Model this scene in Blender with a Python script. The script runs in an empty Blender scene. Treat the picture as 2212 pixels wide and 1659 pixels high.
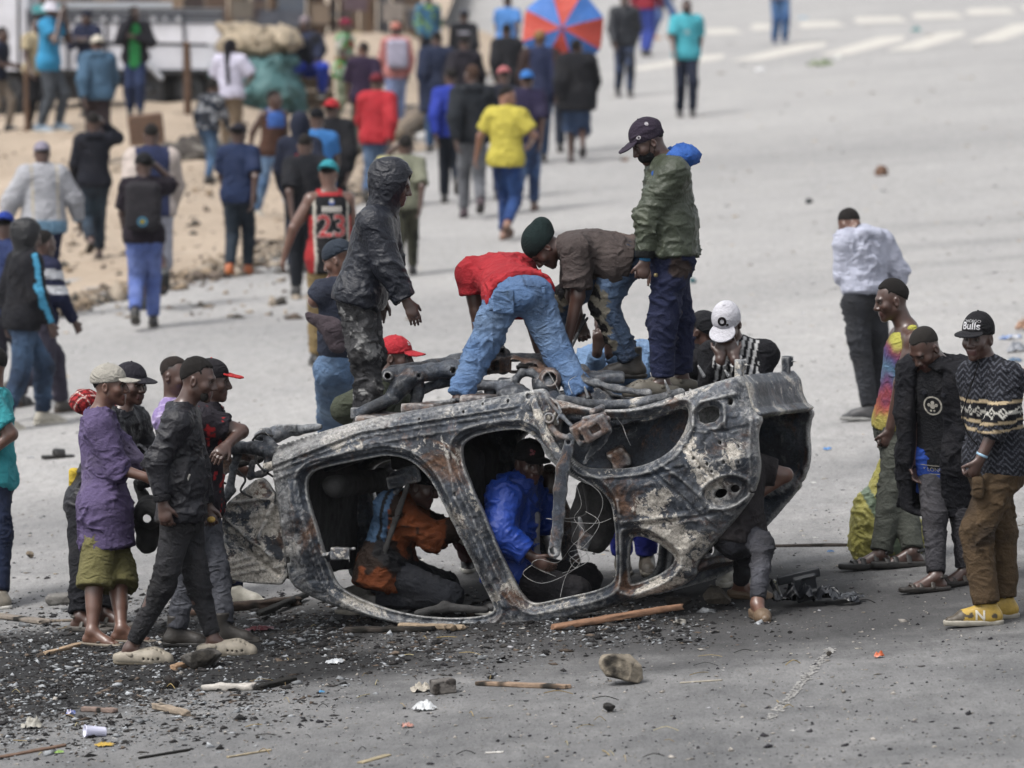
import bpy, math, random
import numpy as np
from mathutils import Vector
from mathutils.bvhtree import BVHTree
random.seed(7); RNG = np.random.default_rng(7)
SC = bpy.context.scene
# ------------------------------------------------------------------ camera
CAMH, SLOPE, FPX, YH = 4.40, 0.075, 12290.0, -325.0     # photo studied at 2212 x 1659
CX, CY = 1106.0, 829.5
TILT = math.atan((CY - YH) / FPX)
cd = bpy.data.cameras.new('camera'); cam = bpy.data.objects.new('camera', cd); SC.collection.objects.link(cam)
cam.location = (0, 0, CAMH); cam.rotation_euler = (math.pi/2 - TILT, 0, 0)
cd.lens = FPX / 2212 * 36; cd.sensor_width = 36; cd.clip_start = 0.5; cd.clip_end = 4000
cd.dof.use_dof = True; cd.dof.focus_distance = 32.0; cd.dof.aperture_fstop = 3.0; cd.dof.aperture_blades = 9
SC.camera = cam
# ------------------------------------------------------------------ sky, sun, exposure
SUN_EL, SUN_AZ = math.radians(58), math.radians(235)     # high, soft, from behind the camera's left
w = bpy.data.worlds.new('World'); SC.world = w; w.use_nodes = True
nt = w.node_tree; nt.nodes.clear()
out = nt.nodes.new('ShaderNodeOutputWorld'); bg = nt.nodes.new('ShaderNodeBackground')
sky = nt.nodes.new('ShaderNodeTexSky'); sky.sky_type = 'NISHITA'; sky.sun_disc = False
sky.sun_elevation = SUN_EL; sky.sun_rotation = SUN_AZ; sky.air_density = 1.0; sky.dust_density = 4.0; sky.ozone_density = 1.0
hs = nt.nodes.new('ShaderNodeHueSaturation'); hs.inputs['Saturation'].default_value = 0.22
nt.links.new(sky.outputs[0], hs.inputs['Color']); nt.links.new(hs.outputs[0], bg.inputs[0]); nt.links.new(bg.outputs[0], out.inputs[0])
bg.inputs[1].default_value = 0.15
sd = bpy.data.lights.new('sun', 'SUN'); sd.energy = 1.5; sd.angle = math.radians(18); sd.color = (1, 0.97, 0.93)
sun = bpy.data.objects.new('sun', sd); SC.collection.objects.link(sun)
sdir = Vector((math.sin(SUN_AZ)*math.cos(SUN_EL), math.cos(SUN_AZ)*math.cos(SUN_EL), math.sin(SUN_EL)))
sun.rotation_euler = sdir.to_track_quat('Z', 'Y').to_euler(); sun.location = (-20, 0, 30)
vs = SC.view_settings; vs.view_transform = 'Standard'; vs.look = 'None'; vs.gamma = 1; vs.exposure = 0.95; vs.use_curve_mapping = False
SC.cycles.use_denoising = True; SC.cycles.max_bounces = 6; SC.cycles.diffuse_bounces = 3
SC.cycles.use_adaptive_sampling = True

# ------------------------------------------------------------------ small maths
def A(*a): return np.array(a, float)
def nrm(v): return np.asarray(v, float) / (np.linalg.norm(v) + 1e-12)
ZUP = A(0, 0, 1)
_F = A(0, math.cos(TILT), -math.sin(TILT)); _U = A(0, math.sin(TILT), math.cos(TILT)); _R = A(1, 0, 0)
def ray(x, y):
    return _F + _R*((x-CX)/FPX) + _U*(-(y-CY)/FPX)
def P(x, y, Y):                              # photo point at a known distance
    r = ray(x, y); return A(0, 0, CAMH) + r*(Y / r[1])
def G(x, y, h=0.0):                          # photo point on the sloping street (h above it)
    r = ray(x, y); t = (h - CAMH) / (r[2] - SLOPE*r[0]); return A(0, 0, CAMH) + r*t
def gz(x): return SLOPE*x
def hexc(h):
    h = h.lstrip('#'); c = np.array([int(h[i:i+2], 16)/255 for i in (0, 2, 4)])
    return np.where(c <= 0.04045, c/12.92, ((c+0.055)/1.055)**2.4)
def sstep(a, b, x):
    t = np.clip((x-a)/(b-a), 0, 1); return t*t*(3-2*t)
def vnoise(p, seed=0):                       # trilinear value noise, -1..1
    p = np.asarray(p, float); i = np.floor(p).astype(np.int64); f = p - i; f = f*f*(3-2*f)
    def hsh(a, b, c):
        n = (a*374761393 + b*668265263 + c*2147483647 + seed*974634777) & 0xffffffff
        n = ((n ^ (n >> 13))*1274126177) & 0xffffffff
        return ((n ^ (n >> 16)) & 0xffff)/32767.5 - 1
    x, y, z = i[..., 0], i[..., 1], i[..., 2]; u, v, t = f[..., 0], f[..., 1], f[..., 2]
    r = 0
    for dx in (0, 1):
        for dy in (0, 1):
            for dz in (0, 1):
                r = r + hsh(x+dx, y+dy, z+dz)*(u if dx else 1-u)*(v if dy else 1-v)*(t if dz else 1-t)
    return r
def fbm(p, seed=0, o=3):
    p = np.asarray(p, float); r = 0; a = 1; s = 0
    for k in range(o):
        r = r + a*vnoise(p*(2**k), seed+k*17); s += a; a *= .5
    return r/s

# ------------------------------------------------------------------ objects
def link(o, parent=None):
    SC.collection.objects.link(o)
    if parent is not None: o.parent = parent
    return o
def tag(o, label=None, cat=None, group=None, kind=None):
    if label: o['label'] = label
    if cat: o['category'] = cat
    if group: o['group'] = group
    if kind: o['kind'] = kind
    return o
def empty(name, loc, label=None, cat=None, group=None):
    o = bpy.data.objects.new(name, None); o.empty_display_size = .1; o.location = Vector(loc); SC.collection.objects.link(o)
    return tag(o, label, cat, group)
ALB = .66                                     # swatches are noted as seen in daylight; this brings them to albedo
def make_mesh(name, V, F, mat=None, parent=None, col=None, smooth=True, origin=None):
    """V in world space; the object sits at the parent's place (or at origin)"""
    V = np.asarray(V, float)
    if origin is None: origin = np.array(parent.matrix_basis.translation) if parent is not None else A(0, 0, 0)
    if parent is not None:
        pp = A(0, 0, 0); q = parent
        while q is not None: pp = pp + np.array(q.location); q = q.parent
        V = V - pp; loc = A(0, 0, 0)
    else: V = V - origin; loc = origin
    me = bpy.data.meshes.new(name)
    if isinstance(F, np.ndarray):
        n, m = F.shape
        me.vertices.add(len(V)); me.vertices.foreach_set('co', V.astype(np.float32).ravel())
        me.loops.add(n*m); me.loops.foreach_set('vertex_index', F.astype(np.int32).ravel())
        me.polygons.add(n); me.polygons.foreach_set('loop_start', np.arange(0, n*m, m, dtype=np.int32))
        me.polygons.foreach_set('loop_total', np.full(n, m, np.int32)); me.update(calc_edges=True)
    else:
        me.from_pydata([tuple(v) for v in V], [], F); me.update()
    if smooth: me.polygons.foreach_set('use_smooth', np.ones(len(me.polygons), bool))
    if col is not None:
        col = np.asarray(col, np.float32)
        if mat is None or not mat.name.startswith('burnt'): lum = (col@np.array([.25, .6, .15], np.float32))[..., None]; col = (col*.90+.10*lum)*ALB
        if col.ndim == 1: col = np.tile(col, (len(V), 1))
        ca = me.attributes.new('Col', 'FLOAT_COLOR', 'POINT')
        ca.data.foreach_set('color', np.concatenate([col, np.ones((len(V), 1), np.float32)], 1).astype(np.float32).ravel())
    if mat is not None: me.materials.append(mat)
    o = bpy.data.objects.new(name, me); o.location = Vector(loc); return link(o, parent)

# ------------------------------------------------------------------ signed distance shapes -> surface nets
def cone(a, b, ra, rb, n=None, s=1.0, ca=False, cb=False, grow=0):
    """tapered capsule a-b; n,s flatten it along n; ca/cb cut its ends flat"""
    a = np.asarray(a, float); b = np.asarray(b, float); ra += grow; rb += grow
    ba = b-a; L = np.linalg.norm(ba)+1e-9; u = ba/L
    if n is not None: n = nrm(np.asarray(n) - np.dot(n, u)*u)
    def f(x, y, z):
        x = x-a[0]; y = y-a[1]; z = z-a[2]
        t = x*u[0]+y*u[1]+z*u[2]; h = np.clip(t/L, 0, 1); hl = h*L
        qx = x-u[0]*hl; qy = y-u[1]*hl; qz = z-u[2]*hl
        d2 = qx*qx+qy*qy+qz*qz
        if n is not None:
            q = qx*n[0]+qy*n[1]+qz*n[2]; d2 = d2+(s*s-1)*q*q
        d = np.sqrt(d2)-(ra+(rb-ra)*h)
        if ca: d = np.maximum(d, -t)
        if cb: d = np.maximum(d, t-L)
        return d
    m = max(ra, rb); return f, np.minimum(a, b)-m, np.maximum(a, b)+m
def ell(c, r, fr=None):
    c = np.asarray(c, float); r = np.asarray(r, float); fr = np.eye(3) if fr is None else np.asarray(fr)
    def f(x, y, z):
        x = x-c[0]; y = y-c[1]; z = z-c[2]
        k0 = 0; k1 = 0
        for i in range(3):
            q = (x*fr[i, 0]+y*fr[i, 1]+z*fr[i, 2])/r[i]; k0 = k0+q*q; k1 = k1+(q/r[i])**2
        k0 = np.sqrt(k0); return k0*(k0-1)/(np.sqrt(k1)+1e-6)
    m = max(r); return f, c-m, c+m
def rbox(c, hx, rad, fr=None):
    c = np.asarray(c, float); fr = np.eye(3) if fr is None else np.asarray(fr)
    def f(x, y, z):
        x = x-c[0]; y = y-c[1]; z = z-c[2]; o = 0; mx = None
        for i in range(3):
            q = np.abs(x*fr[i, 0]+y*fr[i, 1]+z*fr[i, 2])-hx[i]+rad
            o = o+np.maximum(q, 0)**2; mx = q if mx is None else np.maximum(mx, q)
        return np.sqrt(o)+np.minimum(mx, 0)-rad
    m = np.linalg.norm(hx); return f, c-m, c+m
def clip(pr, *planes):                       # keep the side the normals point away from
    f0, lo, hi = pr
    def f(x, y, z):
        d = f0(x, y, z)
        for p, n in planes: d = np.maximum(d, (x-p[0])*n[0]+(y-p[1])*n[1]+(z-p[2])*n[2])
        return d
    return f, lo, hi
def mesh_sdf(ops, h):
    """ops: list of (prim, blend, mode) mode '+', '-', '&' """
    add = [o for o in ops if o[2] == '+']
    lo = np.min([o[0][1] for o in add], 0)-2.2*h; hi = np.max([o[0][2] for o in add], 0)+2.2*h
    n = np.ceil((hi-lo)/h).astype(int)+1
    D = np.full(n, 9., np.float32)
    ax = [(lo[i]+h*np.arange(n[i])).astype(np.float32) for i in range(3)]
    for (f, plo, phi), k, mode in ops:
        m = k+2*h
        i0 = np.maximum(0, np.floor((plo-m-lo)/h).astype(int)); i1 = np.minimum(n, np.ceil((phi+m-lo)/h).astype(int)+1)
        if mode == '&': i0 = np.zeros(3, int); i1 = n
        if np.any(i1 <= i0): continue
        s = tuple(slice(a, b) for a, b in zip(i0, i1))
        d = f(ax[0][s[0]][:, None, None], ax[1][s[1]][None, :, None], ax[2][s[2]][None, None, :]).astype(np.float32)
        if mode == '+':
            a = D[s]; r = np.minimum(a, d)
            if k > 0:
                q = np.maximum(k-np.abs(a-d), 0); r = r-q*q/(4*k)
        else:
            if mode == '-': d = -d
            a = D[s]; r = np.maximum(a, d)
            if k > 0:
                q = np.maximum(k-np.abs(a-d), 0); r = r+q*q/(4*k)
        D[s] = r
    return surface_nets(D, lo, h)
def surface_nets(D, lo, h):
    S = D < 0
    c = np.zeros(np.array(D.shape)-1, np.int8)
    for dx in (0, 1):
        for dy in (0, 1):
            for dz in (0, 1):
                c += S[dx:D.shape[0]-1+dx, dy:D.shape[1]-1+dy, dz:D.shape[2]-1+dz]
    act = (c > 0) & (c < 8); I = np.argwhere(act); N = len(I)
    vid = np.full(c.shape, -1, np.int32); vid[act] = np.arange(N)
    cor = [(dx, dy, dz) for dx in (0, 1) for dy in (0, 1) for dz in (0, 1)]
    val = {q: D[I[:, 0]+q[0], I[:, 1]+q[1], I[:, 2]+q[2]] for q in cor}
    acc = np.zeros((N, 3)); cnt = np.zeros(N)
    for q in cor:
        for ax in range(3):
            if q[ax] == 0:
                p = list(q); p[ax] = 1; a = val[q]; b = val[tuple(p)]
                m = (a < 0) != (b < 0); t = np.where(m, a/np.where(m, a-b, 1), 0)
                pos = np.tile(np.array(q, float), (N, 1)); pos[:, ax] = t
                acc += pos*m[:, None]; cnt += m
    V = lo+(I+acc/np.maximum(cnt, 1)[:, None])*h
    Fs = []
    for ax in range(3):
        b, cc = (ax+1) % 3, (ax+2) % 3
        s0 = [slice(None)]*3; s1 = [slice(None)]*3; s0[ax] = slice(0, -1); s1[ax] = slice(1, None)
        e = S[tuple(s0)] != S[tuple(s1)]; E = np.argwhere(e)
        ok = (E[:, b] > 0) & (E[:, cc] > 0) & (E[:, b] < c.shape[b]) & (E[:, cc] < c.shape[cc]); E = E[ok]
        fl = S[E[:, 0], E[:, 1], E[:, 2]]
        def cell(db, dc):
            X = E.copy(); X[:, b] -= db; X[:, cc] -= dc; return vid[X[:, 0], X[:, 1], X[:, 2]]
        q = np.stack([cell(1, 1), cell(0, 1), cell(0, 0), cell(1, 0)], 1)
        q[~fl] = q[~fl][:, ::-1]; Fs.append(q)
    F = np.concatenate(Fs); F = F[(F >= 0).all(1)]
    return V, F
def vnormals(V, F):
    a, b, c_ = V[F[:, 0]], V[F[:, 1]], V[F[:, 2]]; d = V[F[:, 3]] if F.shape[1] == 4 else a
    n = np.cross(c_-a, d-b) if F.shape[1] == 4 else np.cross(b-a, c_-a)
    out = np.zeros_like(V)
    for k in range(3):
        out[:, k] = np.bincount(F.ravel(), np.repeat(n[:, k], F.shape[1]), len(V))
    return out/(np.linalg.norm(out, axis=1, keepdims=True)+1e-12)
def smooth_mesh(V, F, it=1, lam=.5):
    for _ in range(it):
        acc = np.zeros_like(V); cnt = np.zeros(len(V)); m = F.shape[1]
        for k in range(m):
            a, b = F[:, k], F[:, (k+1) % m]
            for q in range(3): acc[:, q] += np.bincount(a, V[b, q], len(V))+np.bincount(b, V[a, q], len(V))
            cnt += np.bincount(a, minlength=len(V))+np.bincount(b, minlength=len(V))
        V = V+lam*(acc/np.maximum(cnt, 1)[:, None]-V)
    return V
def cluster(V, F, size):
    """merge vertices by per-vertex cell size (0 keeps), keeps the surface connected"""
    T = np.concatenate([F[:, [0, 1, 2]], F[:, [0, 2, 3]]]) if F.shape[1] == 4 else F
    n = len(V); key = np.zeros((n, 4), np.int64); m = size > 0
    key[:, 0] = np.where(m, 0, np.arange(n)+1)
    key[m, 1:] = np.floor(V[m]/size[m][:, None]).astype(np.int64); key[m, 0] = -np.round(size[m]*1e5).astype(np.int64)
    _, inv = np.unique(key, axis=0, return_inverse=True); inv = inv.ravel(); k = inv.max()+1
    W = np.stack([np.bincount(inv, V[:, q], k) for q in range(3)], 1)/np.bincount(inv, minlength=k)[:, None]
    T = inv[T]; T = T[(T[:, 0] != T[:, 1]) & (T[:, 1] != T[:, 2]) & (T[:, 0] != T[:, 2])]
    s = np.sort(T, 1); _, ix = np.unique(s, axis=0, return_index=True)
    return W, T[ix]
# ------------------------------------------------------------------ materials (all procedural)
def mat_new(name):
    m = bpy.data.materials.new(name); m.use_nodes = True; nt = m.node_tree
    b = nt.nodes.get('Principled BSDF'); return m, nt, b
def nd(nt, t, **kw):
    n = nt.nodes.new(t)
    for k, v in kw.items():
        if k in n.inputs: n.inputs[k].default_value = v
        else: setattr(n, k, v)
    return n
def lk(nt, a, b): nt.links.new(a, b)
def noise(nt, scale, detail=4, rough=.6, vec=None, dist=0):
    n = nd(nt, 'ShaderNodeTexNoise'); n.inputs['Scale'].default_value = scale; n.inputs['Detail'].default_value = detail
    n.inputs['Roughness'].default_value = rough; n.inputs['Distortion'].default_value = dist
    if vec is None:
        t = nt.nodes.get('OBJC') or nt.nodes.new('ShaderNodeTexCoord'); t.name = 'OBJC'; vec = t.outputs['Object']
    lk(nt, vec, n.inputs['Vector']); return n.outputs['Fac']
def ramp(nt, fac, stops):
    r = nt.nodes.new('ShaderNodeValToRGB'); el = r.color_ramp.elements
    while len(el) < len(stops): el.new(.5)
    for e, (p, c) in zip(el, stops):
        e.position = p; e.color = (*c, 1) if len(c) == 3 else c
    lk(nt, fac, r.inputs['Fac']); return r.outputs['Color']
def mixc(nt, fac, a, b, mode='MIX'):
    m = nt.nodes.new('ShaderNodeMix'); m.data_type = 'RGBA'; m.blend_type = mode
    for s, v in ((m.inputs[0], fac), (m.inputs[6], a), (m.inputs[7], b)):
        if hasattr(v, 'is_linked') or hasattr(v, 'links'): lk(nt, v, s)
        elif isinstance(v, (int, float)): s.default_value = v
        else: s.default_value = (*v, 1)
    return m.outputs[2]
def bump(nt, b, hgt, strength=.4, dist=.01):
    u = nd(nt, 'ShaderNodeBump'); u.inputs['Strength'].default_value = strength; u.inputs['Distance'].default_value = dist
    lk(nt, hgt, u.inputs['Height']); lk(nt, u.outputs[0], b.inputs['Normal'])
def G3(v): return (v, v, v)
M = {}
def attr_mat(name, rough, var=.25, scale=9, bscale=60, bstr=.25, bdist=.004, spec=.3, sheen=0, coat=0, warp=0, dust=0, crease=0, cscale=8):
    m, nt, b = mat_new(name)
    at = nd(nt, 'ShaderNodeAttribute'); at.attribute_name = 'Col'
    n1 = noise(nt, scale, 5, .65, dist=warp)
    v = ramp(nt, n1, [(.25, G3(1-var)), (.75, G3(1+var*.6))])
    c = mixc(nt, 1.0, at.outputs['Color'], v, 'MULTIPLY')
    if dust:
        n3 = noise(nt, 4.5, 6, .7); d = ramp(nt, n3, [(.5, G3(0)), (.8, G3(dust))])
        c = mixc(nt, d, c, (.22, .19, .155))
    lk(nt, c, b.inputs['Base Color'])
    b.inputs['Roughness'].default_value = rough; b.inputs['Specular IOR Level'].default_value = spec
    if sheen: b.inputs['Sheen Weight'].default_value = sheen; b.inputs['Sheen Roughness'].default_value = .5
    n2 = noise(nt, bscale, 4, .6)
    if crease:
        t = nt.nodes['OBJC']; rn = nt.nodes.new('ShaderNodeTexNoise'); rn.noise_type = 'RIDGED_MULTIFRACTAL'; rn.normalize = True
        for k_, v_ in (('Scale', cscale), ('Detail', 3.0), ('Roughness', .55), ('Distortion', 1.2), ('Lacunarity', 2.2)): rn.inputs[k_].default_value = v_
        mp = nd(nt, 'ShaderNodeMapping'); mp.inputs['Rotation'].default_value = (.5, .4, .2); mp.inputs['Scale'].default_value = (1, 1, 1.5); lk(nt, t.outputs['Object'], mp.inputs['Vector']); lk(nt, mp.outputs[0], rn.inputs['Vector'])
        ma = nd(nt, 'ShaderNodeMath', operation='MULTIPLY_ADD'); lk(nt, rn.outputs['Fac'], ma.inputs[0]); ma.inputs[1].default_value = crease; lk(nt, n2, ma.inputs[2]); n2 = ma.outputs[0]
    bump(nt, b, n2, bstr, bdist)
    M[name] = m; return m
attr_mat('cloth', .88, .26, 9, 80, .8, .010, .2, dust=.05, crease=2.2, cscale=11)
attr_mat('denim', .86, .36, 13, 95, .85, .011, .25, dust=.05, crease=2.2, cscale=13)
attr_mat('nylon', .42, .16, 6, 60, .7, .010, .3, dust=.02, crease=2.2, cscale=9)
attr_mat('knit', .95, .3, 18, 90, .9, .012, .15, sheen=.0)
attr_mat('skin', .36, .18, 22, 160, .15, .002, .55)
attr_mat('leather', .5, .35, 18, 60, .4, .006, .4, dust=.12)
attr_mat('rubber', .62, .3, 22, 70, .25, .004, .35, dust=.14)
attr_mat('hair', .9, .4, 120, 240, 1.0, .008, .25)
attr_mat('eyeball', .18, .05, 20, 60, .0, .001, .5)
attr_mat('wood', .85, .4, 22, 60, .6, .008, .25, dust=.1)
attr_mat('stone', .92, .4, 18, 40, .8, .02, .25, dust=.2)
attr_mat('plastic', .4, .12, 14, 60, .2, .004, .45)
attr_mat('gloss_plastic', .22, .2, 14, 60, .2, .004, .5)
attr_mat('paint', .5, .15, 2.5, 30, .12, .005, .4, dust=.2)
attr_mat('tarp', .55, .25, 5, 30, .8, .02, .35, dust=.15, crease=1.6, cscale=6)
attr_mat('bare_metal', .42, .45, 20, 55, .4, .006, .5)
M['bare_metal'].node_tree.nodes['Principled BSDF'].inputs['Metallic'].default_value = .55

def burnt(name, seed, cream=.0, light=0.0, rust=0.0):
    """fire-scaled sheet metal: blue-black scale, grey ash, rust and islands of cooked paint"""
    m, nt, b = mat_new(name)
    tc = nd(nt, 'ShaderNodeTexCoord'); mp = nd(nt, 'ShaderNodeMapping'); mp.inputs['Location'].default_value = (seed*3.1, seed*1.7, seed)
    lk(nt, tc.outputs['Object'], mp.inputs['Vector']); vec = mp.outputs['Vector']
    at = nd(nt, 'ShaderNodeAttribute'); at.attribute_name = 'Col'; sx = nd(nt, 'ShaderNodeSeparateColor'); lk(nt, at.outputs['Color'], sx.inputs[0])
    def plus(v, o, k=.5):
        q = nd(nt, 'ShaderNodeMath', operation='MULTIPLY_ADD'); lk(nt, o, q.inputs[0]); q.inputs[1].default_value = k; lk(nt, v, q.inputs[2]); return q.outputs[0]
    big = noise(nt, 2.6, 6, .62, vec, .6); mid = noise(nt, 12, 8, .74, vec, 1.6); fine = noise(nt, 55, 7, .78, vec, .6)
    base = ramp(nt, big, [(.30, (.012, .014, .018)), (.46, (.035, .040, .050)), (.58-light*.1, (.10, .108, .122)), (.76-light*.15, (.30, .30, .29))])
    blue = ramp(nt, noise(nt, 5.2, 4, .6, vec), [(.45, G3(0)), (.7, G3(.7))])
    base = mixc(nt, blue, base, (.030, .042, .062))
    rst = ramp(nt, plus(noise(nt, 4.1, 7, .72, vec, 1.5), sx.outputs[1]), [(.56-rust*.16, G3(0)), (.70-rust*.12, G3(.75))])
    base = mixc(nt, rst, base, mixc(nt, fine, (.075, .036, .020), (.20, .105, .055)))
    if cream:
        isl = nt.nodes.new('ShaderNodeMath'); isl.operation = 'MULTIPLY_ADD'
        lk(nt, mid, isl.inputs[0]); isl.inputs[1].default_value = .75; lk(nt, big, isl.inputs[2])
        cm = ramp(nt, plus(isl.outputs[0], sx.outputs[2], .52), [(.985-cream, G3(0)), (1.0-cream, G3(1))])
        base = mixc(nt, cm, base, mixc(nt, fine, (.26, .235, .20), (.52, .49, .44)))
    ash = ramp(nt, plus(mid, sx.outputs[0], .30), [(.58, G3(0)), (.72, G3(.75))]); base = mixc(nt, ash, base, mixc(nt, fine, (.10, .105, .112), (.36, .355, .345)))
    geo = nd(nt, 'ShaderNodeNewGeometry'); edge = ramp(nt, geo.outputs['Pointiness'], [(.51, G3(0)), (.58, G3(.6))])  # edges lightened: wear plus bright metal highlights put into the colour
    base = mixc(nt, edge, base, (.40, .40, .39))
    spk = ramp(nt, fine, [(.34, G3(.28)), (.5, G3(.95)), (.72, G3(1.7))]); base = mixc(nt, 1.0, base, spk, 'MULTIPLY')
    lk(nt, base, b.inputs['Base Color'])
    b.inputs['Metallic'].default_value = .5
    rr = ramp(nt, mid, [(.3, G3(.24)), (.7, G3(.62))]); lk(nt, rr, b.inputs['Roughness'])
    ad = nt.nodes.new('ShaderNodeMath'); ad.operation = 'ADD'; lk(nt, mid, ad.inputs[0]); lk(nt, fine, ad.inputs[1])
    bump(nt, b, ad.outputs[0], .75, .012)
    M[name] = m
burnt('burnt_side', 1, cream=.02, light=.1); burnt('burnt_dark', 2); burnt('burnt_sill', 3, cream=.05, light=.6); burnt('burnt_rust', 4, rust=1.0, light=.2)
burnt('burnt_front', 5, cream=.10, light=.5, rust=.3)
m, nt, b = mat_new('soot'); n = noise(nt, 14, 6, .7); lk(nt, ramp(nt, n, [(.3, G3(.006)), (.8, (.035, .034, .034))]), b.inputs['Base Color'])
b.inputs['Roughness'].default_value = .85; bump(nt, b, noise(nt, 30, 5, .7), .7, .015); M['soot'] = m
m, nt, b = mat_new('dark_void'); b.inputs['Base Color'].default_value = (.006, .006, .006, 1); b.inputs['Roughness'].default_value = .9; M['dark_void'] = m
m, nt, b = mat_new('clear_plastic'); b.inputs['Base Color'].default_value = (.80, .80, .95, 1); b.inputs['Roughness'].default_value = .2
b.inputs['Transmission Weight'].default_value = .45; M['clear_plastic'] = m
# ------------------------------------------------------------------ the burnt estate car lying on its roof
PSI = math.radians(15.5)
LX = A(math.cos(PSI), -math.sin(PSI), 0); WX = nrm(A(math.sin(PSI), math.cos(PSI), -.07)); LX = nrm(LX-np.dot(LX, WX)*WX); VX = np.cross(LX, WX)
if VX[2] < 0: VX = -VX
CO = P(900, 900, 32.3); CARW = 1.42
def lean(u, v): return .28*np.maximum(0, (-.50+.17*u)-v)
def car(u, v, w): return CO+np.multiply.outer(u, LX)+np.multiply.outer(v, VX)+np.multiply.outer(w, WX)
def c2(x, y, w=None):
    r = ray(x, y); o = A(0, 0, CAMH)-CO; ww = 0.0 if w is None else w
    for _ in range(6):
        t = (ww-np.dot(o, WX))/np.dot(r, WX); p = o+r*t; u, v = np.dot(p, LX), np.dot(p, VX)
        if w is None: ww = float(lean(u, v))
    return u, v
def c3(x, y, w): u, v = c2(x, y, w); return car(u, v, w)
def poly(pts, w=None): return np.array([c2(x, y, w) for x, y in pts])
def rounded(pts, n=3):                        # Chaikin
    p = np.asarray(pts, float)
    for _ in range(n-1):
        q = np.roll(p, -1, 0); p = np.stack([.75*p+.25*q, .25*p+.75*q], 1).reshape(-1, 2)
    return p
def sd_poly(U, V, pts):
    d = np.full(U.shape, 1e9); s = np.zeros(U.shape, bool); n = len(pts)
    for i in range(n):
        a, b = pts[i], pts[(i+1) % n]; e = b-a; wx, wy = U-a[0], V-a[1]
        t = np.clip((wx*e[0]+wy*e[1])/(e@e+1e-12), 0, 1); d = np.minimum(d, (wx-e[0]*t)**2+(wy-e[1]*t)**2)
        c1 = (a[1] > V) != (b[1] > V)
        with np.errstate(divide='ignore', invalid='ignore'): xi = (b[0]-a[0])*(V-a[1])/(b[1]-a[1]+1e-15)+a[0]
        s ^= c1 & (U < xi)
    d = np.sqrt(d); return np.where(s, -d, d)
def sd_line(U, V, pts):
    d = np.full(U.shape, 1e9)
    for a, b in zip(pts[:-1], pts[1:]):
        e = b-a; wx, wy = U-a[0], V-a[1]; t = np.clip((wx*e[0]+wy*e[1])/(e@e+1e-12), 0, 1); d = np.minimum(d, (wx-e[0]*t)**2+(wy-e[1]*t)**2)
    return np.sqrt(d)
def sheet(U, V, d2, wf, wb, h, fmap):
    """two-sided plate from a 2-D distance field and a front and back depth"""
    gu, gv = np.gradient(d2, h); cellm = (d2[:-1, :-1]+d2[1:, :-1]+d2[:-1, 1:]+d2[1:, 1:])/4 < 0
    pad = np.pad(cellm, 1); nb = pad[:-1, :-1].astype(int)+pad[1:, :-1]+pad[:-1, 1:]+pad[1:, 1:]
    used = nb > 0; edge = used & (nb < 4)
    g2 = np.maximum(gu*gu+gv*gv, .25); U = np.where(edge, U-d2*gu/g2, U); V = np.where(edge, V-d2*gv/g2, V)
    idx = np.full(U.shape, -1); idx[used] = np.arange(used.sum()); n = used.sum()
    fr = fmap(U[used], V[used], wf[used]); bk = fmap(U[used], V[used], wb[used])
    I, K = np.nonzero(cellm); a, b, c, d = idx[I, K], idx[I+1, K], idx[I+1, K+1], idx[I, K+1]
    Fs = [np.stack([a, b, c, d], 1), np.stack([a, d, c, b], 1)+n]
    pc = np.pad(cellm, 1)
    for di, dj, p, q in ((-1, 0, d, a), (1, 0, b, c), (0, -1, a, b), (0, 1, c, d)):
        m = ~pc[I+1+di, K+1+dj]; Fs.append(np.stack([p[m], q[m], q[m]+n, p[m]+n], 1)[:, ::-1])
    return np.concatenate([fr, bk]), np.concatenate(Fs)

# ------------------------------------------------------------------ street, verge, markings
def hb(Y): return .75*sstep(60., 88., np.asarray(Y, float))
gX, gYs = np.linspace(-70, 70, 29), np.concatenate([np.arange(8, 60, 1.5), np.arange(60, 520, 12)]); XX, YY = np.meshgrid(gX, gYs, indexing='ij')
n, m_ = XX.shape; I, K = np.meshgrid(np.arange(n-1), np.arange(m_-1), indexing='ij'); q = (I*m_+K).ravel()
m, nt, b = mat_new('asphalt')
tc = nd(nt, 'ShaderNodeTexCoord'); vec = tc.outputs['Object']
mp = nd(nt, 'ShaderNodeMapping'); mp.inputs['Scale'].default_value = (.55, .42, 1.0); mp.inputs['Rotation'].default_value = (0, 0, math.radians(8)); lk(nt, vec, mp.inputs['Vector'])
streak = noise(nt, 3.2, 6, .65, mp.outputs['Vector'], .3); big = noise(nt, .16, 5, .6, vec); mid = noise(nt, 1.6, 6, .65, vec); mq = nd(nt, 'ShaderNodeMapping'); mq.inputs['Scale'].default_value = (1, .22, 1); lk(nt, vec, mq.inputs['Vector']); fine = noise(nt, 16, 7, .78, mq.outputs[0]); grit = noise(nt, 75, 4, .75, mq.outputs[0])
dusty = ramp(nt, big, [(.3, (.222, .218, .214)), (.7, (.288, .281, .273))]); dusty = mixc(nt, ramp(nt, streak, [(.40, G3(.0)), (.75, G3(.45))]), dusty, (.178, .178, .181)); dusty = mixc(nt, ramp(nt, mid, [(.5, G3(0)), (.8, G3(.5))]), dusty, (.285, .277, .265))
dark = mixc(nt, mid, (.070, .071, .073), (.105, .105, .106)); dark = mixc(nt, ramp(nt, streak, [(.42, G3(0)), (.68, G3(.8))]), dark, (.135, .134, .134))
black = mixc(nt, fine, (.004, .004, .005), (.020, .020, .020))
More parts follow.
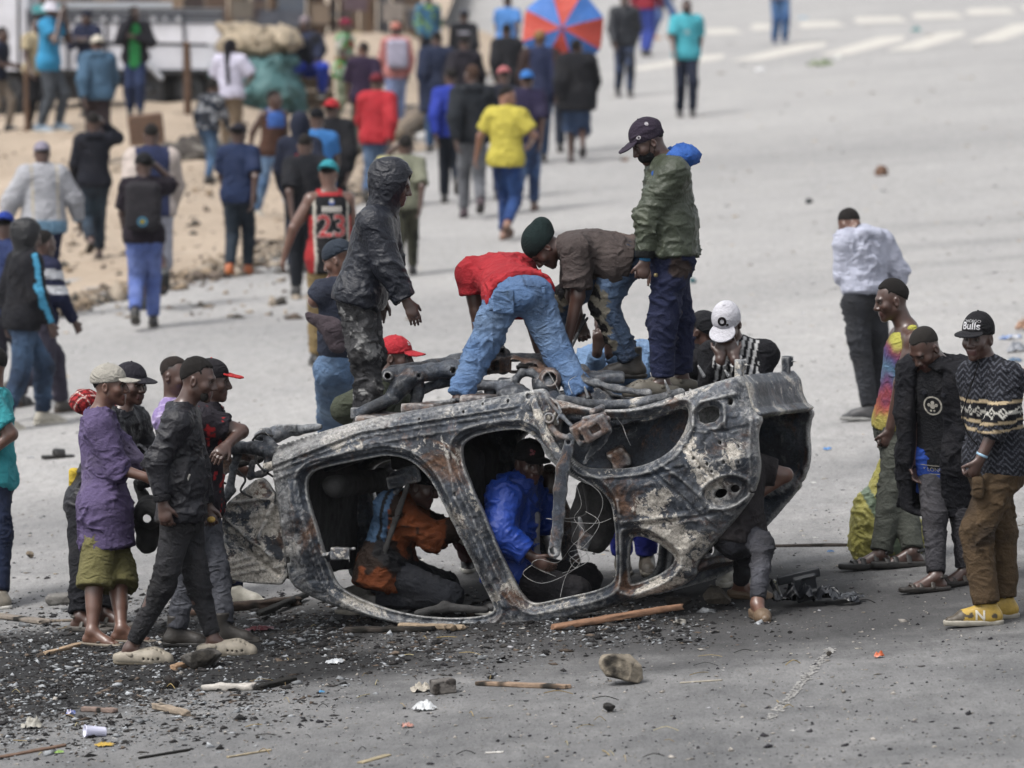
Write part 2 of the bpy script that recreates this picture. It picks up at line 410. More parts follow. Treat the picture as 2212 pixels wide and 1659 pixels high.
def blob(cx, cy, rx, ry, soft, nz, rot=0.0):
    mp = nd(nt, 'ShaderNodeMapping'); mp.vector_type = 'TEXTURE'; mp.inputs['Location'].default_value = (cx, cy, 0); mp.inputs['Rotation'].default_value = (0, 0, rot); mp.inputs['Scale'].default_value = (rx, ry, 1e6); lk(nt, vec, mp.inputs['Vector'])
    ln = nd(nt, 'ShaderNodeVectorMath', operation='LENGTH'); lk(nt, mp.outputs[0], ln.inputs[0])
    ad = nd(nt, 'ShaderNodeMath', operation='MULTIPLY_ADD'); lk(nt, nz, ad.inputs[0]); ad.inputs[1].default_value = .9; lk(nt, ln.outputs['Value'], ad.inputs[2])
    return ramp(nt, ad.outputs[0], [(max(1.45-soft-.6, 0)/2, G3(1)), (1.45/2, G3(0))]) if False else smap(ad.outputs[0], 1.45-soft, 1.45)
def smap(v, a, b_):
    r = nd(nt, 'ShaderNodeMapRange', interpolation_type='SMOOTHSTEP'); lk(nt, v, r.inputs[0]); r.inputs[1].default_value = a; r.inputs[2].default_value = b_; r.inputs[3].default_value = 1; r.inputs[4].default_value = 0
    return r.outputs[0]
c1 = G(1150, 1330); d1 = blob(c1[0], 27.0, 24.0, 19.0, 1.1, mid); base = mixc(nt, d1, dusty, dark); c3_ = G(1560, 1345); d3 = blob(c3_[0], c3_[1]+.1, 5.2, 2.4, .75, mid); base = mixc(nt, d3, base, mixc(nt, mid, (.030, .030, .031), (.058, .057, .057)))
nz2 = noise(nt, 1.1, 7, .68, vec, .5)
for (x, y, rx, ry, k_) in ((2130, 478, 2.6, 1.1, .20), (2080, 525, 3.0, .8, .18), (2150, 560, 2.6, .6, .16), (1900, 1000, 3.0, 2.0, .25), (200, 1120, 2.2, 2.4, .35), (1300, 640, 4.0, 5.0, .12), (700, 700, 3.5, 4.0, .15), (1750, 330, 6.0, 9.0, .15)):
    c = G(x, y); f_ = nd(nt, 'ShaderNodeMath', operation='MULTIPLY'); lk(nt, blob(c[0], c[1], rx, ry, .9, nz2), f_.inputs[0]); f_.inputs[1].default_value = k_; base = mixc(nt, f_.outputs[0], base, (.06, .062, .066))
for (x, y, rx, ry, sf) in ((250, 1410, 1.9, 1.7, .5), (760, 1345, 2.2, .8, .6), (60, 1480, 1.4, 1.6, .5), (1120, 1290, 2.6, 1.5, .7), (640, 1440, 1.2, .8, .6), (1380, 1335, 1.7, .8, .9)):
    c = G(x, y); base = mixc(nt, blob(c[0], c[1], rx, ry, sf, nz2), base, black)
base = mixc(nt, 1.0, base, ramp(nt, fine, [(.28, G3(.66)), (.46, G3(.95)), (.56, G3(1.02)), (.74, G3(1.26))]), 'MULTIPLY'); base = mixc(nt, 1.0, base, ramp(nt, grit, [(.3, G3(.62)), (.46, G3(.97)), (.58, G3(1.02)), (.74, G3(1.38))]), 'MULTIPLY')
lk(nt, base, b.inputs['Base Color']); b.inputs['Roughness'].default_value = .93; b.inputs['Specular IOR Level'].default_value = .25
ad = nd(nt, 'ShaderNodeMath', operation='ADD'); lk(nt, fine, ad.inputs[0]); lk(nt, grit, ad.inputs[1]); bump(nt, b, ad.outputs[0], .55, .012); M['asphalt'] = m
road = make_mesh('road', np.stack([XX, YY, gz(XX)], -1).reshape(-1, 3), np.stack([q, q+m_, q+m_+1, q+1], 1), M['asphalt']); tag(road, kind='structure')
# earth verge, rising to a bank beside the truck
m, nt, b = mat_new('earth'); tc = nd(nt, 'ShaderNodeTexCoord'); vec = tc.outputs['Object']
e1 = noise(nt, .5, 6, .65, vec); e2 = noise(nt, 5, 7, .7, vec); e3 = noise(nt, 30, 5, .7, vec)
c = ramp(nt, e1, [(.3, (.225, .178, .130)), (.7, (.315, .255, .195))]); c = mixc(nt, ramp(nt, e2, [(.45, G3(0)), (.75, G3(.8))]), c, (.20, .150, .105)); c = mixc(nt, ramp(nt, e2, [(.15, G3(.5)), (.35, G3(0))]), c, (.40, .33, .25)); c = mixc(nt, ramp(nt, e3, [(.6, G3(0)), (.75, G3(.5))]), c, (.45, .40, .33))
lk(nt, c, b.inputs['Base Color']); b.inputs['Roughness'].default_value = .95; bump(nt, b, e2, .8, .05); M['earth'] = m
EDGE = [(-200, 735), (0, 706), (60, 688), (130, 672), (230, 652), (330, 622), (440, 604), (540, 578), (620, 540), (700, 486), (770, 420), (850, 345), (930, 275), (980, 225), (1030, 185), (1090, 140), (1130, 100), (1150, 40), (1150, -60), (1100, -180)]
ep = np.array([G(x, y)[:2] for x, y in EDGE]); ep = np.concatenate([ep, [[ep[-1][0], 430], [-70, 430], [-70, ep[0][1]]]])
us = np.arange(-34, 4, .30); vs_ = np.concatenate([np.arange(38, 130, .30)]); Ue, Ve = np.meshgrid(us, vs_, indexing='ij'); pt = np.stack([Ue, Ve*.35, 0*Ue], -1)
de = sd_poly(Ue, Ve, ep)+.9*fbm(pt*.8, 4, 3)+.25*fbm(pt*3.1, 5, 2)
hz = gz(Ue)+.02+hb(Ve)*sstep(.0, 3.5, -de)+.10*sstep(0, 1.2, -de)*(fbm(pt*1.9, 7, 4)+.4)+.05*fbm(pt*6, 9, 2)*sstep(0, .6, -de)
de = np.maximum.reduce([de, Ue.min()+.4-Ue, Ve-Ve.max()+.4, Ve.min()+.4-Ve])
V3, F3 = sheet(Ue, Ve, de, hz, hz-.4, .30, lambda u, v, w_: np.stack([u, v, w_], 1)); verge = make_mesh('verge', V3, F3, M['earth']); tag(verge, kind='structure')
far = make_mesh('terrain', np.array([[-70, 128, gz(-70)+.72], [-1.5, 128, gz(-1.5)+.72], [-1.5, 430, gz(-1.5)+.72], [-70, 430, gz(-70)+.72]]), [[0, 1, 2, 3]], M['earth']); tag(far, kind='structure')
_vb = BVHTree.FromPolygons([Vector(v) for v in V3], [tuple(f) for f in F3])
def ground_z(x, y):                            # height of whatever one stands on
    h_ = _vb.ray_cast(Vector((x, y, 50)), Vector((0, 0, -1)), 100)[0]; z = gz(x)
    return max(z, h_[2]) if h_ is not None else z
def GG(x, y):                                  # photo point on road or verge
    p = G(x, y)
    for _ in range(12):
        h_ = ground_z(p[0], p[1])-gz(p[0]); p = .5*p+.5*G(x, y, h_)
    p[2] = ground_z(p[0], p[1]); return p
# painted crossing and worn line
m, nt, b = mat_new('worn_paint'); tc = nd(nt, 'ShaderNodeTexCoord'); w1 = noise(nt, 6, 6, .7, tc.outputs['Object']); lk(nt, ramp(nt, w1, [(.35, (.27, .26, .24)), (.6, (.38, .36, .325))]), b.inputs['Base Color']); b.inputs['Roughness'].default_value = .9; M['worn_paint'] = m
def ground_poly(name, pts, mat, parent, lift=.004, n=1):
    V = np.array([G(x, y) for x, y in pts]); V[:, 2] = gz(V[:, 0])+lift; return make_mesh(name, V, [list(range(len(pts)))], mat, parent, smooth=False)
for x0, x1, y in ((1520, 1598, 68), (1618, 1668, 58), (1722, 1820, 53), (1842, 1955, 43), (1968, 2076, 34), (2084, 2190, 25), (2205, 2300, 16)):
    ground_poly('road_marking', [(x0, y+2), (x0+14, y+8), (x1+8, y+4), (x1-14, y-7), (x0+10, y-6)], M['worn_paint'], road)
for x0, y0, x1, y1 in ((1320, 150, 1560, 118), (1575, 128, 1780, 92), (1765, 116, 1950, 78), (1915, 106, 2080, 68), (2090, 88, 2240, 50)):
    ground_poly('road_marking', [(x0, y0+4), (x0+70, y0+2), (x1, y1+10), (x1+6, y1-1), (x1-50, y1+2)], M['worn_paint'], road)
rng = np.random.default_rng(5); Vp = []; Fp = []
for i in range(700):
    t = rng.random(); x = 1795+(1662-1795)*t+rng.normal(0, 5); y = 1402+(1556-1402)*t+rng.normal(0, 3)
    if rng.random() < .25+.5*abs(math.sin(t*23)): continue
    c = G(x, y); a = rng.random()*6; k = len(Vp); rr = rng.uniform(.004, .016)
    for j in range(5): r_ = rr*rng.uniform(.5, 1.2); Vp.append([c[0]+r_*math.cos(a+j*1.257), c[1]+2.2*r_*math.sin(a+j*1.257), 0])
    Fp.append([k, k+1, k+2, k+3, k+4])
m, nt, b = mat_new('old_line'); b.inputs['Base Color'].default_value = (.215, .21, .20, 1); b.inputs['Roughness'].default_value = .95; M['old_line'] = m
Vp = np.array(Vp); Vp[:, 2] = gz(Vp[:, 0])+.004; tag(make_mesh('worn_line', Vp, Fp, M['old_line'], road, smooth=False), kind='stuff')
# ------------------------------------------------------------------ people
def two_bone(a, c, l1, l2, pole):
    d = np.linalg.norm(c-a); d = min(d, (l1+l2)*.999); u = nrm(c-a)
    x = (l1*l1-l2*l2+d*d)/(2*d); hgt = math.sqrt(max(l1*l1-x*x, 0))
    pv = nrm(np.asarray(pole)-np.dot(pole, u)*u); return a+u*x+pv*hgt
def yawvec(deg): t = math.radians(deg); return A(math.sin(t), -math.cos(t), 0)
def frame_of(up, yaw):
    up = nrm(up); right = np.cross(yawvec(yaw), ZUP); right = nrm(right-np.dot(right, up)*up); return right, np.cross(up, right), up
def head_frame(yaw, pitch=0, roll=0):
    f0 = yawvec(yaw); r = np.cross(f0, ZUP); p = math.radians(pitch)
    f = f0*math.cos(p)-ZUP*math.sin(p); u = np.cross(r, f)
    if roll:
        q = math.radians(roll); r, u = r*math.cos(q)+u*math.sin(q), u*math.cos(q)-r*math.sin(q)
    return r, f, u
def pose_px(s):
    """joints from photo points: each point on its camera ray, depth from bone lengths or from the ground"""
    k = s.get('k', 1.0); J = {}
    yaw = s['yaw']; Y0 = s['Y']
    pel = P(*s['pel'], Y0+s.get('dpel', 0)); neck = P(*s['neck'], Y0+s.get('lean', 0))
    right, front, up = frame_of(neck-pel, s.get('tyaw', yaw))
    J.update(pel=pel, neck=neck, right=right, front=front, up=up, k=k, yaw=yaw)
    hx = s['head']; J['head'] = P(hx[0], hx[1], Y0+s.get('lean', 0)+s.get('dhead', 0))
    J['hr'], J['hf'], J['hu'] = head_frame(*s.get('face', (yaw, 0)))
    lh = frame_of(ZUP, yaw)[0]
    for sd, sg in (('L', -1), ('R', 1)):
        sh = neck-up*.055*k+right*sg*.155*k; J['s'+sd] = sh
        prev = sh; L = (.29*k, .25*k)
        for q, nm in enumerate(('e', 'w')):
            x, y, dz = s[nm+sd]
            Yp = prev[1]; c = P(x, y, Yp); r2 = L[q]**2-np.sum((c-prev)**2)
            J[nm+sd] = P(x, y, Yp+dz*math.sqrt(max(r2, 0))) if abs(dz) <= 1 else P(x, y, Y0+dz-math.copysign(1, dz)); prev = J[nm+sd]
        hp = pel-ZUP*.02*k+lh*sg*.078*k; J['h'+sd] = hp
        a = s['a'+sd]
        if len(a) == 2: J['a'+sd] = G(a[0], a[1], .085*k)
        else: J['a'+sd] = P(a[0], a[1], Y0+a[2])
        kn = s['k'+sd]; ym = (hp[1]+J['a'+sd][1])/2+yawvec(yaw)[1]*.04
        J['k'+sd] = P(kn[0], kn[1], ym+(kn[2] if len(kn) > 2 else 0))
        J['f'+sd] = yawvec(s.get('fy'+sd, s.get('fy', yaw)))
    return J
def pose_tpl(x, y, H=1.72, yaw=180, stride=.3, lead='L', lift=.0, lean=4, swing=.5, arms=None, hyaw=None, hpitch=5, side=0, crouch=0):
    """standing / walking figure on the street at photo point x,y (feet)"""
    B = G(x, y); k = H/1.72; f = yawvec(yaw); r = np.cross(f, ZUP); J = dict(k=k, yaw=yaw)
    la = math.radians(lean); up = nrm(ZUP*math.cos(la)+f*math.sin(la))
    pel = B+ZUP*(.93*k-.03*stride-crouch); neck = pel+up*.545*k
    right, front, up = frame_of(up, yaw); J.update(pel=pel, neck=neck, right=right, front=front, up=up)
    J['hr'], J['hf'], J['hu'] = head_frame(yaw if hyaw is None else hyaw, hpitch)
    J['head'] = neck+up*.10*k+ZUP*.055*k+f*.02
    for sd, sg in (('L', -1), ('R', 1)):
        fwd = 1 if sd == lead else -1
        hp = pel-ZUP*.02*k+r*sg*.078*k; J['h'+sd] = hp
        an = B+r*sg*(.08+side)*k+f*fwd*stride*.5*k; an[2] = gz(an[0])+.085*k
        fd = f.copy()
        if fwd < 0 and lift > 0:
            an = an+ZUP*lift*k-f*lift*.3; fd = nrm(f-ZUP*lift*3.2)
        J['a'+sd] = an; J['f'+sd] = fd
        J['k'+sd] = two_bone(hp, an, .44*k, .425*k, f)
        sh = neck-up*.055*k+right*sg*.155*k; J['s'+sd] = sh
        sw = -fwd*swing*.35
        el = sh-ZUP*.27*k+f*(sw*.5-.03)*k+right*sg*.06*k
        wr = el-ZUP*.235*k+f*(sw*.5+.10*abs(swing)+.03)*k-right*sg*.02*k
        mode = (arms or {}).get(sd)
        if mode == 'phone': el = sh-ZUP*.20*k+f*.18*k+right*sg*.08*k; wr = J['head']+f*.16*k+right*sg*.05*k-ZUP*.03*k
        elif mode == 'chest': el = sh-ZUP*.24*k+f*.08*k+right*sg*.10*k; wr = neck-up*.2*k+f*.2*k
        elif mode == 'front': el = sh-ZUP*.26*k+f*.03*k+right*sg*.04*k; wr = el+f*.22*k-ZUP*.04*k-right*sg*.08*k
        elif mode == 'out': el = sh-ZUP*.235*k+right*sg*.15*k; wr = el-ZUP*.215*k+right*sg*.06*k+f*.05*k
        elif mode == 'up': el = sh+f*.15*k+right*sg*.15*k+ZUP*.02*k; wr = J['head']+right*sg*.12*k+f*.02*k
        elif mode == 'back': el = sh-ZUP*.24*k-f*.14*k+right*sg*.1*k; wr = el-ZUP*.2*k-f*.05*k
        elif mode == 'side': el = sh-ZUP*.22*k+right*sg*.17*k; wr = el+f*.2*k-ZUP*.1*k-right*sg*.1*k
        J['e'+sd] = el; J['w'+sd] = wr
    return J

def head_ops(J, hk=1.0):
    c, r, f, u = J['head'], J['hr'], J['hf'], J['hu']; fr = np.array([r, f, u])
    def L(x, y, z): return c+(r*x+f*y+u*z)*hk
    o = [(ell(L(0, -.014, .034), A(.073, .093, .083)*hk, fr), 0, '+'), (ell(L(0, .026, -.022), A(.061, .064, .086)*hk, fr), .03, '+'),
         (cone(L(-.046, .0, -.055), L(0, .066, -.096), .021*hk, .021*hk), .02, '+'), (cone(L(.046, .0, -.055), L(0, .066, -.096), .021*hk, .021*hk), .02, '+'),
         (cone(L(-.034, .079, .020), L(.034, .079, .020), .013*hk, .013*hk), .018, '+'),
         (ell(L(-.042, .055, -.026), A(.024, .026, .026)*hk, fr), .02, '+'), (ell(L(.042, .055, -.026), A(.024, .026, .026)*hk, fr), .02, '+'),
         (ell(L(-.031, .097, .000), A(.017, .018, .012)*hk, fr), .014, '-'), (ell(L(.031, .097, .000), A(.017, .018, .012)*hk, fr), .014, '-'),
         (cone(L(0, .086, .014), L(0, .108, -.032), .008*hk, .0125*hk), .008, '+'), (cone(L(-.015, .096, -.036), L(.015, .096, -.036), .0105*hk, .0105*hk), .008, '+'),
         (cone(L(-.019, .084, -.060), L(.019, .084, -.060), .0095*hk, .0095*hk), .007, '+'), (cone(L(-.017, .083, -.0745), L(.017, .083, -.0745), .0100*hk, .0100*hk), .006, '+'),
         (ell(L(-.077, -.010, -.010), A(.010, .019, .031)*hk, fr), .006, '+'), (ell(L(.077, -.010, -.010), A(.010, .019, .031)*hk, fr), .006, '+'),
         (ell(L(-.084, -.006, -.008), A(.006, .010, .018)*hk, fr), .004, '-'), (ell(L(.084, -.006, -.008), A(.006, .010, .018)*hk, fr), .004, '-'),
         (cone(J['neck']-J['up']*.03, L(0, -.022, -.045), .060*J['k'], .054*hk), .03, '+')]
    return o
def hand_ops(w, d, pn, side, k, curl=.45, spread=.012):
    """w wrist, d finger direction, pn palm normal (where fingers curl to), side vector to the thumb"""
    d = nrm(d); pn = nrm(pn-np.dot(pn, d)*d); th = np.cross(d, pn)
    if np.dot(th, side) < 0: th = -th
    o = [(cone(w-d*.03*k, w+d*.02*k, .026*k, .027*k, pn, 1.25), .015, '+'), (cone(w+d*.03*k, w+d*.075*k, .034*k, .039*k, pn, 2.2), .02, '+')]
    for i, (off, ln) in enumerate(((.031, .072), (.0105, .082), (-.0105, .076), (-.031, .060))):
        b = w+(d*.088+th*off)*k; t = math.radians(60*curl); sp = th*off*spread*26
        d1 = nrm(d*math.cos(t)+pn*math.sin(t)+sp); m = b+d1*ln*.5*k
        t2 = math.radians(60*curl+85*curl); d2 = nrm(d*math.cos(t2)+pn*math.sin(t2)+sp); e = m+d2*ln*.5*k
        o += [(cone(b-d*.02*k, m, .0098*k, .0092*k), .004, '+'), (cone(m, e, .0090*k, .0076*k), .003, '+')]
    b = w+(d*.03+th*.026)*k; m = b+(d*.030+th*.026+pn*.012)*k; e = m+nrm(d*.8+th*.25+pn*(.3+.6*curl))*.034*k
    o += [(cone(b, m, .0135*k, .0115*k), .010, '+'), (cone(m, e, .0108*k, .0085*k), .004, '+')]
    return o
def foot_fr(J, sd):
    f = nrm(J['f'+sd]); r = nrm(np.cross(f, ZUP)); return f, r, nrm(np.cross(r, f))
def body_ops(J, fine, hands):
    k = J['k']; up, fr, rt = J['up'], J['front'], J['right']; o = head_ops(J, J.get('hk', 1.0))
    chest = J['neck']-up*.14*k; waist = J['pel']+up*.10*k
    o += [(cone(chest, waist, .150*k, .125*k, fr, 1.45), .04, '+'), (cone(waist, J['pel'], .125*k, .13*k, fr, 1.3), .03, '+'),
          (cone(J['sL'], J['sR'], .050*k, .050*k), .04, '+'), (cone(J['hL'], J['hR'], .088*k, .088*k), .04, '+'),
          (cone(J['sL'], J['neck'], .045*k, .05*k), .04, '+'), (cone(J['sR'], J['neck'], .045*k, .05*k), .04, '+')]
    for sd, sg in (('L', -1), ('R', 1)):
        s, e, w, h, kn, a = (J[q+sd] for q in 'sewhka')
        o += [(cone(s, e, .056*k, .041*k), .03, '+'), (cone(e, w, .042*k, .027*k), .02, '+'),
              (cone(s+(e-s)*.35, s+(e-s)*.75, .046*k, .044*k), .02, '+'),
              (cone(h, kn, .082*k, .056*k), .03, '+'), (cone(kn, a, .054*k, .036*k), .02, '+'), (cone(kn+(a-kn)*.2-nrm(J['f'+sd])*.012*k, kn+(a-kn)*.5, .048*k, .04*k), .03, '+')]
        f, r, u = foot_fr(J, sd); hl = a-f*.035*k-u*.05*k; bl = a+f*.115*k-u*.06*k; to = a+f*.165*k-u*.066*k
        o += [(cone(a, hl, .036*k, .030*k), .02, '+'), (cone(a, bl, .034*k, .030*k), .02, '+'), (cone(hl, bl, .026*k, .030*k), .02, '+'), (cone(bl-r*.018*k, to-r*.022*k, .020*k, .013*k), .012, '+'), (cone(bl+r*.018*k, to+r*.016*k, .020*k, .013*k), .012, '+')]
        if hands:
            hd = J.get('hand'+sd, {}); d = nrm(w-e)
            d = nrm(hd['d']) if 'd' in hd else d
            pn = hd.get('pn', -rt*sg*.8+fr*.15); o += hand_ops(w+d*.012*k, d, np.asarray(pn, float), np.asarray(hd.get('th', fr), float), k, hd.get('curl', .42), hd.get('spread', .010))
    return o
def paint_body(V, J, tone, lips=True, hair=False):
    c, r, f, u = J['head'], J['hr'], J['hf'], J['hu']; q = (V-c)/J.get('hk', 1.0); x, y, z = q@r, q@f, q@u
    col = np.tile(np.asarray(tone), (len(V), 1))
    near = (np.abs(x) < .1) & (np.abs(y) < .13) & (np.abs(z) < .13)
    if lips:
        lp = near & (y > .07) & (np.abs(z+.067) < .016) & (np.abs(x) < .027); col[lp] = col[lp]*A(.85, .62, .66)+A(.012, .0, .002)
        br = near & (y > .055) & (np.abs(z-.021-.0) < .006) & (np.abs(x) > .014) & (np.abs(x) < .05); col[br] *= .35
        ey = near & (y > .06) & (np.abs(z-.002) < .010) & (np.abs(np.abs(x)-.031) < .019); col[ey] *= .55
    if hair:
        line = .082-.15*np.maximum(.06-y, 0)-.62*np.maximum(.035-y, 0)+5.5*x*x*np.clip((y-.01)/.05, 0, 1)-4.0*np.maximum(np.abs(x)-.058, 0)*np.clip((y-.012)/.015, 0, 1); hm = sstep(-.008, .006, z-np.maximum(line, -.066)+.004*fbm(V*90, 3, 2))*near*(1-((np.abs(x) > .070) & (np.abs(y+.01) < .032) & (z < .03))); col = col*(1-hm[:, None])+hexc('#1b1715')*hm[:, None]
    for sd in 'LR':                          # palms and nails end paler
        w, e = J['w'+sd], J['e'+sd]; d = nrm(w-e); t = (V-w)@d; m = (t > .02) & (np.linalg.norm(V-w, axis=1) < .23); col[m] = col[m]*.92+A(.006, .004, .003)
    return col

def folds(V, N, amp, seed, axis=None, freq=1.0):
    if amp <= 0: return V
    q = V*6.0*freq; wv = np.stack([fbm(q+seed*1.7, seed, 2), fbm(q+31.7+seed, seed+3, 2), fbm(q+57.1, seed+5, 2)], 1)
    p = V*A(9, 9, 13)*freq+wv*1.2; p = p+np.stack([p[:, 2]*.55, p[:, 2]*.25, p[:, 0]*-.5], 1)
    rd = np.clip(1-np.abs(fbm(p, seed+11, 1))*2.0, 0, 1)**3
    p2 = V*A(17, 17, 24)*freq+wv*1.7; r2 = np.clip(1-np.abs(fbm(p2, seed+41, 1))*2.0, 0, 1)**2.5
    msk = .25+.75*sstep(-.25, .4, fbm(V*5+seed*.3, seed+31, 2))
    return V+N*(amp*(rd*1.5-.3)*msk+amp*.8*(r2-.2)*msk+amp*.22*fbm(V*3.5+seed, seed+21, 2))[:, None]

def top_ops(J, g):
    k = J['k']; up, fr, rt = J['up'], J['front'], J['right']; L = g.get('loose', .018)*k; slv = g.get('sleeve', 'long'); hem = g.get('hem', .05)
    ch = J['neck']-up*.15*k; wa = J['pel']+up*.13*k; he = J['pel']-up*hem*k; bl = g.get('belly', 0)*k
    o = [(cone(ch, wa, .152*k+L, .140*k+L+bl, fr, 1.42), 0, '+'), (cone(wa, he, .140*k+L+bl, (.150+g.get('flare', 0))*k+L, fr, 1.28, cb=True), .03, '+')]
    hipr = .106*k+L+g.get('flare', 0)*k; lh = J['hR']-J['hL']; mid = (J['hL']+J['hR'])/2
    if hem > -.02: o.append((clip(cone(mid-lh*.5+up*.03*k, mid+lh*.5+up*.03*k, hipr, hipr), (he, -up)), .05, '+'))
    if hem > .12: o += [(clip(cone(J['h'+q]+up*.03*k, J['h'+q]-up*hem*1.1*k, hipr, hipr+.01*k), (he, -up)), .06, '+') for q in 'LR']
    if slv == 'none':
        o += [(cone(J['neck']+rt*sg*.085*k+up*.005, ch+rt*sg*.07*k, .034*k, .05*k), .03, '+') for sg in (-1, 1)]
    else:
        o += [(cone(J['sL'], J['sR'], .056*k+L*.7, .056*k+L*.7), .05, '+')]
        for sd in 'LR':
            o.append((cone(J['s'+sd], J['neck']-up*.01*k, .05*k+L*.6, .062*k+L*.4), .05, '+'))
            s, e, w = J['s'+sd], J['e'+sd], J['w'+sd]; a0 = .060*k+L; a1 = .050*k+L*.9; a2 = g.get('cuff', .036)*k+L*.5
            if slv == 'short':
                t = g.get('slen', .62); o.append((cone(s, s+(e-s)*t, a0, a0-(a0-a1)*t*.3, cb=True), .035, '+'))
            else:
                t = g.get('slen', .97); o.append((cone(s, e, a0, a1), .035, '+')); o.append((cone(e, e+(w-e)*t, a1, a1+(a2-a1)*t, cb=True), .025, '+'))
    if g.get('collar'):
        cl = g['collar']; o.append((cone(J['neck']-up*.05*k, J['neck']+up*cl*k+fr*-.01, .082*k, .078*k, cb=True), .012, '+'))
        o.append((cone(J['neck'], J['neck']+up*(cl+.03)*k-fr*.01, .066*k, .062*k), .0, '-'))
    if g.get('hood') == 'down':
        b = J['neck']-fr*.085*k+up*.0*k
        o += [(cone(b+rt*.06*k, b-rt*.06*k, .052*k, .052*k, up+fr*.4, 1.5), .03, '+'), (cone(b+rt*.06*k, J['neck']+rt*.075*k+fr*.05*k, .045*k, .028*k), .03, '+'), (cone(b-rt*.06*k, J['neck']-rt*.075*k+fr*.05*k, .045*k, .028*k), .03, '+')]
    if g.get('bulge'):                        # full bomber body above a tight hem
        m = J['pel']+up*.18*k; o.append((ell(m, A(.17*k+L, .125*k+L, .15*k), np.array([rt, fr, up])), .06, '+'))
    return o
def leg_ops(J, g):
    k = J['k']; up, fr = J['up'], J['front']; L = g.get('loose', .014)*k; ln = g.get('len', .93)
    o = [(cone(J['hL'], J['hR'], .092*k+L, .092*k+L), 0, '+'), (cone(J['pel']-up*.02*k, J['pel']+up*g.get('rise', .085)*k, .128*k+L*.7, .124*k+L*.5, fr, 1.25, cb=True), .04, '+')]
    for sd in 'LR':
        h, kn, a = J['h'+sd], J['k'+sd], J['a'+sd]; r0, r1, r2 = .088*k+L, .064*k+L, g.get('hemr', .050)*k+L*.8
        if g.get('short'):
            t = g['short']; he = kn+(a-kn)*t; dn = nrm(a-kn); o.append((clip(cone(h, kn, r0, r1+.018), (he, dn)), .035, '+'))
            o.append((clip(cone(kn, he+dn*.06, r1+.020, r1+.030), (he, dn)), .02, '+'))
        else:
            o += [(cone(h, kn, r0, r1), .035, '+'), (cone(kn, kn+(a-kn)*ln, r1, r2, cb=True), .025, '+')]
            if g.get('stack'):
                for q in (.62, .76, .9): p = kn+(a-kn)*q; d = nrm(a-kn); o.append((cone(p-d*.006, p+d*.006, r2+.016*k, r2+.016*k), .025, '+'))
    return o
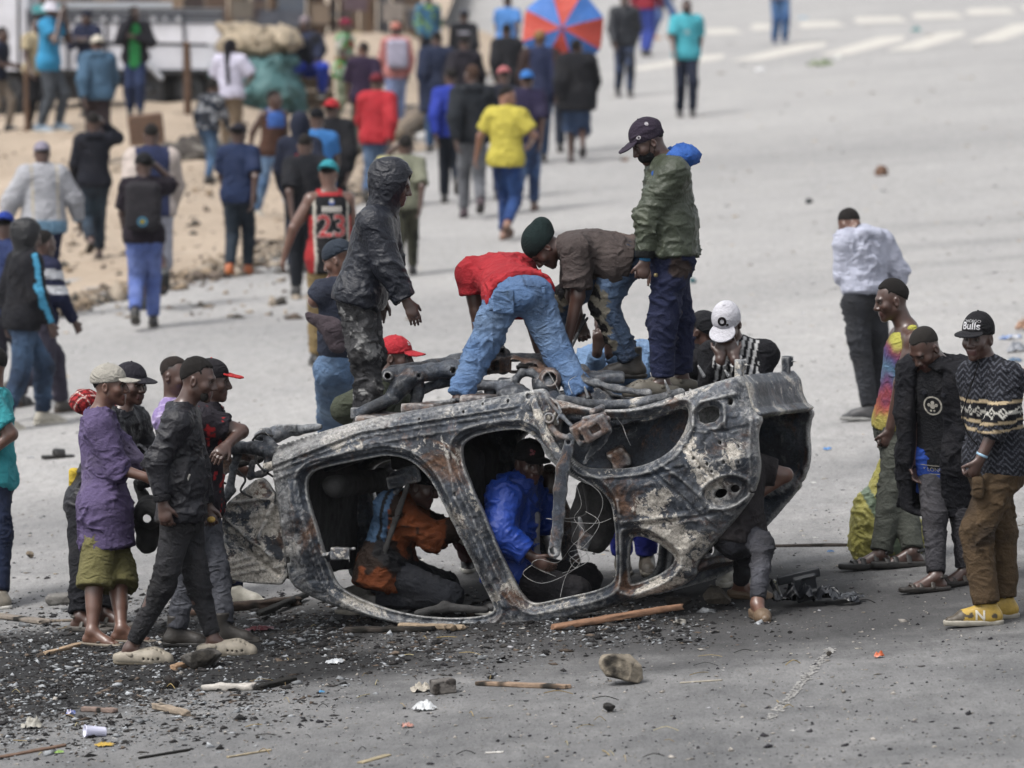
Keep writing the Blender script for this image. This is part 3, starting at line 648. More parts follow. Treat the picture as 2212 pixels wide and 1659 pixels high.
def shoe_parts(J, sd, g, h):
    k = J['k']*g.get('sz', 1.0); a = J['a'+sd]; f, r, u = foot_fr(J, sd); kind = g['kind']; out = []
    gl = a-u*.085*J['k']                     # sole level
    hl = gl-f*.045*k; bl = gl+f*.125*k; to = gl+f*.19*k
    def soles(t, grow=0, lo=0):
        cl = [(gl+u*t, u), (gl+u*lo, -u)]
        return [(clip(cone(hl+u*.02, bl+u*.02, .040*k+grow, .046*k+grow), *cl), 0, '+'), (clip(cone(bl+u*.02, to+u*.02, .046*k+grow, .034*k+grow), *cl), .01, '+')]
    c1, c2 = g['col'], g.get('sole', '#d8d5cc')
    if kind in ('sneaker', 'boot', 'low'):
        top = .10 if kind == 'boot' else (.03 if kind == 'sneaker' else .0)
        o = [(cone(hl+u*.045*k, bl+u*.030*k, .038*k, .038*k), 0, '+'), (cone(bl+u*.030*k, to+u*.024*k, .039*k, .027*k, u, 1.15), .03, '+'),
             (cone(gl+u*.05*k-f*.012*k, a+u*top*k-f*.012*k, .044*k, .044*k, cb=True), .04, '+'), (cone(a+f*.02*k, bl+u*.05*k, .034*k, .030*k), .03, '+')]
        o = [(clip(p, (gl+u*.012*k, -u)), b_, m_) for p, b_, m_ in o]
        out.append(('shoe', o, c1, 'leather'))
        out.append(('sole', soles(.028*k, .004*k), c2, 'rubber'))
        if kind == 'boot' or g.get('lace'):
            lc = [(cone(a+f*(.035+.024*i)*k+u*(.020-.017*i)*k-r*.028*k, a+f*(.035+.024*i)*k+u*(.020-.017*i)*k+r*.028*k, .0055*k, .0055*k), 0, '+') for i in range(4)]
            out.append(('lace', lc, g.get('lace', '#8d8678'), 'cloth'))
    elif kind == 'croc':
        o = [(cone(hl+u*.035*k, bl+u*.034*k, .047*k, .053*k, r, .92), 0, '+'), (cone(bl+u*.036*k, to+u*.026*k, .054*k, .040*k), .03, '+')]
        o.append((cone(a-f*.06*k+u*.02*k, a+f*.045*k+u*.07*k, .050*k, .055*k), .012, '-'))
        o.append((cone(gl+u*.045*k-f*.03*k, gl+u*.05*k+f*.03*k, .032*k, .034*k), .01, '-'))
        for i in range(4):
            for j in (-1, 0, 1):
                q = bl+f*(-.02+.022*i)*k+r*j*.026*k+u*.09*k; o.append((cone(q, q-u*.05*k, .0062*k, .0062*k), 0, '-'))
        for i in range(4):
            for j in (-1, 1):
                q = bl+f*(-.045+.025*i)*k+r*j*.07*k+u*.034*k; o.append((cone(q, q-r*j*.04*k, .006*k, .006*k), 0, '-'))
        o = [(clip(p, (gl+u*.012*k, -u)), b_, m_) for p, b_, m_ in o]
        out.append(('shoe', o, c1, 'rubber')); out.append(('sole', soles(.024*k, .006*k), c2, 'rubber'))
        s0 = gl+u*.055*k+f*.015*k; st = [(cone(s0+r*j*.052*k, gl+u*.052*k-f*.055*k+r*j*.02*k, .008*k, .008*k, u, .6), 0, '+') for j in (-1, 1)]
        st.append((cone(gl+u*.052*k-f*.055*k+r*.02*k, gl+u*.052*k-f*.055*k-r*.02*k, .008*k, .008*k), 0, '+')); out.append(('strap', st, c1, 'rubber'))
    elif kind == 'slipper':
        o = [(cone(hl+u*.03*k, bl+u*.026*k, .042*k, .044*k), 0, '+'), (cone(bl+u*.026*k, to+u*.02*k, .044*k, .030*k), .03, '+')]
        o.append((cone(a-f*.05*k+u*.01*k, a+f*.07*k-u*.01*k, .05*k, .045*k), .01, '-')); o = [(clip(p, (gl+u*.008*k, -u)), b_, m_) for p, b_, m_ in o]
        out.append(('shoe', o, c1, 'leather')); out.append(('sole', soles(.014*k, .002), c2, 'rubber'))
    else:                                     # sandal, flip-flop
        t = .03 if kind == 'sandal' else .018
        out.append(('sandal_sole', soles(t*k, .006*k), c2, 'rubber'))
        if kind == 'sandal':
            st = []
            for q, hh in ((.03, .075), (.10, .052), (.145, .042)):
                m = gl+f*q*k; st += [(cone(m-r*.046*k+u*.024*k, m-r*.020*k+u*hh*k, .0062*k, .0062*k, f, .38), .004, '+'), (cone(m-r*.020*k+u*hh*k, m+r*.020*k+u*hh*k, .0062*k, .0062*k, f, .38), .004, '+'), (cone(m+r*.020*k+u*hh*k, m+r*.046*k+u*.024*k, .0062*k, .0062*k, f, .38), .004, '+')]
            st.append((cone(gl-f*.02*k-r*.04*k+u*.085*k, gl-f*.06*k+u*.085*k, .010*k, .012*k), .005, '+')); st.append((cone(gl-f*.02*k+r*.04*k+u*.085*k, gl-f*.06*k+u*.085*k, .010*k, .012*k), .005, '+'))
            out.append(('strap', st, c1, 'leather'))
        else:
            m = gl+f*.12*k+u*.03*k; st = [(cone(m+u*.01, gl+f*.06*k+r*j*.04*k+u*.025*k, .007*k, .008*k), 0, '+') for j in (-1, 1)]; out.append(('strap', st, c1, 'rubber'))
    return out
def hat_ops(J, g):
    c, r, f, u = J['head'], J['hr'], J['hf'], J['hu']; hk = J.get('hk', 1.0); fr = np.array([r, f, u]); kind = g['kind']
    def L(x, y, z, bk=1): return c+(r*x*bk+f*y*bk+u*z)*hk
    out = []
    if kind == 'cap':
        bk = -1 if g.get('back') else 1; th = g.get('tall', 0)
        d = clip(ell(L(0, -.012, .040+th*.4), A(.087, .107, .089+th)*hk, fr), (L(0, .095*bk, g.get('low', .030)), nrm(-u*1.0+f*bk*g.get('tilt', .10))))
        o = [(d, 0, '+')]
        if bk < 0 or g.get('gap'): o.append((ell(L(0, -.11 if bk > 0 else .11, .034), A(.035, .03, .030)*hk, fr), .004, '-'))
        out.append(('cap', o, g['col'], g.get('mat', 'cloth')))
        cv = g.get('curve', 2.6); b0 = L(0, .112, .040, bk); fb = f*bk
        def brim(x, y, z, b0=b0, fb=fb):
            x, y, z = x-b0[0], y-b0[1], z-b0[2]; X = (x*r[0]+y*r[1]+z*r[2]); Yy = (x*fb[0]+y*fb[1]+z*fb[2]); Z = (x*u[0]+y*u[1]+z*u[2])
            Z = Z+cv*X*X+.16*Yy; k0 = np.sqrt((X/(.079*hk))**2+(np.minimum(Yy, 0)/.07)**2+(np.maximum(Yy, 0)/(g.get('brim', .070)*hk))**2)
            return np.maximum((k0-1)*.05, np.abs(Z)-.0045)
        bp = (brim, b0-.10, b0+.10)
        out.append(('cap_brim', [(bp, 0, '+'), (ell(L(0, -.014, .034), A(.078, .098, .10)*hk, fr), .0, '-')], g.get('brimcol', g['col']), g.get('mat', 'cloth')))
        bt = L(0, -.012, .129+th*1.4); out.append(('cap_button', [(ell(bt, A(.009, .009, .006)*hk, fr), 0, '+')], g.get('brimcol', g['col']), 'cloth'))
    elif kind == 'beanie':
        o = [(clip(ell(L(0, -.020, .045), A(.090, .112, .098)*hk, fr), (L(0, .095, .030), nrm(-u+f*.22))), 0, '+'), (clip(cone(L(0, -.035, .05), L(0, -.10, .065), .085, .06), (L(0, .095, .030), nrm(-u+f*.22))), .03, '+')] if g.get('slouch') else [(clip(ell(L(0, -.014, .042), A(.086, .106, .094)*hk, fr), (L(0, .095, .032), nrm(-u+f*.16))), 0, '+')]
        out.append(('beanie', o, g['col'], 'knit'))
    elif kind == 'bucket':
        o = [(clip(cone(L(0, -.012, .02), L(0, -.012, .125), .100*hk, .085*hk, cb=True), (L(0, 0, .02), -u)), 0, '+'), (clip(cone(L(0, -.012, .0), L(0, -.012, .05), .150*hk, .095*hk, ca=True), (L(0, 0, .06), u)), .01, '+')]
        out.append(('bucket_hat', o, g['col'], 'cloth'))
    elif kind == 'hood':
        fy = g.get('open', .075)
        o = [(ell(L(0, -.022, .022), A(.108, .132, .136)*hk, fr), 0, '+'), (cone(L(0, -.10, .06), L(0, -.02, .0), .05*hk, .09*hk), .05, '+'), (cone(L(0, -.02, -.05), J['neck']-J['up']*.03, .092*hk, .105*J['k']), .04, '+'),
             (cone(L(0, fy, -.030), L(0, fy+.12, -.035), .066*hk, .085*hk, r, 1.05), .012, '-'), (cone(L(0, fy, .02), L(0, fy+.12, .02), .062*hk, .08*hk), .012, '-')]
        out.append(('hood', o, g['col'], g.get('mat', 'nylon')))
    return out
def hair_ops(J, g):
    c, r, f, u = J['head'], J['hr'], J['hf'], J['hu']; hk = J.get('hk', 1.0); fr = np.array([r, f, u]); t = g.get('t', .006)
    def L(x, y, z): return c+(r*x+f*y+u*z)*hk
    base = ell(L(0, -.014, .034), A(.0732+t*.4, .0932+t*.4, .083+t*1.5)*hk, fr); f0 = base[0]
    def fh(x, y, z):                           # ragged hairline, high on the brow, lower before the ears
        x, y, z = x-c[0], y-c[1], z-c[2]; X = (x*r[0]+y*r[1]+z*r[2])/hk; Y = (x*f[0]+y*f[1]+z*f[2])/hk; Z = (x*u[0]+y*u[1]+z*u[2])/hk
        line = .080-.15*np.maximum(.06-Y, 0)-.62*np.maximum(.035-Y, 0)+5.5*X*X*np.clip((Y-.01)/.05, 0, 1)-4.0*np.maximum(np.abs(X)-.058, 0)*np.clip((Y-.012)/.015, 0, 1)+.003*np.sin(X*210)*np.sin(Y*190+Z*160)
        return np.maximum(f0(x+c[0], y+c[1], z+c[2]), np.maximum(line, -.062)-Z)
    o = [((fh, base[1], base[2]), 0, '+')]
    if g.get('beard'): o.append((clip(cone(L(-.03, .05, -.085), L(.03, .05, -.085), .03, .03), (L(0, .04, 0), -f)), .01, '+'))
    return o

TONES = {'d': hexc('#533a31'), 'm': hexc('#6d4c3e'), 'l': hexc('#936650'), 'x': hexc('#3a2c2c')}
def colour_of(spec, V, J, seed):
    c = spec(V, J) if callable(spec) else np.tile(hexc(spec), (len(V), 1))
    return c
def person(label, J, top=None, legs=None, shoes=None, hat=None, hair=None, tone='d', lod=1, group=None, extra=None, seed=None, mask=None, eyes=None, belt=None, tops=()):
    """lod 0 close, 1 middle, 2 far"""
    seed = seed if seed is not None else int(abs(hash(label))) % 1000
    seed = sum(ord(ch)*(i+1) for i, ch in enumerate(label)) % 997
    k = J['k']; base = (J['aL']+J['aR'])/2; base = A(base[0], base[1], min(J['aL'][2], J['aR'][2])-.085*k)
    root = empty('person', base, label, 'person', group)
    hb = (.0062, .009, .017)[lod]; hc = (.0095, .014, .021)[lod]
    V, F = mesh_sdf(body_ops(J, lod == 0, True), hb)
    sz = np.full(len(V), (.030, .032, .04)[lod])
    bare = (top is None) or top.get('sleeve') in ('short', 'none') or top.get('slen', .97) < .9
    d = np.linalg.norm(V-J['head'], axis=1); sz[d < .2] = 0
    for sd in 'LR':
        hd = J['w'+sd]+nrm(J['w'+sd]-J['e'+sd])*.07; sz[np.linalg.norm(V-hd, axis=1) < .15] = 0
        if bare:
            for a_, b_ in ((J['s'+sd], J['e'+sd]), (J['e'+sd], J['w'+sd])):
                u_ = b_-a_; t_ = np.clip(((V-a_)@u_)/np.dot(u_, u_), 0, 1); m_ = np.linalg.norm(V-a_-t_[:, None]*u_, axis=1) < .085; sz[m_] = np.minimum(sz[m_], .0)
        if shoes is None or shoes['kind'] in ('sandal', 'flipflop', 'slipper', 'croc') or (legs and legs.get('short')):
            u_ = J['a'+sd]-J['k'+sd]; t_ = np.clip(((V-J['k'+sd])@u_)/np.dot(u_, u_), .1, 1); m_ = np.linalg.norm(V-J['k'+sd]-t_[:, None]*u_, axis=1) < .26*0+.09; sz[m_] = np.minimum(sz[m_], hb*1.6)
            sz[np.linalg.norm(V-J['a'+sd]-J['f'+sd]*.07, axis=1) < .15] = 0
    V, F = cluster(V, F, sz)
    make_mesh('body', V, F, M['skin'], root, paint_body(V, J, TONES[tone] if isinstance(tone, str) else tone, lod < 2, bool(hair)))
    def piece(nm, ops, colr, mt, amp=0, h=hc, parent=root, sm=0, freq=1):
        V, F = mesh_sdf(ops, h)
        if len(V) == 0: return None
        if amp: V = folds(V, vnormals(V, F), amp, seed+len(nm), freq=freq)
        return make_mesh(nm, V, F, M[mt], parent, colour_of(colr, V, J, seed))
    if eyes is not False and lod < 2:
        c, r, f, u = J['head'], J['hr'], J['hf'], J['hu']; hk = J.get('hk', 1.0)
        for sg in (-1, 1):
            p = c+(r*sg*.031+f*.0735+u*.001)*hk; gz_ = nrm(f+np.asarray(eyes if eyes is not None else 0*f))
            V, F = uvball(p, .0108*hk, gz_); dt = ((V-p)@gz_)/(.0108*hk)
            cc = np.where((dt > .86)[:, None], hexc('#120b08'), hexc('#7d726b')); make_mesh('eye', V, F, M['eyeball'], root, cc)
    if hair: piece('hair', hair_ops(J, hair), hair.get('col', '#1b1715'), 'hair', .0035, hb)
    for g, nm in [(legs, 'trousers')]:
        if g: piece('shorts' if g.get('short') else nm, leg_ops(J, g)+g.get('ops', []), g['col'], g.get('mat', 'cloth'), g.get('fold', .010)*(1 if lod < 2 else .6))
    if belt: piece('belt', [(cone(J['pel']+J['up']*.06*k, J['pel']+J['up']*.095*k, .142*k, .14*k, J['front'], 1.25, True, True), 0, '+')], belt, 'leather')
    for g in ([top] if top else [])+list(tops):
        o = piece(g.get('name', 'shirt'), top_ops(J, g)+g.get('ops', []), g['col'], g.get('mat', 'cloth'), g.get('fold', .011)*(1 if lod < 2 else .6))
        g['obj'] = o
        if g.get('hemband'):
            hm = g.get('hem', .05); L = g.get('loose', .018)*k
            he = J['pel']-J['up']*hm*k; piece('waistband', [(cone(he+J['up']*.045*k, he-J['up']*.012*k, .152*k+L, .148*k+L, J['front'], 1.28, True, True), 0, '+')], g['hemband'], 'knit', .003)
        if g.get('cuffcol'):
            for sd in 'LR':
                e, w = J['e'+sd], J['w'+sd]; L = g.get('loose', .018)*k; piece('cuff', [(cone(e+(w-e)*.82, e+(w-e)*1.02, .040*k+L*.5, .038*k+L*.45, None, 1, True, True), 0, '+')], g['cuffcol'], 'knit', .002)
    if shoes:
        for sd in 'LR':
            main = None
            for nm, ops, cl, mt in shoe_parts(J, sd, shoes, hb):
                o = piece(nm, ops, cl, mt, 0, hb if lod < 2 else .013, parent=(main if main is not None else root))
                if main is None: main = o; shoes['obj'+sd] = o
    if hat:
        for nm, ops, cl, mt in hat_ops(J, hat):
            o = piece(nm, ops, cl, mt, (.0035 if nm == 'hood' else (.002 if lod < 2 else 0)), hb if nm != 'cap_brim' or lod == 2 else hb*.62)
            if nm in ('cap', 'beanie', 'hood'): hat['obj'] = o
    if mask: piece('face_mask', [(clip(ell(J['head']+J['hf']*.036-J['hu']*.062, A(.062, .066, .052), np.array([J['hr'], J['hf'], J['hu']])), (J['head']+J['hf']*.01, -J['hf']), (J['head']-J['hu']*.022, J['hu'])), 0, '+')], mask, 'cloth', .002, hb)
    if extra: extra(root, J, piece)
    return root
def uvball(p, r, d, n=10, m=7):
    d = nrm(d); a = nrm(np.cross(d, ZUP+.01)); b = np.cross(a, d); V = [p+d*r]
    for i in range(1, m):
        t = math.pi*i/m
        for j in range(n): q = 2*math.pi*j/n; V.append(p+r*(d*math.cos(t)+math.sin(t)*(a*math.cos(q)+b*math.sin(q))))
    V.append(p-d*r); F = [[0, 1+j, 1+(j+1) % n] for j in range(n)]
    for i in range(m-2):
        for j in range(n): F.append([1+i*n+j, 1+(i+1)*n+j, 1+(i+1)*n+(j+1) % n, 1+i*n+(j+1) % n])
    e = 1+(m-1)*n; F += [[e, e-n+(j+1) % n, e-n+j] for j in range(n)]
    return np.array(V), F
_BV = {}
def decal(target, text, c, right, up, size, color, name='print', mat='cloth', off=.003, shape=None, bold=0, xs=1.0, shear=0.0):
    """flat print laid on a garment: text (or an outline) projected along right x up onto the surface"""
    right = nrm(right); up = nrm(up-np.dot(up, right)*right); n = np.cross(right, up)      # n points at the viewer
    if shape is None:
        cu = bpy.data.curves.new('t', 'FONT'); cu.body = text; cu.size = size; cu.align_x = 'CENTER'; cu.align_y = 'CENTER'; cu.offset = bold; cu.shear = shear
        to = bpy.data.objects.new('t', cu); SC.collection.objects.link(to); dg = bpy.context.evaluated_depsgraph_get(); me = bpy.data.meshes.new_from_object(to.evaluated_get(dg))
        V2 = np.array([v.co[:2] for v in me.vertices]).reshape(-1, 2); F = [list(p.vertices) for p in me.polygons]
        bpy.data.objects.remove(to); bpy.data.curves.remove(cu); bpy.data.meshes.remove(me)
    else: V2, F = shape
    V2 = np.asarray(V2, float)*A(xs, 1); T = []
    for f in F:
        for i in range(1, len(f)-1): T.append([f[0], f[i], f[i+1]])
    V2 = list(map(tuple, V2)); mx = size*.12; guard = 0                          # split long edges so the print can follow the cloth
    while guard < 4:
        guard += 1; NT = []; done = True; mid = {}
        def md(a, b):
            q = (min(a, b), max(a, b))
            if q not in mid: mid[q] = len(V2); V2.append(((V2[a][0]+V2[b][0])/2, (V2[a][1]+V2[b][1])/2))
            return mid[q]
        for a, b_, c_ in T:
            L = [math.dist(V2[a], V2[b_]), math.dist(V2[b_], V2[c_]), math.dist(V2[c_], V2[a])]; i = L.index(max(L))
            if L[i] > mx:
                done = False; t = (a, b_, c_); p, q, s = t[i], t[(i+1) % 3], t[(i+2) % 3]; m_ = md(p, q); NT += [[p, m_, s], [m_, q, s]]
            else: NT.append([a, b_, c_])
        T = NT
        if done: break
    if target.name not in _BV:
        me = target.data; off_ = A(0, 0, 0); q = target
        while q is not None: off_ = off_+np.array(q.location); q = q.parent
        vv = np.empty(len(me.vertices)*3, np.float32); me.vertices.foreach_get('co', vv); vv = vv.reshape(-1, 3)+off_
        _BV[target.name] = BVHTree.FromPolygons([Vector(v) for v in vv], [tuple(p.vertices) for p in me.polygons])
    bv = _BV[target.name]; W = []; okv = []
    for x, y in V2:
        p = c+right*x+up*y+n*.4; hit = bv.ray_cast(Vector(p), Vector(-n), .8)[0]
        okv.append(hit is not None); W.append(np.array(hit)+n*off if hit is not None else p-n*.4)
    T = [t for t in T if all(okv[i] for i in t)]
    if not T: return None
    root = target.parent
    return make_mesh(name, np.array(W), T, M[mat], target, np.tile(hexc(color), (len(W), 1)), smooth=False)
def disc_shape(r, n=18, r2=0):
    if r2 <= 0: return [(r*math.cos(2*math.pi*i/n), r*math.sin(2*math.pi*i/n)) for i in range(n)], [list(range(n))]
    V = [(q*math.cos(2*math.pi*i/n), q*math.sin(2*math.pi*i/n)) for q in (r, r2) for i in range(n)]
    return V, [[i, (i+1) % n, n+(i+1) % n, n+i] for i in range(n)]
car_root = empty('burnt_car', G(1000, 1357), 'burnt-out shell of an estate car lying upside down on the road', 'car')
OUT = [(583, 985), (590, 965), (640, 948), (771, 908), (900, 884), (1040, 862), (1134, 846), (1165, 839), (1176, 841), (1188, 862), (1214, 866), (1262, 880), (1314, 886), (1370, 882), (1420, 868), (1470, 850), (1530, 830), (1590, 812), (1602, 812), (1612, 840), (1618, 872), (1630, 893), (1646, 903),
       (1635, 930), (1634, 960), (1640, 1000), (1638, 1030), (1626, 1066), (1612, 1088), (1572, 1140), (1535, 1182), (1502, 1218), (1504, 1246), (1462, 1270), (1388, 1290), (1315, 1310), (1242, 1330), (1180, 1344), (1120, 1353), (1050, 1360), (980, 1361), (900, 1355), (830, 1342), (756, 1322), (700, 1302), (663, 1287), (625, 1262), (618, 1220), (612, 1180), (603, 1130), (596, 1080), (588, 1030)]
DOOR1 = [(655, 1038), (669, 1019), (700, 1009), (755, 998), (810, 987), (835, 984), (870, 990), (897, 1006), (927, 1038), (953, 1089), (980, 1145), (1007, 1196), (1035, 1255), (1055, 1295), (1066, 1318), (1050, 1330), (1000, 1336), (950, 1336), (900, 1331), (850, 1322), (800, 1306), (750, 1284), (720, 1262), (705, 1225), (690, 1180), (672, 1120), (658, 1073)]
DOOR2 = [(991, 971), (996, 957), (1023, 941), (1077, 930), (1112, 928), (1134, 932), (1160, 955), (1190, 985), (1222, 1015), (1244, 1035), (1284, 1051), (1306, 1072), (1318, 1095), (1324, 1132), (1327, 1199), (1328, 1240), (1318, 1262), (1280, 1278), (1220, 1290), (1170, 1302), (1145, 1305), (1125, 1290), (1100, 1245), (1075, 1195), (1040, 1110), (1005, 1030), (994, 1000)]
QWIN = [(1356, 1170), (1362, 1160), (1385, 1160), (1415, 1172), (1440, 1190), (1455, 1205), (1448, 1222), (1425, 1240), (1390, 1255), (1362, 1264), (1354, 1262), (1353, 1215)]
ARCH = [(1224, 892), (1300, 904), (1380, 904), (1450, 888), (1480, 876), (1487, 892), (1480, 925), (1466, 950), (1450, 972), (1416, 995), (1372, 1010), (1320, 1014), (1262, 1012), (1240, 998), (1222, 975), (1206, 940), (1212, 905)]
SQH = [(1507, 884), (1552, 874), (1557, 908), (1512, 919)]
def side_fields(h):
    us = np.arange(-1.0, 2.15, h); vs_ = np.arange(-1.32, .42, h); U, V = np.meshgrid(us, vs_, indexing='ij')
    U = U+.0*U; do = sd_poly(U, V, rounded(poly(OUT), 2)); op = [sd_poly(U, V, rounded(poly(q), 3)) for q in (DOOR1, DOOR2, QWIN)]
    ar = sd_poly(U, V, rounded(poly(ARCH), 3)); sq = sd_poly(U, V, rounded(poly(SQH), 2))
    holes = []
    for x, y, r in ((1580, 868, 6), (1451, 858, 3.4), (1478, 852, 2.6), (1469, 920, 4.5), (1558, 956, 4), (1566, 998, 3.5), (1500, 990, 3), (1513, 1010, 3), (1530, 1003, 3), (1540, 1018, 3.2), (1598, 964, 3), (1598, 998, 3.5), (1646, 890, 3.4), (621, 1210, 6), (629, 1143, 2.2), (955, 1013, 2.2), (961, 1008, 2), (982, 1068, 4.5), (1008, 1147, 2), (600, 1125, 2), (1040, 873, 3), (1095, 866, 4), (1140, 856, 5), (1000, 890, 3), (905, 905, 3), (1620, 1062, 3), (640, 1110, 2.4), (1550, 885, 2), (1160, 1020, 2.4)):
        a, b = c2(x, y); holes.append(np.hypot(U-a, (V-b)*.8)-r/381)
    for x, y, rx, ry, an in ((1555, 1066, 15, 9.5, .35), (1585, 1056, 11.5, 8.5, .3)):
        a, b = c2(x, y); cu, sn = math.cos(an), math.sin(an); p, q = (U-a)*cu+(V-b)*sn, -(U-a)*sn+(V-b)*cu; holes.append((np.hypot(p/(rx/381), q/(ry/381))-1)*ry/381)
    return U, V, do, op, ar, sq, holes
def side_surface(U, V, do, op, ar, sq, holes):
    d_op = np.minimum.reduce(op); d2 = np.maximum(do, -d_op); d2 = np.maximum(d2, -ar)
    d2 = np.maximum(d2, -sq)
    for q in holes: d2 = np.maximum(d2, -q)
    e = d_op; w = .032*(1-sstep(.024, .031, e))+.012*(1-sstep(.046, .051, e))-.006*np.exp(-((e-.060)/.006)**2)-.008*np.exp(-((e-.006)/.006)**2)           # door flange, then a second step
    w += .016*(1-sstep(.0, .014, -do))+.02*(1-sstep(0, .022, ar))
    w -= .018*np.exp(-((ar-.045)/.014)**2)                                                # rolled wheel-arch lip
    sill = poly([(583, 978), (771, 906), (900, 884), (1040, 862), (1134, 846), (1180, 839)]); ds = sd_line(U, V, sill); inb = sstep(.62, .56, U)
    for q, a, s_ in ((.038, .014, .005), (.072, -.010, .006), (.088, .012, .004), (.120, .010, .004), (.150, -.008, .010)): w += inb*a*np.exp(-((ds-q)/s_)**2)
    w += inb*.05*sstep(.045, .0, ds)                                                      # sill turns in to the floor
    qp = sstep(.75, 1.1, U)*sstep(.0, .12, ar)*sstep(0, .1, -do)*sstep(0, .08, e); w -= .035*qp
    for pts, a, s_ in (([(1398, 1003), (1460, 1060), (1520, 1115), (1548, 1142)], .014, .006), ([(1406, 985), (1470, 1030), (1540, 1090), (1575, 1110)], -.013, .010), ([(1470, 955), (1540, 1030), (1590, 1085)], .016, .007), ([(1567, 925), (1578, 1000), (1596, 1052)], .012, .006), ([(1496, 925), (1560, 932), (1618, 920)], .010, .006), ([(1484, 940), (1500, 925), (1498, 890), (1520, 866), (1590, 850)], -.016, .010), ([(1345, 1140), (1450, 1128), (1560, 1105)], .012, .007), ([(1345, 1128), (1450, 1116), (1550, 1096)], -.010, .010), ([(1316, 1035), (1400, 1030), (1480, 1008)], .010, .007), ([(1480, 1085), (1490, 1110), (1530, 1100), (1545, 1070)], .012, .005), ([(1568, 870), (1570, 925)], -.012, .008), ([(1625, 905), (1620, 960), (1624, 1030), (1600, 1085)], -.014, .009), ([(1336, 1080), (1342, 1200), (1340, 1260)], -.014, .008), ([(640, 1040), (644, 1075), (682, 1200), (706, 1262)], -.012, .008), ([(610, 1010), (625, 1100), (640, 1230)], .012, .008), ([(960, 960), (985, 1080), (1040, 1200), (1090, 1310)], -.012, .010), ([(975, 985), (978, 1010), (1022, 1110), (1084, 1250)], .010, .006)):
        w += a*np.exp(-(sd_line(U, V, poly(pts))/s_)**2)
    a, b = c2(1570, 1062); p, q = (U-a)*math.cos(.35)+(V-b)*math.sin(.35), -(U-a)*math.sin(.35)+(V-b)*math.cos(.35); rr = np.hypot(p/.14, q/.085)
    w += .040*sstep(1.0, .75, rr)-.014*np.exp(-((rr-1.08)/.07)**2)
    w += .020*sstep(.03, .0, sq)-.010*np.exp(-((sq-.04)/.012)**2)
    pts = np.stack([U, V, 0*U], -1); w += .010*fbm(pts*3.2, 5, 3)+.0075*fbm(pts*11, 8, 3)+.006*np.clip(1-np.abs(fbm(pts*15, 14, 2))*3, 0, 1)
    for x, y, s_ in ((1340, 1070, 1), (1430, 1060, -1), (1380, 1150, 1), (1480, 1150, 1), (940, 980, -1), (640, 1150, 1), (1590, 1000, -1)):
        a, b = c2(x, y); w += .012*s_*np.exp(-((U-a)**2+(V-b)**2)/.004)
    return d2, w
h = .0088
fld = side_fields(h); d2, w = side_surface(*fld); Ug, Vg = fld[0], fld[1]
V3, F3 = sheet(Ug, Vg, d2, w, w+.045+.0*w, h, lambda u, v, ww: car(u, v, ww+lean(u, v)))
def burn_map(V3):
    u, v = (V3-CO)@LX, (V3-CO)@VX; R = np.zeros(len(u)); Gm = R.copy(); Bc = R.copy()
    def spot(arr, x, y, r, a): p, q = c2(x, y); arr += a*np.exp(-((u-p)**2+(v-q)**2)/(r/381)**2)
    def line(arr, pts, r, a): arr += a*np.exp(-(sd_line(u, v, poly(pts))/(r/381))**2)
    line(R, [(590, 975), (771, 912), (1040, 868), (1170, 846)], 22, .55); line(R, [(590, 985), (640, 955), (700, 935), (820, 900)], 30, .7); line(R, [(660, 1278), (800, 1328), (980, 1348), (1130, 1338), (1300, 1300)], 16, .5); line(R, [(600, 1000), (605, 1080), (625, 1180), (640, 1250)], 30, .65); line(R, [(1490, 900), (1480, 940), (1440, 985), (1360, 1018)], 16, .5)  # ash weight; on sill and pillar it also paints in sky highlights
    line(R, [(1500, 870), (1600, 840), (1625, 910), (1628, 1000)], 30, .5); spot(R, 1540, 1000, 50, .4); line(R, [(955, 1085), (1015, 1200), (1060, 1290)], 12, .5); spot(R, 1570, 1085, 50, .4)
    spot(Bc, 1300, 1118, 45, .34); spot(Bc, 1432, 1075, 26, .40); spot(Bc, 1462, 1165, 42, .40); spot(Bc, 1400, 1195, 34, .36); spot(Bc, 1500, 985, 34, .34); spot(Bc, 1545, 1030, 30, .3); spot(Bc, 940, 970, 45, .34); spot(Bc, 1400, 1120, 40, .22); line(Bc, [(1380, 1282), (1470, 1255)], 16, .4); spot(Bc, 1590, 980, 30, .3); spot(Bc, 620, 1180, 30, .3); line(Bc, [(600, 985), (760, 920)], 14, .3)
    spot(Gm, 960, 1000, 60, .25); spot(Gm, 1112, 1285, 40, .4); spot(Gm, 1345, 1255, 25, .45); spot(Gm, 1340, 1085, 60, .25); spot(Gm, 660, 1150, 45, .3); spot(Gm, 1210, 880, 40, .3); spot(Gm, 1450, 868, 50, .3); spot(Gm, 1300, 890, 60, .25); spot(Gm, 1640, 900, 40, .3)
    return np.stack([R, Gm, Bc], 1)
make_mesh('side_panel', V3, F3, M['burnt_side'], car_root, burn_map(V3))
h = .018
fld = side_fields(h); d2, w = side_surface(*fld)
V3, F3 = sheet(fld[0], fld[1], d2, CARW-w-lean(fld[0], fld[1]), CARW-w-.07-lean(fld[0], fld[1]), h, lambda u, v, ww: car(u, v, ww))
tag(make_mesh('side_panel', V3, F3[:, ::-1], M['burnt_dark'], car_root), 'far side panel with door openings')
SILL = poly([(560, 992), (583, 985), (771, 908), (1040, 862), (1176, 842), (1200, 866), (1300, 884), (1400, 872), (1470, 850), (1600, 808)]); SILL = SILL[np.argsort(SILL[:, 0])]
def sillv(u): return np.interp(u, SILL[:, 0], SILL[:, 1])
uu = np.arange(SILL[0, 0], SILL[-1, 0], .02); wv = np.arange(.03, CARW-.02, .02); Uq, Wq = np.meshgrid(uu, wv, indexing='ij')
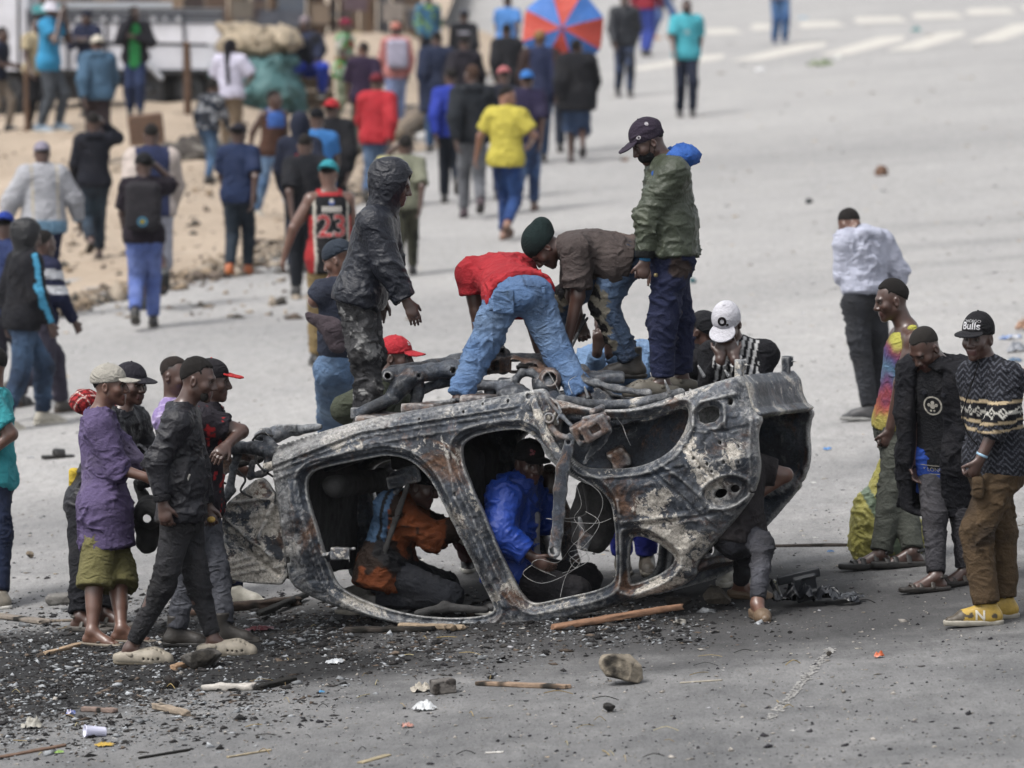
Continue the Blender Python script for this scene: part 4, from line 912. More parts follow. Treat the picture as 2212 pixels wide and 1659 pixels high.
def floor_top(U, W):
    z = sillv(U)-.045; t = np.abs(W-CARW/2); z = z-.075*sstep(.16, .10, t)+.03*np.exp(-((t-.48)/.05)**2)
    z += .012*sstep(.3, .5, np.sin(U*26))*sstep(.2, .3, t)
    return z+.012*fbm(np.stack([U*5, W*5, 0*U], -1), 3, 3)
inside = np.full(Uq.shape, -1.); inside[0] = inside[-1] = 1
fz = floor_top(Uq, Wq)
def fl_map(u, wq, z): return CO+np.multiply.outer(u, LX)+np.multiply.outer(z, VX)+np.multiply.outer(wq, WX)
V3, F3 = sheet(Uq, Wq, np.maximum.reduce([Uq.min()-Uq+.01, Uq-Uq.max()+.01, Wq.min()-Wq+.01, Wq-Wq.max()+.01]), fz, fz-.05, .02, fl_map)
make_mesh('floor_pan', V3, F3[:, ::-1], M['burnt_sill'], car_root)
CARN = [0]
def carpart(name, ops, mat, h=.009, amp=0, parent=None, label=None):
    V, F = mesh_sdf(ops, h)
    if amp: V = V+vnormals(V, F)*(amp*fbm(V*18, len(name), 3))[:, None]
    o = make_mesh(name, V, F, M[mat], parent or car_root)
    if label: o['label'] = label
    return o
def stroke(pts, r, k=.02, n=None, s=1.0, mode='+'):
    """px polyline with (x, y, w) and radius/radii"""
    q = [c3(*p) for p in pts]; rs = r if isinstance(r, (list, tuple)) else [r]*len(q)
    return [(cone(q[i], q[i+1], rs[i], rs[i+1], n, s), k if i else 0, mode) for i in range(len(q)-1)]
# inner wheel house behind the arch
hh = .03; us = np.arange(.55, 1.62, hh); vv = np.arange(-.62, .2, hh); Uw, Vw = np.meshgrid(us, vv, indexing='ij'); a, b = c2(1345, 930)
rr = np.hypot((Uw-a)/.50, (Vw-b)/.33); ww = .22-.12*np.clip(rr, 0, 1)**3+.03*fbm(np.stack([Uw*7, Vw*7, 0*Uw], -1), 4, 3)
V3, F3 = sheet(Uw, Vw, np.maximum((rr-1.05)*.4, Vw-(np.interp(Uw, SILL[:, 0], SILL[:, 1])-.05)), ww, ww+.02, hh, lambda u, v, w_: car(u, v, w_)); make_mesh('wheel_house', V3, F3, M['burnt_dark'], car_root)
# rear end: panel below the boot opening, header, brackets
rp = [c2(x, y, .05) for x, y in ((1592, 818), (1606, 834), (1613, 862), (1624, 888), (1640, 902))]
ops = []
for w0 in np.linspace(.03, CARW-.05, 9):
    w1 = w0+(CARW-.08)/8
    if w1 > CARW: break
    for (a, b), (c_, d_) in zip(rp[:-1], rp[1:]): pass
def ribbon(pts, w0, w1, th, nW=24):
    P2 = np.array(pts); W_ = np.linspace(w0, w1, nW); n = len(P2); V = []; rng = np.random.default_rng(3)
    t = np.gradient(P2, axis=0); nn = np.stack([-t[:, 1], t[:, 0]], 1); nn /= np.linalg.norm(nn, axis=1, keepdims=True)
    for s in (0, th):
        for wq in W_:
            j = .008*vnoise(np.stack([P2[:, 0]*9, P2[:, 1]*9, 0*P2[:, 0]+wq*9], 1), 3)
            for (a, b), (na, nb_), jj in zip(P2, nn, j): V.append(car(np.array(a+na*(s+jj)), np.array(b+nb_*(s+jj)), np.array(wq)))
    F = []; m = nW*n
    for i in range(nW-1):
        for k in range(n-1):
            q = i*n+k; F.append([q, q+1, q+n+1, q+n]); F.append([m+q, m+q+n, m+q+n+1, m+q+1])
    for i in range(nW-1): F.append([i*n, i*n+n, m+i*n+n, m+i*n]); F.append([i*n+n-1, m+i*n+n-1, m+i*n+2*n-1, i*n+2*n-1])
    for k in range(n-1): F.append([k, m+k, m+k+1, k+1]); q = (nW-1)*n; F.append([q+k, q+k+1, m+q+k+1, m+q+k])
    return np.array(V), F
def dens(p, n=5):
    p = np.asarray(p); t = np.linspace(0, len(p)-1, (len(p)-1)*n+1); return np.stack([np.interp(t, range(len(p)), p[:, i]) for i in range(2)], 1)
V, F = ribbon(dens(rp), .03, CARW-.03, .03); make_mesh('rear_panel', V, F, M['burnt_sill'], car_root)
hd = [c2(x, y, .2) for x, y in ((1480, 1225), (1500, 1238), (1530, 1222))]
V, F = ribbon(dens(hd), .22, CARW-.24, .03); make_mesh('roof_header', V, F, M['burnt_rust'], car_root)
for w_ in (.06, CARW-.16):
    u, v = rp[0]; c = car(np.array(u+.01), np.array(v+.02), np.array(w_)); fr = np.array([WX, LX, VX])
    br = carpart('bumper_bracket', [(rbox(c, (.035, .022, .085), .008, fr), 0, '+'), (rbox(c+WX*.03+VX*.06, (.012, .035, .03), .005, fr), .006, '+')]+[(cone(c+VX*z-LX*.02, c+VX*z+LX*.055, .006, .006), 0, '+') for z in (-.06, .06)], 'burnt_sill')
# front end
ops = stroke([(592, 975, .10), (560, 968, .12), (520, 966, .15), (470, 976, .18)], [.045, .04, .035, .03])+stroke([(575, 935, .14), (585, 965, .10), (580, 1000, .1)], .03)
ops += stroke([(520, 962, .2), (505, 1010, .2), (498, 1060, .2), (486, 1075, .2)], [.03, .022, .028, .03])+stroke([(470, 978, .2), (445, 985, .25), (452, 1010, .25)], [.03, .02, .02])
carpart('front_rail', ops, 'burnt_dark', .009, .010)
APR = [(600, 1075), (575, 1035), (560, 1030), (530, 1055), (500, 1078), (478, 1105), (482, 1180), (476, 1240), (505, 1256), (560, 1262), (622, 1264), (616, 1180)]
hh = .012; us = np.arange(-1.5, -.55, hh); vv = np.arange(-1.15, -.2, hh); Ua, Va = np.meshgrid(us, vv, indexing='ij'); d = sd_poly(Ua, Va, rounded(poly(APR, .12), 2))
for x, y, r in ((520, 1100, 3), (490, 1150, 2.5), (555, 1235, 3), (580, 1245, 3), (535, 1230, 2.5), (500, 1240, 2.5)):
    a, b = c2(x, y, .12); d = np.maximum(d, -(np.hypot(Ua-a, Va-b)-r/381))
ww = .12+.022*fbm(np.stack([Ua*7, Va*7, 0*Ua], -1), 9, 3)
for pts, a_, s_ in (([(500, 1085), (600, 1075)], -.03, .010), ([(482, 1150), (600, 1240)], .035, .012), ([(490, 1120), (540, 1165), (590, 1200)], -.03, .010), ([(590, 1090), (560, 1160), (590, 1200)], -.03, .02), ([(480, 1232), (600, 1205)], -.018, .006), ([(480, 1222), (590, 1190)], -.018, .006), ([(485, 1245), (610, 1222)], -.018, .006), ([(520, 1100), (560, 1080)], .02, .012), ([(510, 1130), (580, 1120)], .016, .01)):
    ww += a_*np.exp(-(sd_line(Ua, Va, poly(pts, .12))/s_)**2)
V3, F3 = sheet(Ua, Va, d, ww, ww+.03, hh, lambda u, v, w_: car(u, v, w_)); uw_, vw_ = (V3-CO)@LX, (V3-CO)@VX; at_ = np.zeros((len(V3), 3))
for x, y, r, ch, a_ in ((540, 1225, 40, 2, .5), (590, 1235, 35, 2, .5), (585, 1130, 28, 2, .5), (500, 1240, 30, 2, .4), (510, 1180, 40, 0, .4), (540, 1090, 35, 0, .5), (560, 1060, 20, 1, .4), (500, 1225, 30, 1, .3)):
    p_, q_ = c2(x, y, .12); at_[:, ch] += a_*np.exp(-((uw_-p_)**2+(vw_-q_)**2)/(r/381)**2)
make_mesh('inner_wing', V3, F3, M['burnt_front'], car_root, at_)
ops = stroke([(590, 1215, .3), (520, 1230, .35), (430, 1170, .4), (330, 1120, .45), (300, 1050, .5)], [.05, .04, .05, .05, .03])+stroke([(300, 1045, .45), (360, 1030, .5), (440, 1010, .5), (560, 990, .5)], .035)
ops += [(ell(c3(322, 1120, .42), A(.10, .10, .14)), .03, '+'), (ell(c3(318, 1170, .42), A(.07, .08, .07)), .03, '+'), (cone(c3(322, 1110, .30), c3(322, 1110, .5), .085, .085), .01, '+'), (cone(c3(318, 1120, .2), c3(318, 1120, .6), .03, .03), .01, '-')]
carpart('front_crossmember', ops, 'soot', .012, .012)
ops = [(rbox(car(np.array(-.78), np.array(-.62), np.array(CARW/2)), (.05, CARW/2-.12, .34), .03, np.array([LX, WX, VX])), 0, '+'), (cone(car(np.array(-.55), np.array(-.42), np.array(.2)), car(np.array(-.55), np.array(-.42), np.array(CARW-.2)), .07, .07), .05, '+')]
carpart('bulkhead', ops, 'soot', .025, .012)
for u0 in (-.15, .72):                         # added sooty lumps that darken the cabin, shaped as seat remains under the floor
    for w0 in (.86, 1.18):
        c = car(np.array(u0), np.array(float(sillv(u0))-.24), np.array(w0)); fr = np.array([LX, WX, VX])
        carpart('seat_frame', [(rbox(c, (.22, .15, .12), .04, fr), 0, '+'), (rbox(c+LX*.24-VX*.20, (.05, .14, .22), .04, fr), .05, '+'), (cone(c+LX*.2-VX*.4-WX*.12, c+LX*.26-VX*.55-WX*.12, .012, .012), 0, '+')], 'soot', .022, .016)
carpart('seat_belt', stroke([(880, 1050, .25), (855, 1120, .25), (835, 1180, .25), (825, 1215, .25)], [.018, .02, .018, .016], .01, WX, 2), 'soot', .01, .004)
carpart('seat_rail', [(rbox(c3(872, 1035, .3), (.10, .03, .035), .01, np.array([nrm(A(1, 0, .25)), A(0, 1, 0), nrm(A(-.25, 0, 1))])), 0, '+'), (cone(c3(850, 1025, .3), c3(895, 1010, .3), .02, .02), .02, '+'), (cone(c3(862, 1050, .3), c3(850, 1075, .3), .022, .012), .01, '+')], 'burnt_side', .008, .006)
carpart('door_latch', [(rbox(c3(735, 1195, .08), (.055, .03, .035), .008), 0, '+'), (cone(c3(700, 1200, .1), c3(765, 1185, .1), .014, .008), .01, '+'), (cone(c3(752, 1200, .05), c3(755, 1214, .05), .007, .007), .003, '+'), (cone(c3(690, 1215, .15), c3(725, 1195, .12), .03, .025), .01, '+')], 'burnt_side', .008, .008)
carpart('roof_bow', stroke([(850, 1330, .3), (920, 1302, .5), (1000, 1290, .8)], [.03, .03, .02], .02, VX, 2.2)+stroke([(900, 1325, .25), (960, 1312, .3), (1050, 1318, .3)], [.02, .03, .02], .02), 'soot', .010, .01)
# underside, now on top
ops = stroke([(764, 896, .30), (776, 890, .30)], .032)
tub = carpart('torsion_tube', [(cone(c3(776, 893, .3), c3(850, 858, .34), .034, .036), 0, '+'), (cone(c3(768, 880, .3), c3(768, 905, .3), .030, .030, None, 1, True, True), .004, '+'), (cone(c3(768, 878, .3), c3(768, 900, .3), .020, .020), 0, '-')], 'burnt_dark', .008, .003)
ops = stroke([(850, 856, .36), (868, 832, .37), (890, 812, .38), (930, 803, .42), (970, 797, .46), (1000, 795, .5), (1030, 800, .55)], [.048, .055, .050, .046, .046, .050, .04], .03, WX, .8)
ops += stroke([(870, 835, .40), (900, 845, .45), (950, 828, .5), (1000, 822, .55), (1030, 815, .6)], [.035, .03, .026, .03, .03], .03)
ops += [(cone(c3(838, 812, .30), c3(838, 812, .45), .034, .034), .02, '+')]+stroke([(838, 808, .38), (870, 800, .4), (910, 803, .4)], [.036, .03, .03], .02)
ops += [(cone(c3(838, 812, .2), c3(838, 812, .42), .016, .016), .004, '-'), (cone(c3(978, 800, .3), c3(978, 800, .6), .016, .016), .004, '-'), (cone(c3(905, 812, .25), c3(905, 812, .36), .010, .010), .004, '-')]
carpart('subframe', ops, 'burnt_dark', .0085, .005)
ops = stroke([(1044, 800, .5), (1075, 789, .52), (1110, 787, .55), (1150, 792, .58), (1185, 802, .6)], [.03, .042, .046, .042, .03], .03, WX, .6)
ops.append((cone(c3(1092, 770, .5), c3(1092, 800, .5), .032, .032, WX, .55), .006, '-'))
carpart('control_arm', ops, 'burnt_rust', .0085, .004)
carpart('anti_roll_bar', stroke([(1112, 845, .5), (1114, 820, .5), (1128, 805, .5), (1148, 805, .5), (1166, 818, .5), (1180, 840, .5)], .022)+stroke([(888, 880, .3), (930, 873, .3), (976, 866, .3), (1040, 848, .4)], .011), 'burnt_dark', .008)
carpart('gearbox_mount', [(cone(c3(1030, 832, .4), c3(1080, 832, .42), .034, .030), 0, '+'), (rbox(c3(1092, 834, .45), (.04, .05, .045), .01), .01, '+'), (ell(c3(1110, 850, .4), A(.10, .09, .05)), .03, '+'), (ell(c3(1180, 828, .55), A(.09, .10, .07)), .03, '+'), (cone(c3(1082, 755, .7), c3(1086, 790, .6), .03, .05), .02, '+'), (ell(c3(1085, 762, .65), A(.05, .05, .035)), .02, '+'), (cone(c3(1085, 756, .5), c3(1085, 760, .7), .014, .014), .003, '-')], 'burnt_dark', .009, .010)
carpart('steering_rack', stroke([(845, 800, .75), (930, 790, .85), (1060, 770, .95), (1200, 775, 1.0)], [.03, .035, .03, .03])+[(ell(c3(1010, 785, .9), A(.14, .1, .06)), .04, '+')], 'burnt_dark', .012, .008)
carpart('rear_hub', [(cone(c3(1188, 818, .5), c3(1188, 818, .65), .065, .065), 0, '+'), (cone(c3(1188, 818, .4), c3(1188, 818, .7), .036, .036), .005, '-'), (cone(c3(1180, 806, .55), c3(1150, 800, .55), .03, .03), .02, '+')], 'burnt_rust', .009, .004)
carpart('fuel_tank_strap', stroke([(1240, 812, .55), (1290, 828, .5), (1330, 840, .5), (1400, 848, .4)], [.03, .02, .02, .02])+[(rbox(c3(1290, 815, .7), (.16, .12, .03), .02), .01, '+'), (ell(c3(1255, 805, .6), A(.05, .06, .05)), .03, '+')], 'burnt_dark', .010, .010)
carpart('rear_rail', stroke([(1215, 868, .12), (1300, 876, .2), (1380, 872, .22), (1470, 850, .15)], [.04, .03, .03, .03], .03), 'burnt_sill', .010, .006)
for q, (x0, y0, x1, y1) in enumerate(((1263, 836, 1270, 858), (1436, 822, 1446, 848), (1508, 790, 1520, 812), (1566, 800, 1574, 812))):
    carpart('stud', [(cone(c3(x0, y0, .1), c3(x1, y1, .1), .006, .012), 0, '+')], 'burnt_sill', .005)
# suspension hanging over the side
arm = carpart('trailing_arm', stroke([(1232, 948, -.06), (1226, 975, -.07), (1216, 1010, -.08), (1210, 1060, -.08), (1207, 1110, -.08), (1204, 1150, -.08), (1197, 1192, -.08)], [.036, .030, .040, .040, .036, .034, .038], .02, WX, 2.6)+[(cone(c3(1196, 1190, -.3), c3(1196, 1190, .2), .020, .020), .003, '-'), (cone(c3(1228, 955, -.2), c3(1228, 955, 0), .012, .012), .003, '-')], 'burnt_dark', .007)
carpart('toe_link', stroke([(1186, 905, -.04), (1192, 925, -.04), (1206, 940, -.05), (1226, 946, -.06)], .018, .01)+[(cone(c3(1186, 903, -.07), c3(1186, 903, -.01), .032, .032, None, 1, True, True), .01, '+'), (cone(c3(1186, 903, -.2), c3(1186, 903, .2), .018, .018), .002, '-')], 'burnt_rust', .007)
fr = np.array([nrm(A(.85, 0, .5)), A(0, 1, 0), nrm(A(-.5, 0, .85))]); c = c3(1285, 925, -.10)
carpart('brake_caliper', [(rbox(c, (.085, .05, .055), .015, fr), 0, '+'), (rbox(c3(1256, 935, -.08), (.05, .045, .06), .012, fr), .02, '+'), (cone(c3(1262, 905, -.1), c3(1305, 895, -.1), .014, .014), .008, '+'), (cone(c3(1300, 930, -.1), c3(1312, 905, -.1), .022, .018), .01, '+'), (rbox(c+A(0, -.05, 0), (.03, .03, .02), .006, fr), .004, '-'), (cone(c3(1280, 890, -.05), c3(1300, 880, 0), .02, .02), .01, '+'), (cone(c3(1258, 945, -.14), c3(1258, 945, 0), .018, .018), .003, '-')], 'burnt_rust', .007, .004)
carpart('brake_shield', [(cone(c3(1300, 945, -.06), c3(1262, 1000, -.04), .035, .012, WX, 2.5), 0, '+'), (cone(c3(1312, 930, -.06), c3(1290, 960, -.05), .03, .03, WX, 2.5), .02, '+')], 'burnt_side', .007, .01)
carpart('spring_block', [(rbox(c3(1336, 990, .18), (.055, .06, .06), .02, fr), 0, '+')], 'burnt_rust', .01, .02)
carpart('strut', stroke([(1152, 862, -.01), (1165, 905, -.02), (1185, 950, -.02), (1215, 995, -.02)], [.022, .028, .03, .03], .02, WX, 1.8), 'burnt_side', .008, .004)
carpart('brake_pipe', stroke([(1180, 858, 0), (1205, 872, -.02), (1212, 890, -.03), (1204, 905, -.03), (1206, 915, -.03)], .007, .004)+stroke([(1182, 862, -.02), (1215, 900, -.02), (1240, 925, -.05)], .012), 'burnt_dark', .005)
sb = carpart('seat_back', stroke([(1262, 1060, .5), (1258, 1110, .5), (1266, 1160, .5), (1290, 1175, .5)], [.05, .06, .07, .05], .05)+[(ell(c3(1300, 1110, .55), A(.09, .08, .20)), .06, '+')], 'soot', .014, .01)
carpart('mirror_housing', [(rbox(c3(1262, 1170, .1), (.035, .03, .05), .015, np.array([nrm(A(.9, 0, -.3)), A(0, 1, 0), nrm(A(.3, 0, .9))])), 0, '+'), (cone(c3(1252, 1120, .1), c3(1260, 1155, .1), .012, .02), .02, '+')], 'burnt_side', .007)
carpart('inner_pillar', stroke([(1185, 1020, .8), (1215, 1110, .9), (1238, 1230, 1.0)], [.05, .045, .05], .03), 'burnt_rust', .012, .008)
def wire(pts, r, name, mat, parent=car_root, res=5, raw=False):
    """thin bent tube through 3-D points"""
    p = np.array(pts); t = np.linspace(0, len(p)-1, (len(p)-1)*res+1); i = np.clip(t.astype(int), 0, len(p)-2); f = (t-i)[:, None]
    p0 = p[np.maximum(i-1, 0)]; p1 = p[i]; p2 = p[i+1]; p3 = p[np.minimum(i+2, len(p)-1)]
    q = .5*((2*p1)+(-p0+p2)*f+(2*p0-5*p1+4*p2-p3)*f*f+(-p0+3*p1-3*p2+p3)*f**3)
    T = np.gradient(q, axis=0); V = []; n = 5
    for a, tt in zip(q, T):
        tt = nrm(tt); x = nrm(np.cross(tt, A(.3, .5, .8))); y = np.cross(tt, x); V += [a+r*(x*math.cos(2*math.pi*k/n)+y*math.sin(2*math.pi*k/n)) for k in range(n)]
    F = [[i*n+k, i*n+(k+1) % n, (i+1)*n+(k+1) % n, (i+1)*n+k] for i in range(len(q)-1) for k in range(n)]
    if raw: return np.array(V), F
    return make_mesh(name, np.array(V), F, mat, parent)
rng = np.random.default_rng(11)
for pts in ([(1244, 1045), (1256, 1090), (1240, 1120), (1262, 1150), (1235, 1180), (1205, 1215), (1165, 1208), (1150, 1222), (1200, 1245)], [(1250, 1030), (1292, 1060), (1302, 1090), (1285, 1130), (1250, 1165), (1255, 1210), (1225, 1240), (1170, 1260), (1130, 1240), (1150, 1220)], [(1330, 900), (1345, 920), (1352, 940), (1362, 962)], [(1180, 1120), (1240, 1128), (1290, 1130), (1320, 1120)], [(1250, 1130), (1235, 1170), (1270, 1190), (1240, 1215), (1220, 1250), (1210, 1290)], [(1265, 1105), (1295, 1130), (1262, 1180), (1228, 1195), (1252, 1222), (1215, 1238)], [(1240, 1200), (1262, 1190), (1272, 1210), (1242, 1226), (1232, 1206), (1258, 1196)], [(1160, 820), (1180, 800), (1210, 850)], [(1236, 850), (1228, 825), (1245, 812)], [(590, 950), (575, 935), (568, 925), (560, 928)]):
    wire([c3(x, y, -.05+.06*rng.random()) for x, y in pts], .0016, 'wire', M['burnt_sill'])
wire([c3(x, y, .1) for x, y in ((1258, 1040), (1265, 1075), (1266, 1110), (1235, 1120), (1216, 1120))], .006, 'cable', M['soot'])

for q_, r_ in (([(905, 820, .42), (902, 850, .42), (896, 880, .42)], .035), ([(985, 805, .5), (992, 835, .5), (990, 862, .5)], .03), ([(1060, 838, .45), (1058, 862, .45)], .04), ([(1120, 845, .5), (1122, 862, .5)], .05), ([(1185, 835, .55), (1190, 862, .5)], .05)): carpart('subframe_leg', stroke(q_, r_), 'burnt_dark', .010, .006)
for x_, y_, a_ in ((940, 880, .10), (1060, 862, .08), (830, 905, .07)): carpart('crossmember', [(rbox(c3(x_, y_, .5), (a_, .38, .03), .01, np.array([LX, WX, VX])), 0, '+')], 'burnt_rust', .014, .008)
carpart('wing_stay', stroke([(560, 942, .3), (600, 938, .35), (640, 930, .4), (690, 922, .4)], [.03, .045, .03, .02])+stroke([(545, 1000, .15), (540, 1030, .15), (575, 1020, .12)], [.02, .018, .02])+[(rbox(c3(618, 925, .35), (.06, .02, .022), .004), .01, '+')]+[(cone(c3(605+6*i, 924, .35), c3(605+6*i, 917, .35), .005, .005), 0, '+') for i in range(6)], 'burnt_dark', .009, .010)
carpart('torn_bracket', [(rbox(c3(486, 1000, .2), (.05, .02, .06), .01, np.array([nrm(A(.8, 0, .5)), A(0, 1, 0), nrm(A(-.5, 0, .8))])), 0, '+'), (rbox(c3(530, 985, .25), (.07, .02, .03), .01, np.array([nrm(A(.9, 0, -.3)), A(0, 1, 0), nrm(A(.3, 0, .9))])), .01, '+'), (rbox(c3(465, 1030, .3), (.03, .02, .05), .008), .01, '+'), (cone(c3(500, 1060, .2), c3(470, 1080, .25), .03, .015), .02, '+')], 'burnt_rust', .008, .014)
for pts in ([(590, 942), (570, 936), (556, 940), (545, 952)], [(470, 985), (452, 1000), (462, 1030), (488, 1045)], [(560, 965), (552, 990), (565, 1012), (590, 1030)], [(510, 1015), (530, 1035), (520, 1060), (545, 1075)]):
    wire([c3(x, y, .1) for x, y in pts], .007, 'hose', M['soot'])
rd = carpart('radiator_support', stroke([(500, 1250, .25), (440, 1225, .4), (380, 1190, .45)], [.03, .03, .03])+stroke([(480, 1110, .2), (420, 1120, .3), (350, 1100, .45)], .025), 'burnt_rust', .012, .01)
# ------------------------------------------------------------------ the people round the wreck
def tl(V, J):                                 # torso coordinates: across, forward, up (metres, neck = 0)
    q = V-J['neck']; return q@J['right'], q@J['front'], q@J['up']
def patch(base, other, scale, thr, seed, soft=.06):
    a, b = hexc(base), hexc(other)
    def f(V, J):
        m = sstep(thr, thr+soft, fbm(V*scale, seed, 4))[:, None]; return a*(1-m)+b*m
    return f
def fade(base, pale, seed=3, amt=.8):           # worn denim: paler on thighs and seat
    a, b = hexc(base), hexc(pale)
    def f(V, J):
        m = np.zeros(len(V))
        for sd in 'LR':
            for p, q, r in ((J['h'+sd], J['k'+sd], .16), (J['k'+sd], J['a'+sd], .1)):
                c = (p+q)/2+nrm(J['f'+sd])*.05; m = np.maximum(m, 1-np.linalg.norm(V-c, axis=1)/r/1.5)
        m = np.clip(m*1.2+.30*fbm(V*14, seed, 3), 0, 1)[:, None]*amt; c = (a*(1-m)+b*m)*(1-.42*sstep(.12, .5, fbm(V*6.5, seed+9, 4)))[:, None]
        if 'pel' in J:
            q = V-J['pel']; x = q@J['right']; s_ = (np.abs(x) < .006) & (q@ZUP > -.10) & (np.abs(q@J['up']) < .14); c[s_] *= .55
            for sd, sg in (('L', -1), ('R', 1)):
                for p_, q_ in ((J['h'+sd], J['k'+sd]), (J['k'+sd], J['a'+sd])):
                    u_ = q_-p_; t = (V-p_)@u_/(u_@u_); w_ = V-p_-t[:, None]*u_; sd_ = nrm(np.cross(J['f'+sd], ZUP))*sg; fr_ = nrm(np.cross(u_, sd_)); s_ = (t > 0) & (t < 1) & (w_@sd_ > .03) & (np.abs(w_@fr_) < .006); c[s_] *= .6
        return c
    return f
def stripes_black(V, J):
    x, y, z = tl(V, J); m = (y > .0) & (np.abs(x) < .13) & (np.mod(x*1.0+z*.25, .040) < .018); c = np.tile(hexc('#15161c'), (len(V), 1)); c[m] = hexc('#cfcfcf'); return c
def tie_dye(V, J):
    x, y, z = tl(V, J); t = -z/.55+.18*fbm(V*9, 5, 3)
    cols = np.array([hexc(q) for q in ('#aaa73c', '#a8a440', '#7a3a4c', '#4c4070', '#4f7490', '#62406a', '#8c3840', '#a0583a', '#a89c44')]); t = np.clip(t, 0, .999)*(len(cols)-1); i = t.astype(int); f = (t-i)[:, None]
    return cols[i]*(1-f)+cols[np.minimum(i+1, len(cols)-1)]*f
def nordic(V, J):
    x, y, z = tl(V, J); c = np.tile(hexc('#1d1e25'), (len(V), 1)); k = J['k']
    d = V-J['neck']; u = -z                    # distance below the neck
    zig = np.mod(u*1.0+.35*np.abs(np.mod(x+y, .11)-.055)*2.2, .034) < .0095; c[zig] = hexc('#50535c')
    band = (u > .165) & (u < .285); c[band] = hexc('#16171d')
    for a, b in ((.160, .176), (.270, .286), (.315, .329)):
        m = (u > a) & (u < b); c[m] = hexc('#b9a583')
    q = np.abs(np.mod(x+y*.6, .075)-.0375)+np.abs(u-.223)*1.0; m = band & (np.abs(q-.026) < .0065); c[m] = hexc('#c9c6bd'); m = band & (q < .008); c[m] = hexc('#c9c6bd')
    q2 = np.abs(np.mod(x+y*.6+.0375, .075)-.0375)+np.abs(u-.223); c[band & (q2 < .013)] = hexc('#c9c6bd')
    return c
def red_marks(V, J):
    x, y, z = tl(V, J); c = np.tile(hexc('#231f27'), (len(V), 1)); m = (fbm(V*A(30, 30, 38), 9, 2) > .40) & ((np.abs(x) > .12) | (fbm(V*4, 2, 2) > .1)); c[m] = hexc('#a81c22'); return c
def orange_work(V, J):
    x, y, z = tl(V, J); c = patch('#6e350f', '#22150e', 6, .08, 4)(V, J); b = hexc('#3f5c7a'); bk = hexc('#15161a')
    m = (y < .02) & (z > -.27); c[m] = b; m = (np.abs(z+.30+.5*y) < .055) & (y > -.03); c[m] = bk; m = (np.abs(y+.02) < .012) & (z > -.3); c[m] = bk; return c
def plaid(V, J):
    c = np.tile(hexc('#a81f26'), (len(V), 1)); t = V@A(.7, .5, .5); s = V@A(-.5, .6, .62)
    for q in (t, s): c[np.mod(q, .035) < .008] *= .25; c[np.mod(q+.015, .07) < .006] = hexc('#c9b9b0')
    return c
def torn(V, J):
    c = fade('#33455f', '#6f8bb0', 6)(V, J)
    for sd in 'LR':
        for t, r in ((.80, .12), (1.08, .12), (1.36, .10), (1.60, .085)):
            p = J['h'+sd]+(J['k'+sd]-J['h'+sd])*min(t, 1)+(J['a'+sd]-J['k'+sd])*max(t-1, 0)+nrm(J['f'+sd])*.07
            d = np.linalg.norm((V-p)*A(1, 1, 1.35), axis=1)+.022*fbm(V*30, 3, 2); c[d < r] = hexc('#8f8878'); c[d < r*.72] = hexc('#17161a')
    return c
def white_piping(V, J):
    c = np.tile(hexc('#1b1c23'), (len(V), 1)); x, y, z = tl(V, J); m = (np.abs(z+.10+.6*y) < .009) & (y > -.02); c[m] = hexc('#c8c8cc'); return c
def acid(V, J):
    c = fade('#2b2b2e', '#5e5e60', 4, .9)(V, J); m = fbm(V*15, 8, 4) > .30; c[m] = hexc('#8d8d8c'); return c
def hoodpiece(col, mat='cloth', dz=0.0, sc=1.0):
    def f(root, J, piece):
        k = J['k']; up, fr, rt = J['up'], J['front'], J['right']; b = J['neck']-fr*.10*k*sc+up*(.005+dz)*k
        fr3 = np.array([rt, fr, up]); ops = [(ell(J['neck']-fr*.075*k+up*.030*k, A(.125, .105, .062)*k*sc, fr3), 0, '+')]
        for s_ in (-1, 1): ops += [(cone(J['neck']+rt*s_*.085*k-fr*.03*k+up*.02*k, J['neck']+rt*s_*.06*k+fr*.085*k-up*.045*k, .042*k*sc, .024*k), .04, '+')]
        ops += [(cone(J['neck']-up*.04*k+fr*.015*k, J['neck']+up*.14*k+fr*.05*k, .062*k, .09*k), .015, '-')]
        piece('hood', ops, col, mat, .014)
    return f
def gY(x, y): return G(x, y)[1]

# the boy in purple
J = pose_px(dict(yaw=95, Y=gY(230, 1378), k=.94, pel=(226, 1098), neck=(212, 897), head=(238, 832), face=(78, 0), eR=(254, 1012, -.4), wR=(312, 1030, -.2), eL=(285, 1000, .3), wL=(326, 1024, .2),
                 kR=(206, 1258), aR=(199, 1364), kL=(256, 1258), aL=(262, 1358), fyR=62, fyL=82))
def ex(root, J, piece):
    k = J['k']; piece('rolled_cuff', [(cone(J['eR']+(J['wR']-J['eR'])*.02, J['eR']+(J['wR']-J['eR'])*.34, .070*k, .064*k, None, 1, True, True), 0, '+')], '#232a63', 'cloth', .006)
    piece('button', [(ell(J['neck']+J['front']*.17-J['up']*.2, A(.01, .01, .01)), 0, '+')], '#3a2a55', 'plastic', 0, .005)
o = dict(col=patch('#5f5278', '#7b708c', 5, .22, 4, .3), loose=.032, hem=.225, slen=.3, cuff=.055, flare=.02, collar=.035, name='work_coat', fold=.013)
person('boy in a purple work coat, olive shorts and pale grey cap', J, o, dict(col='#6f6a40', short=.10, loose=.030), dict(kind='flipflop', col='#4d4640', sole='#7a7062'),
       dict(kind='cap', col='#a39f95', curve=2.2), dict(t=.005), 'm', 0, extra=ex)
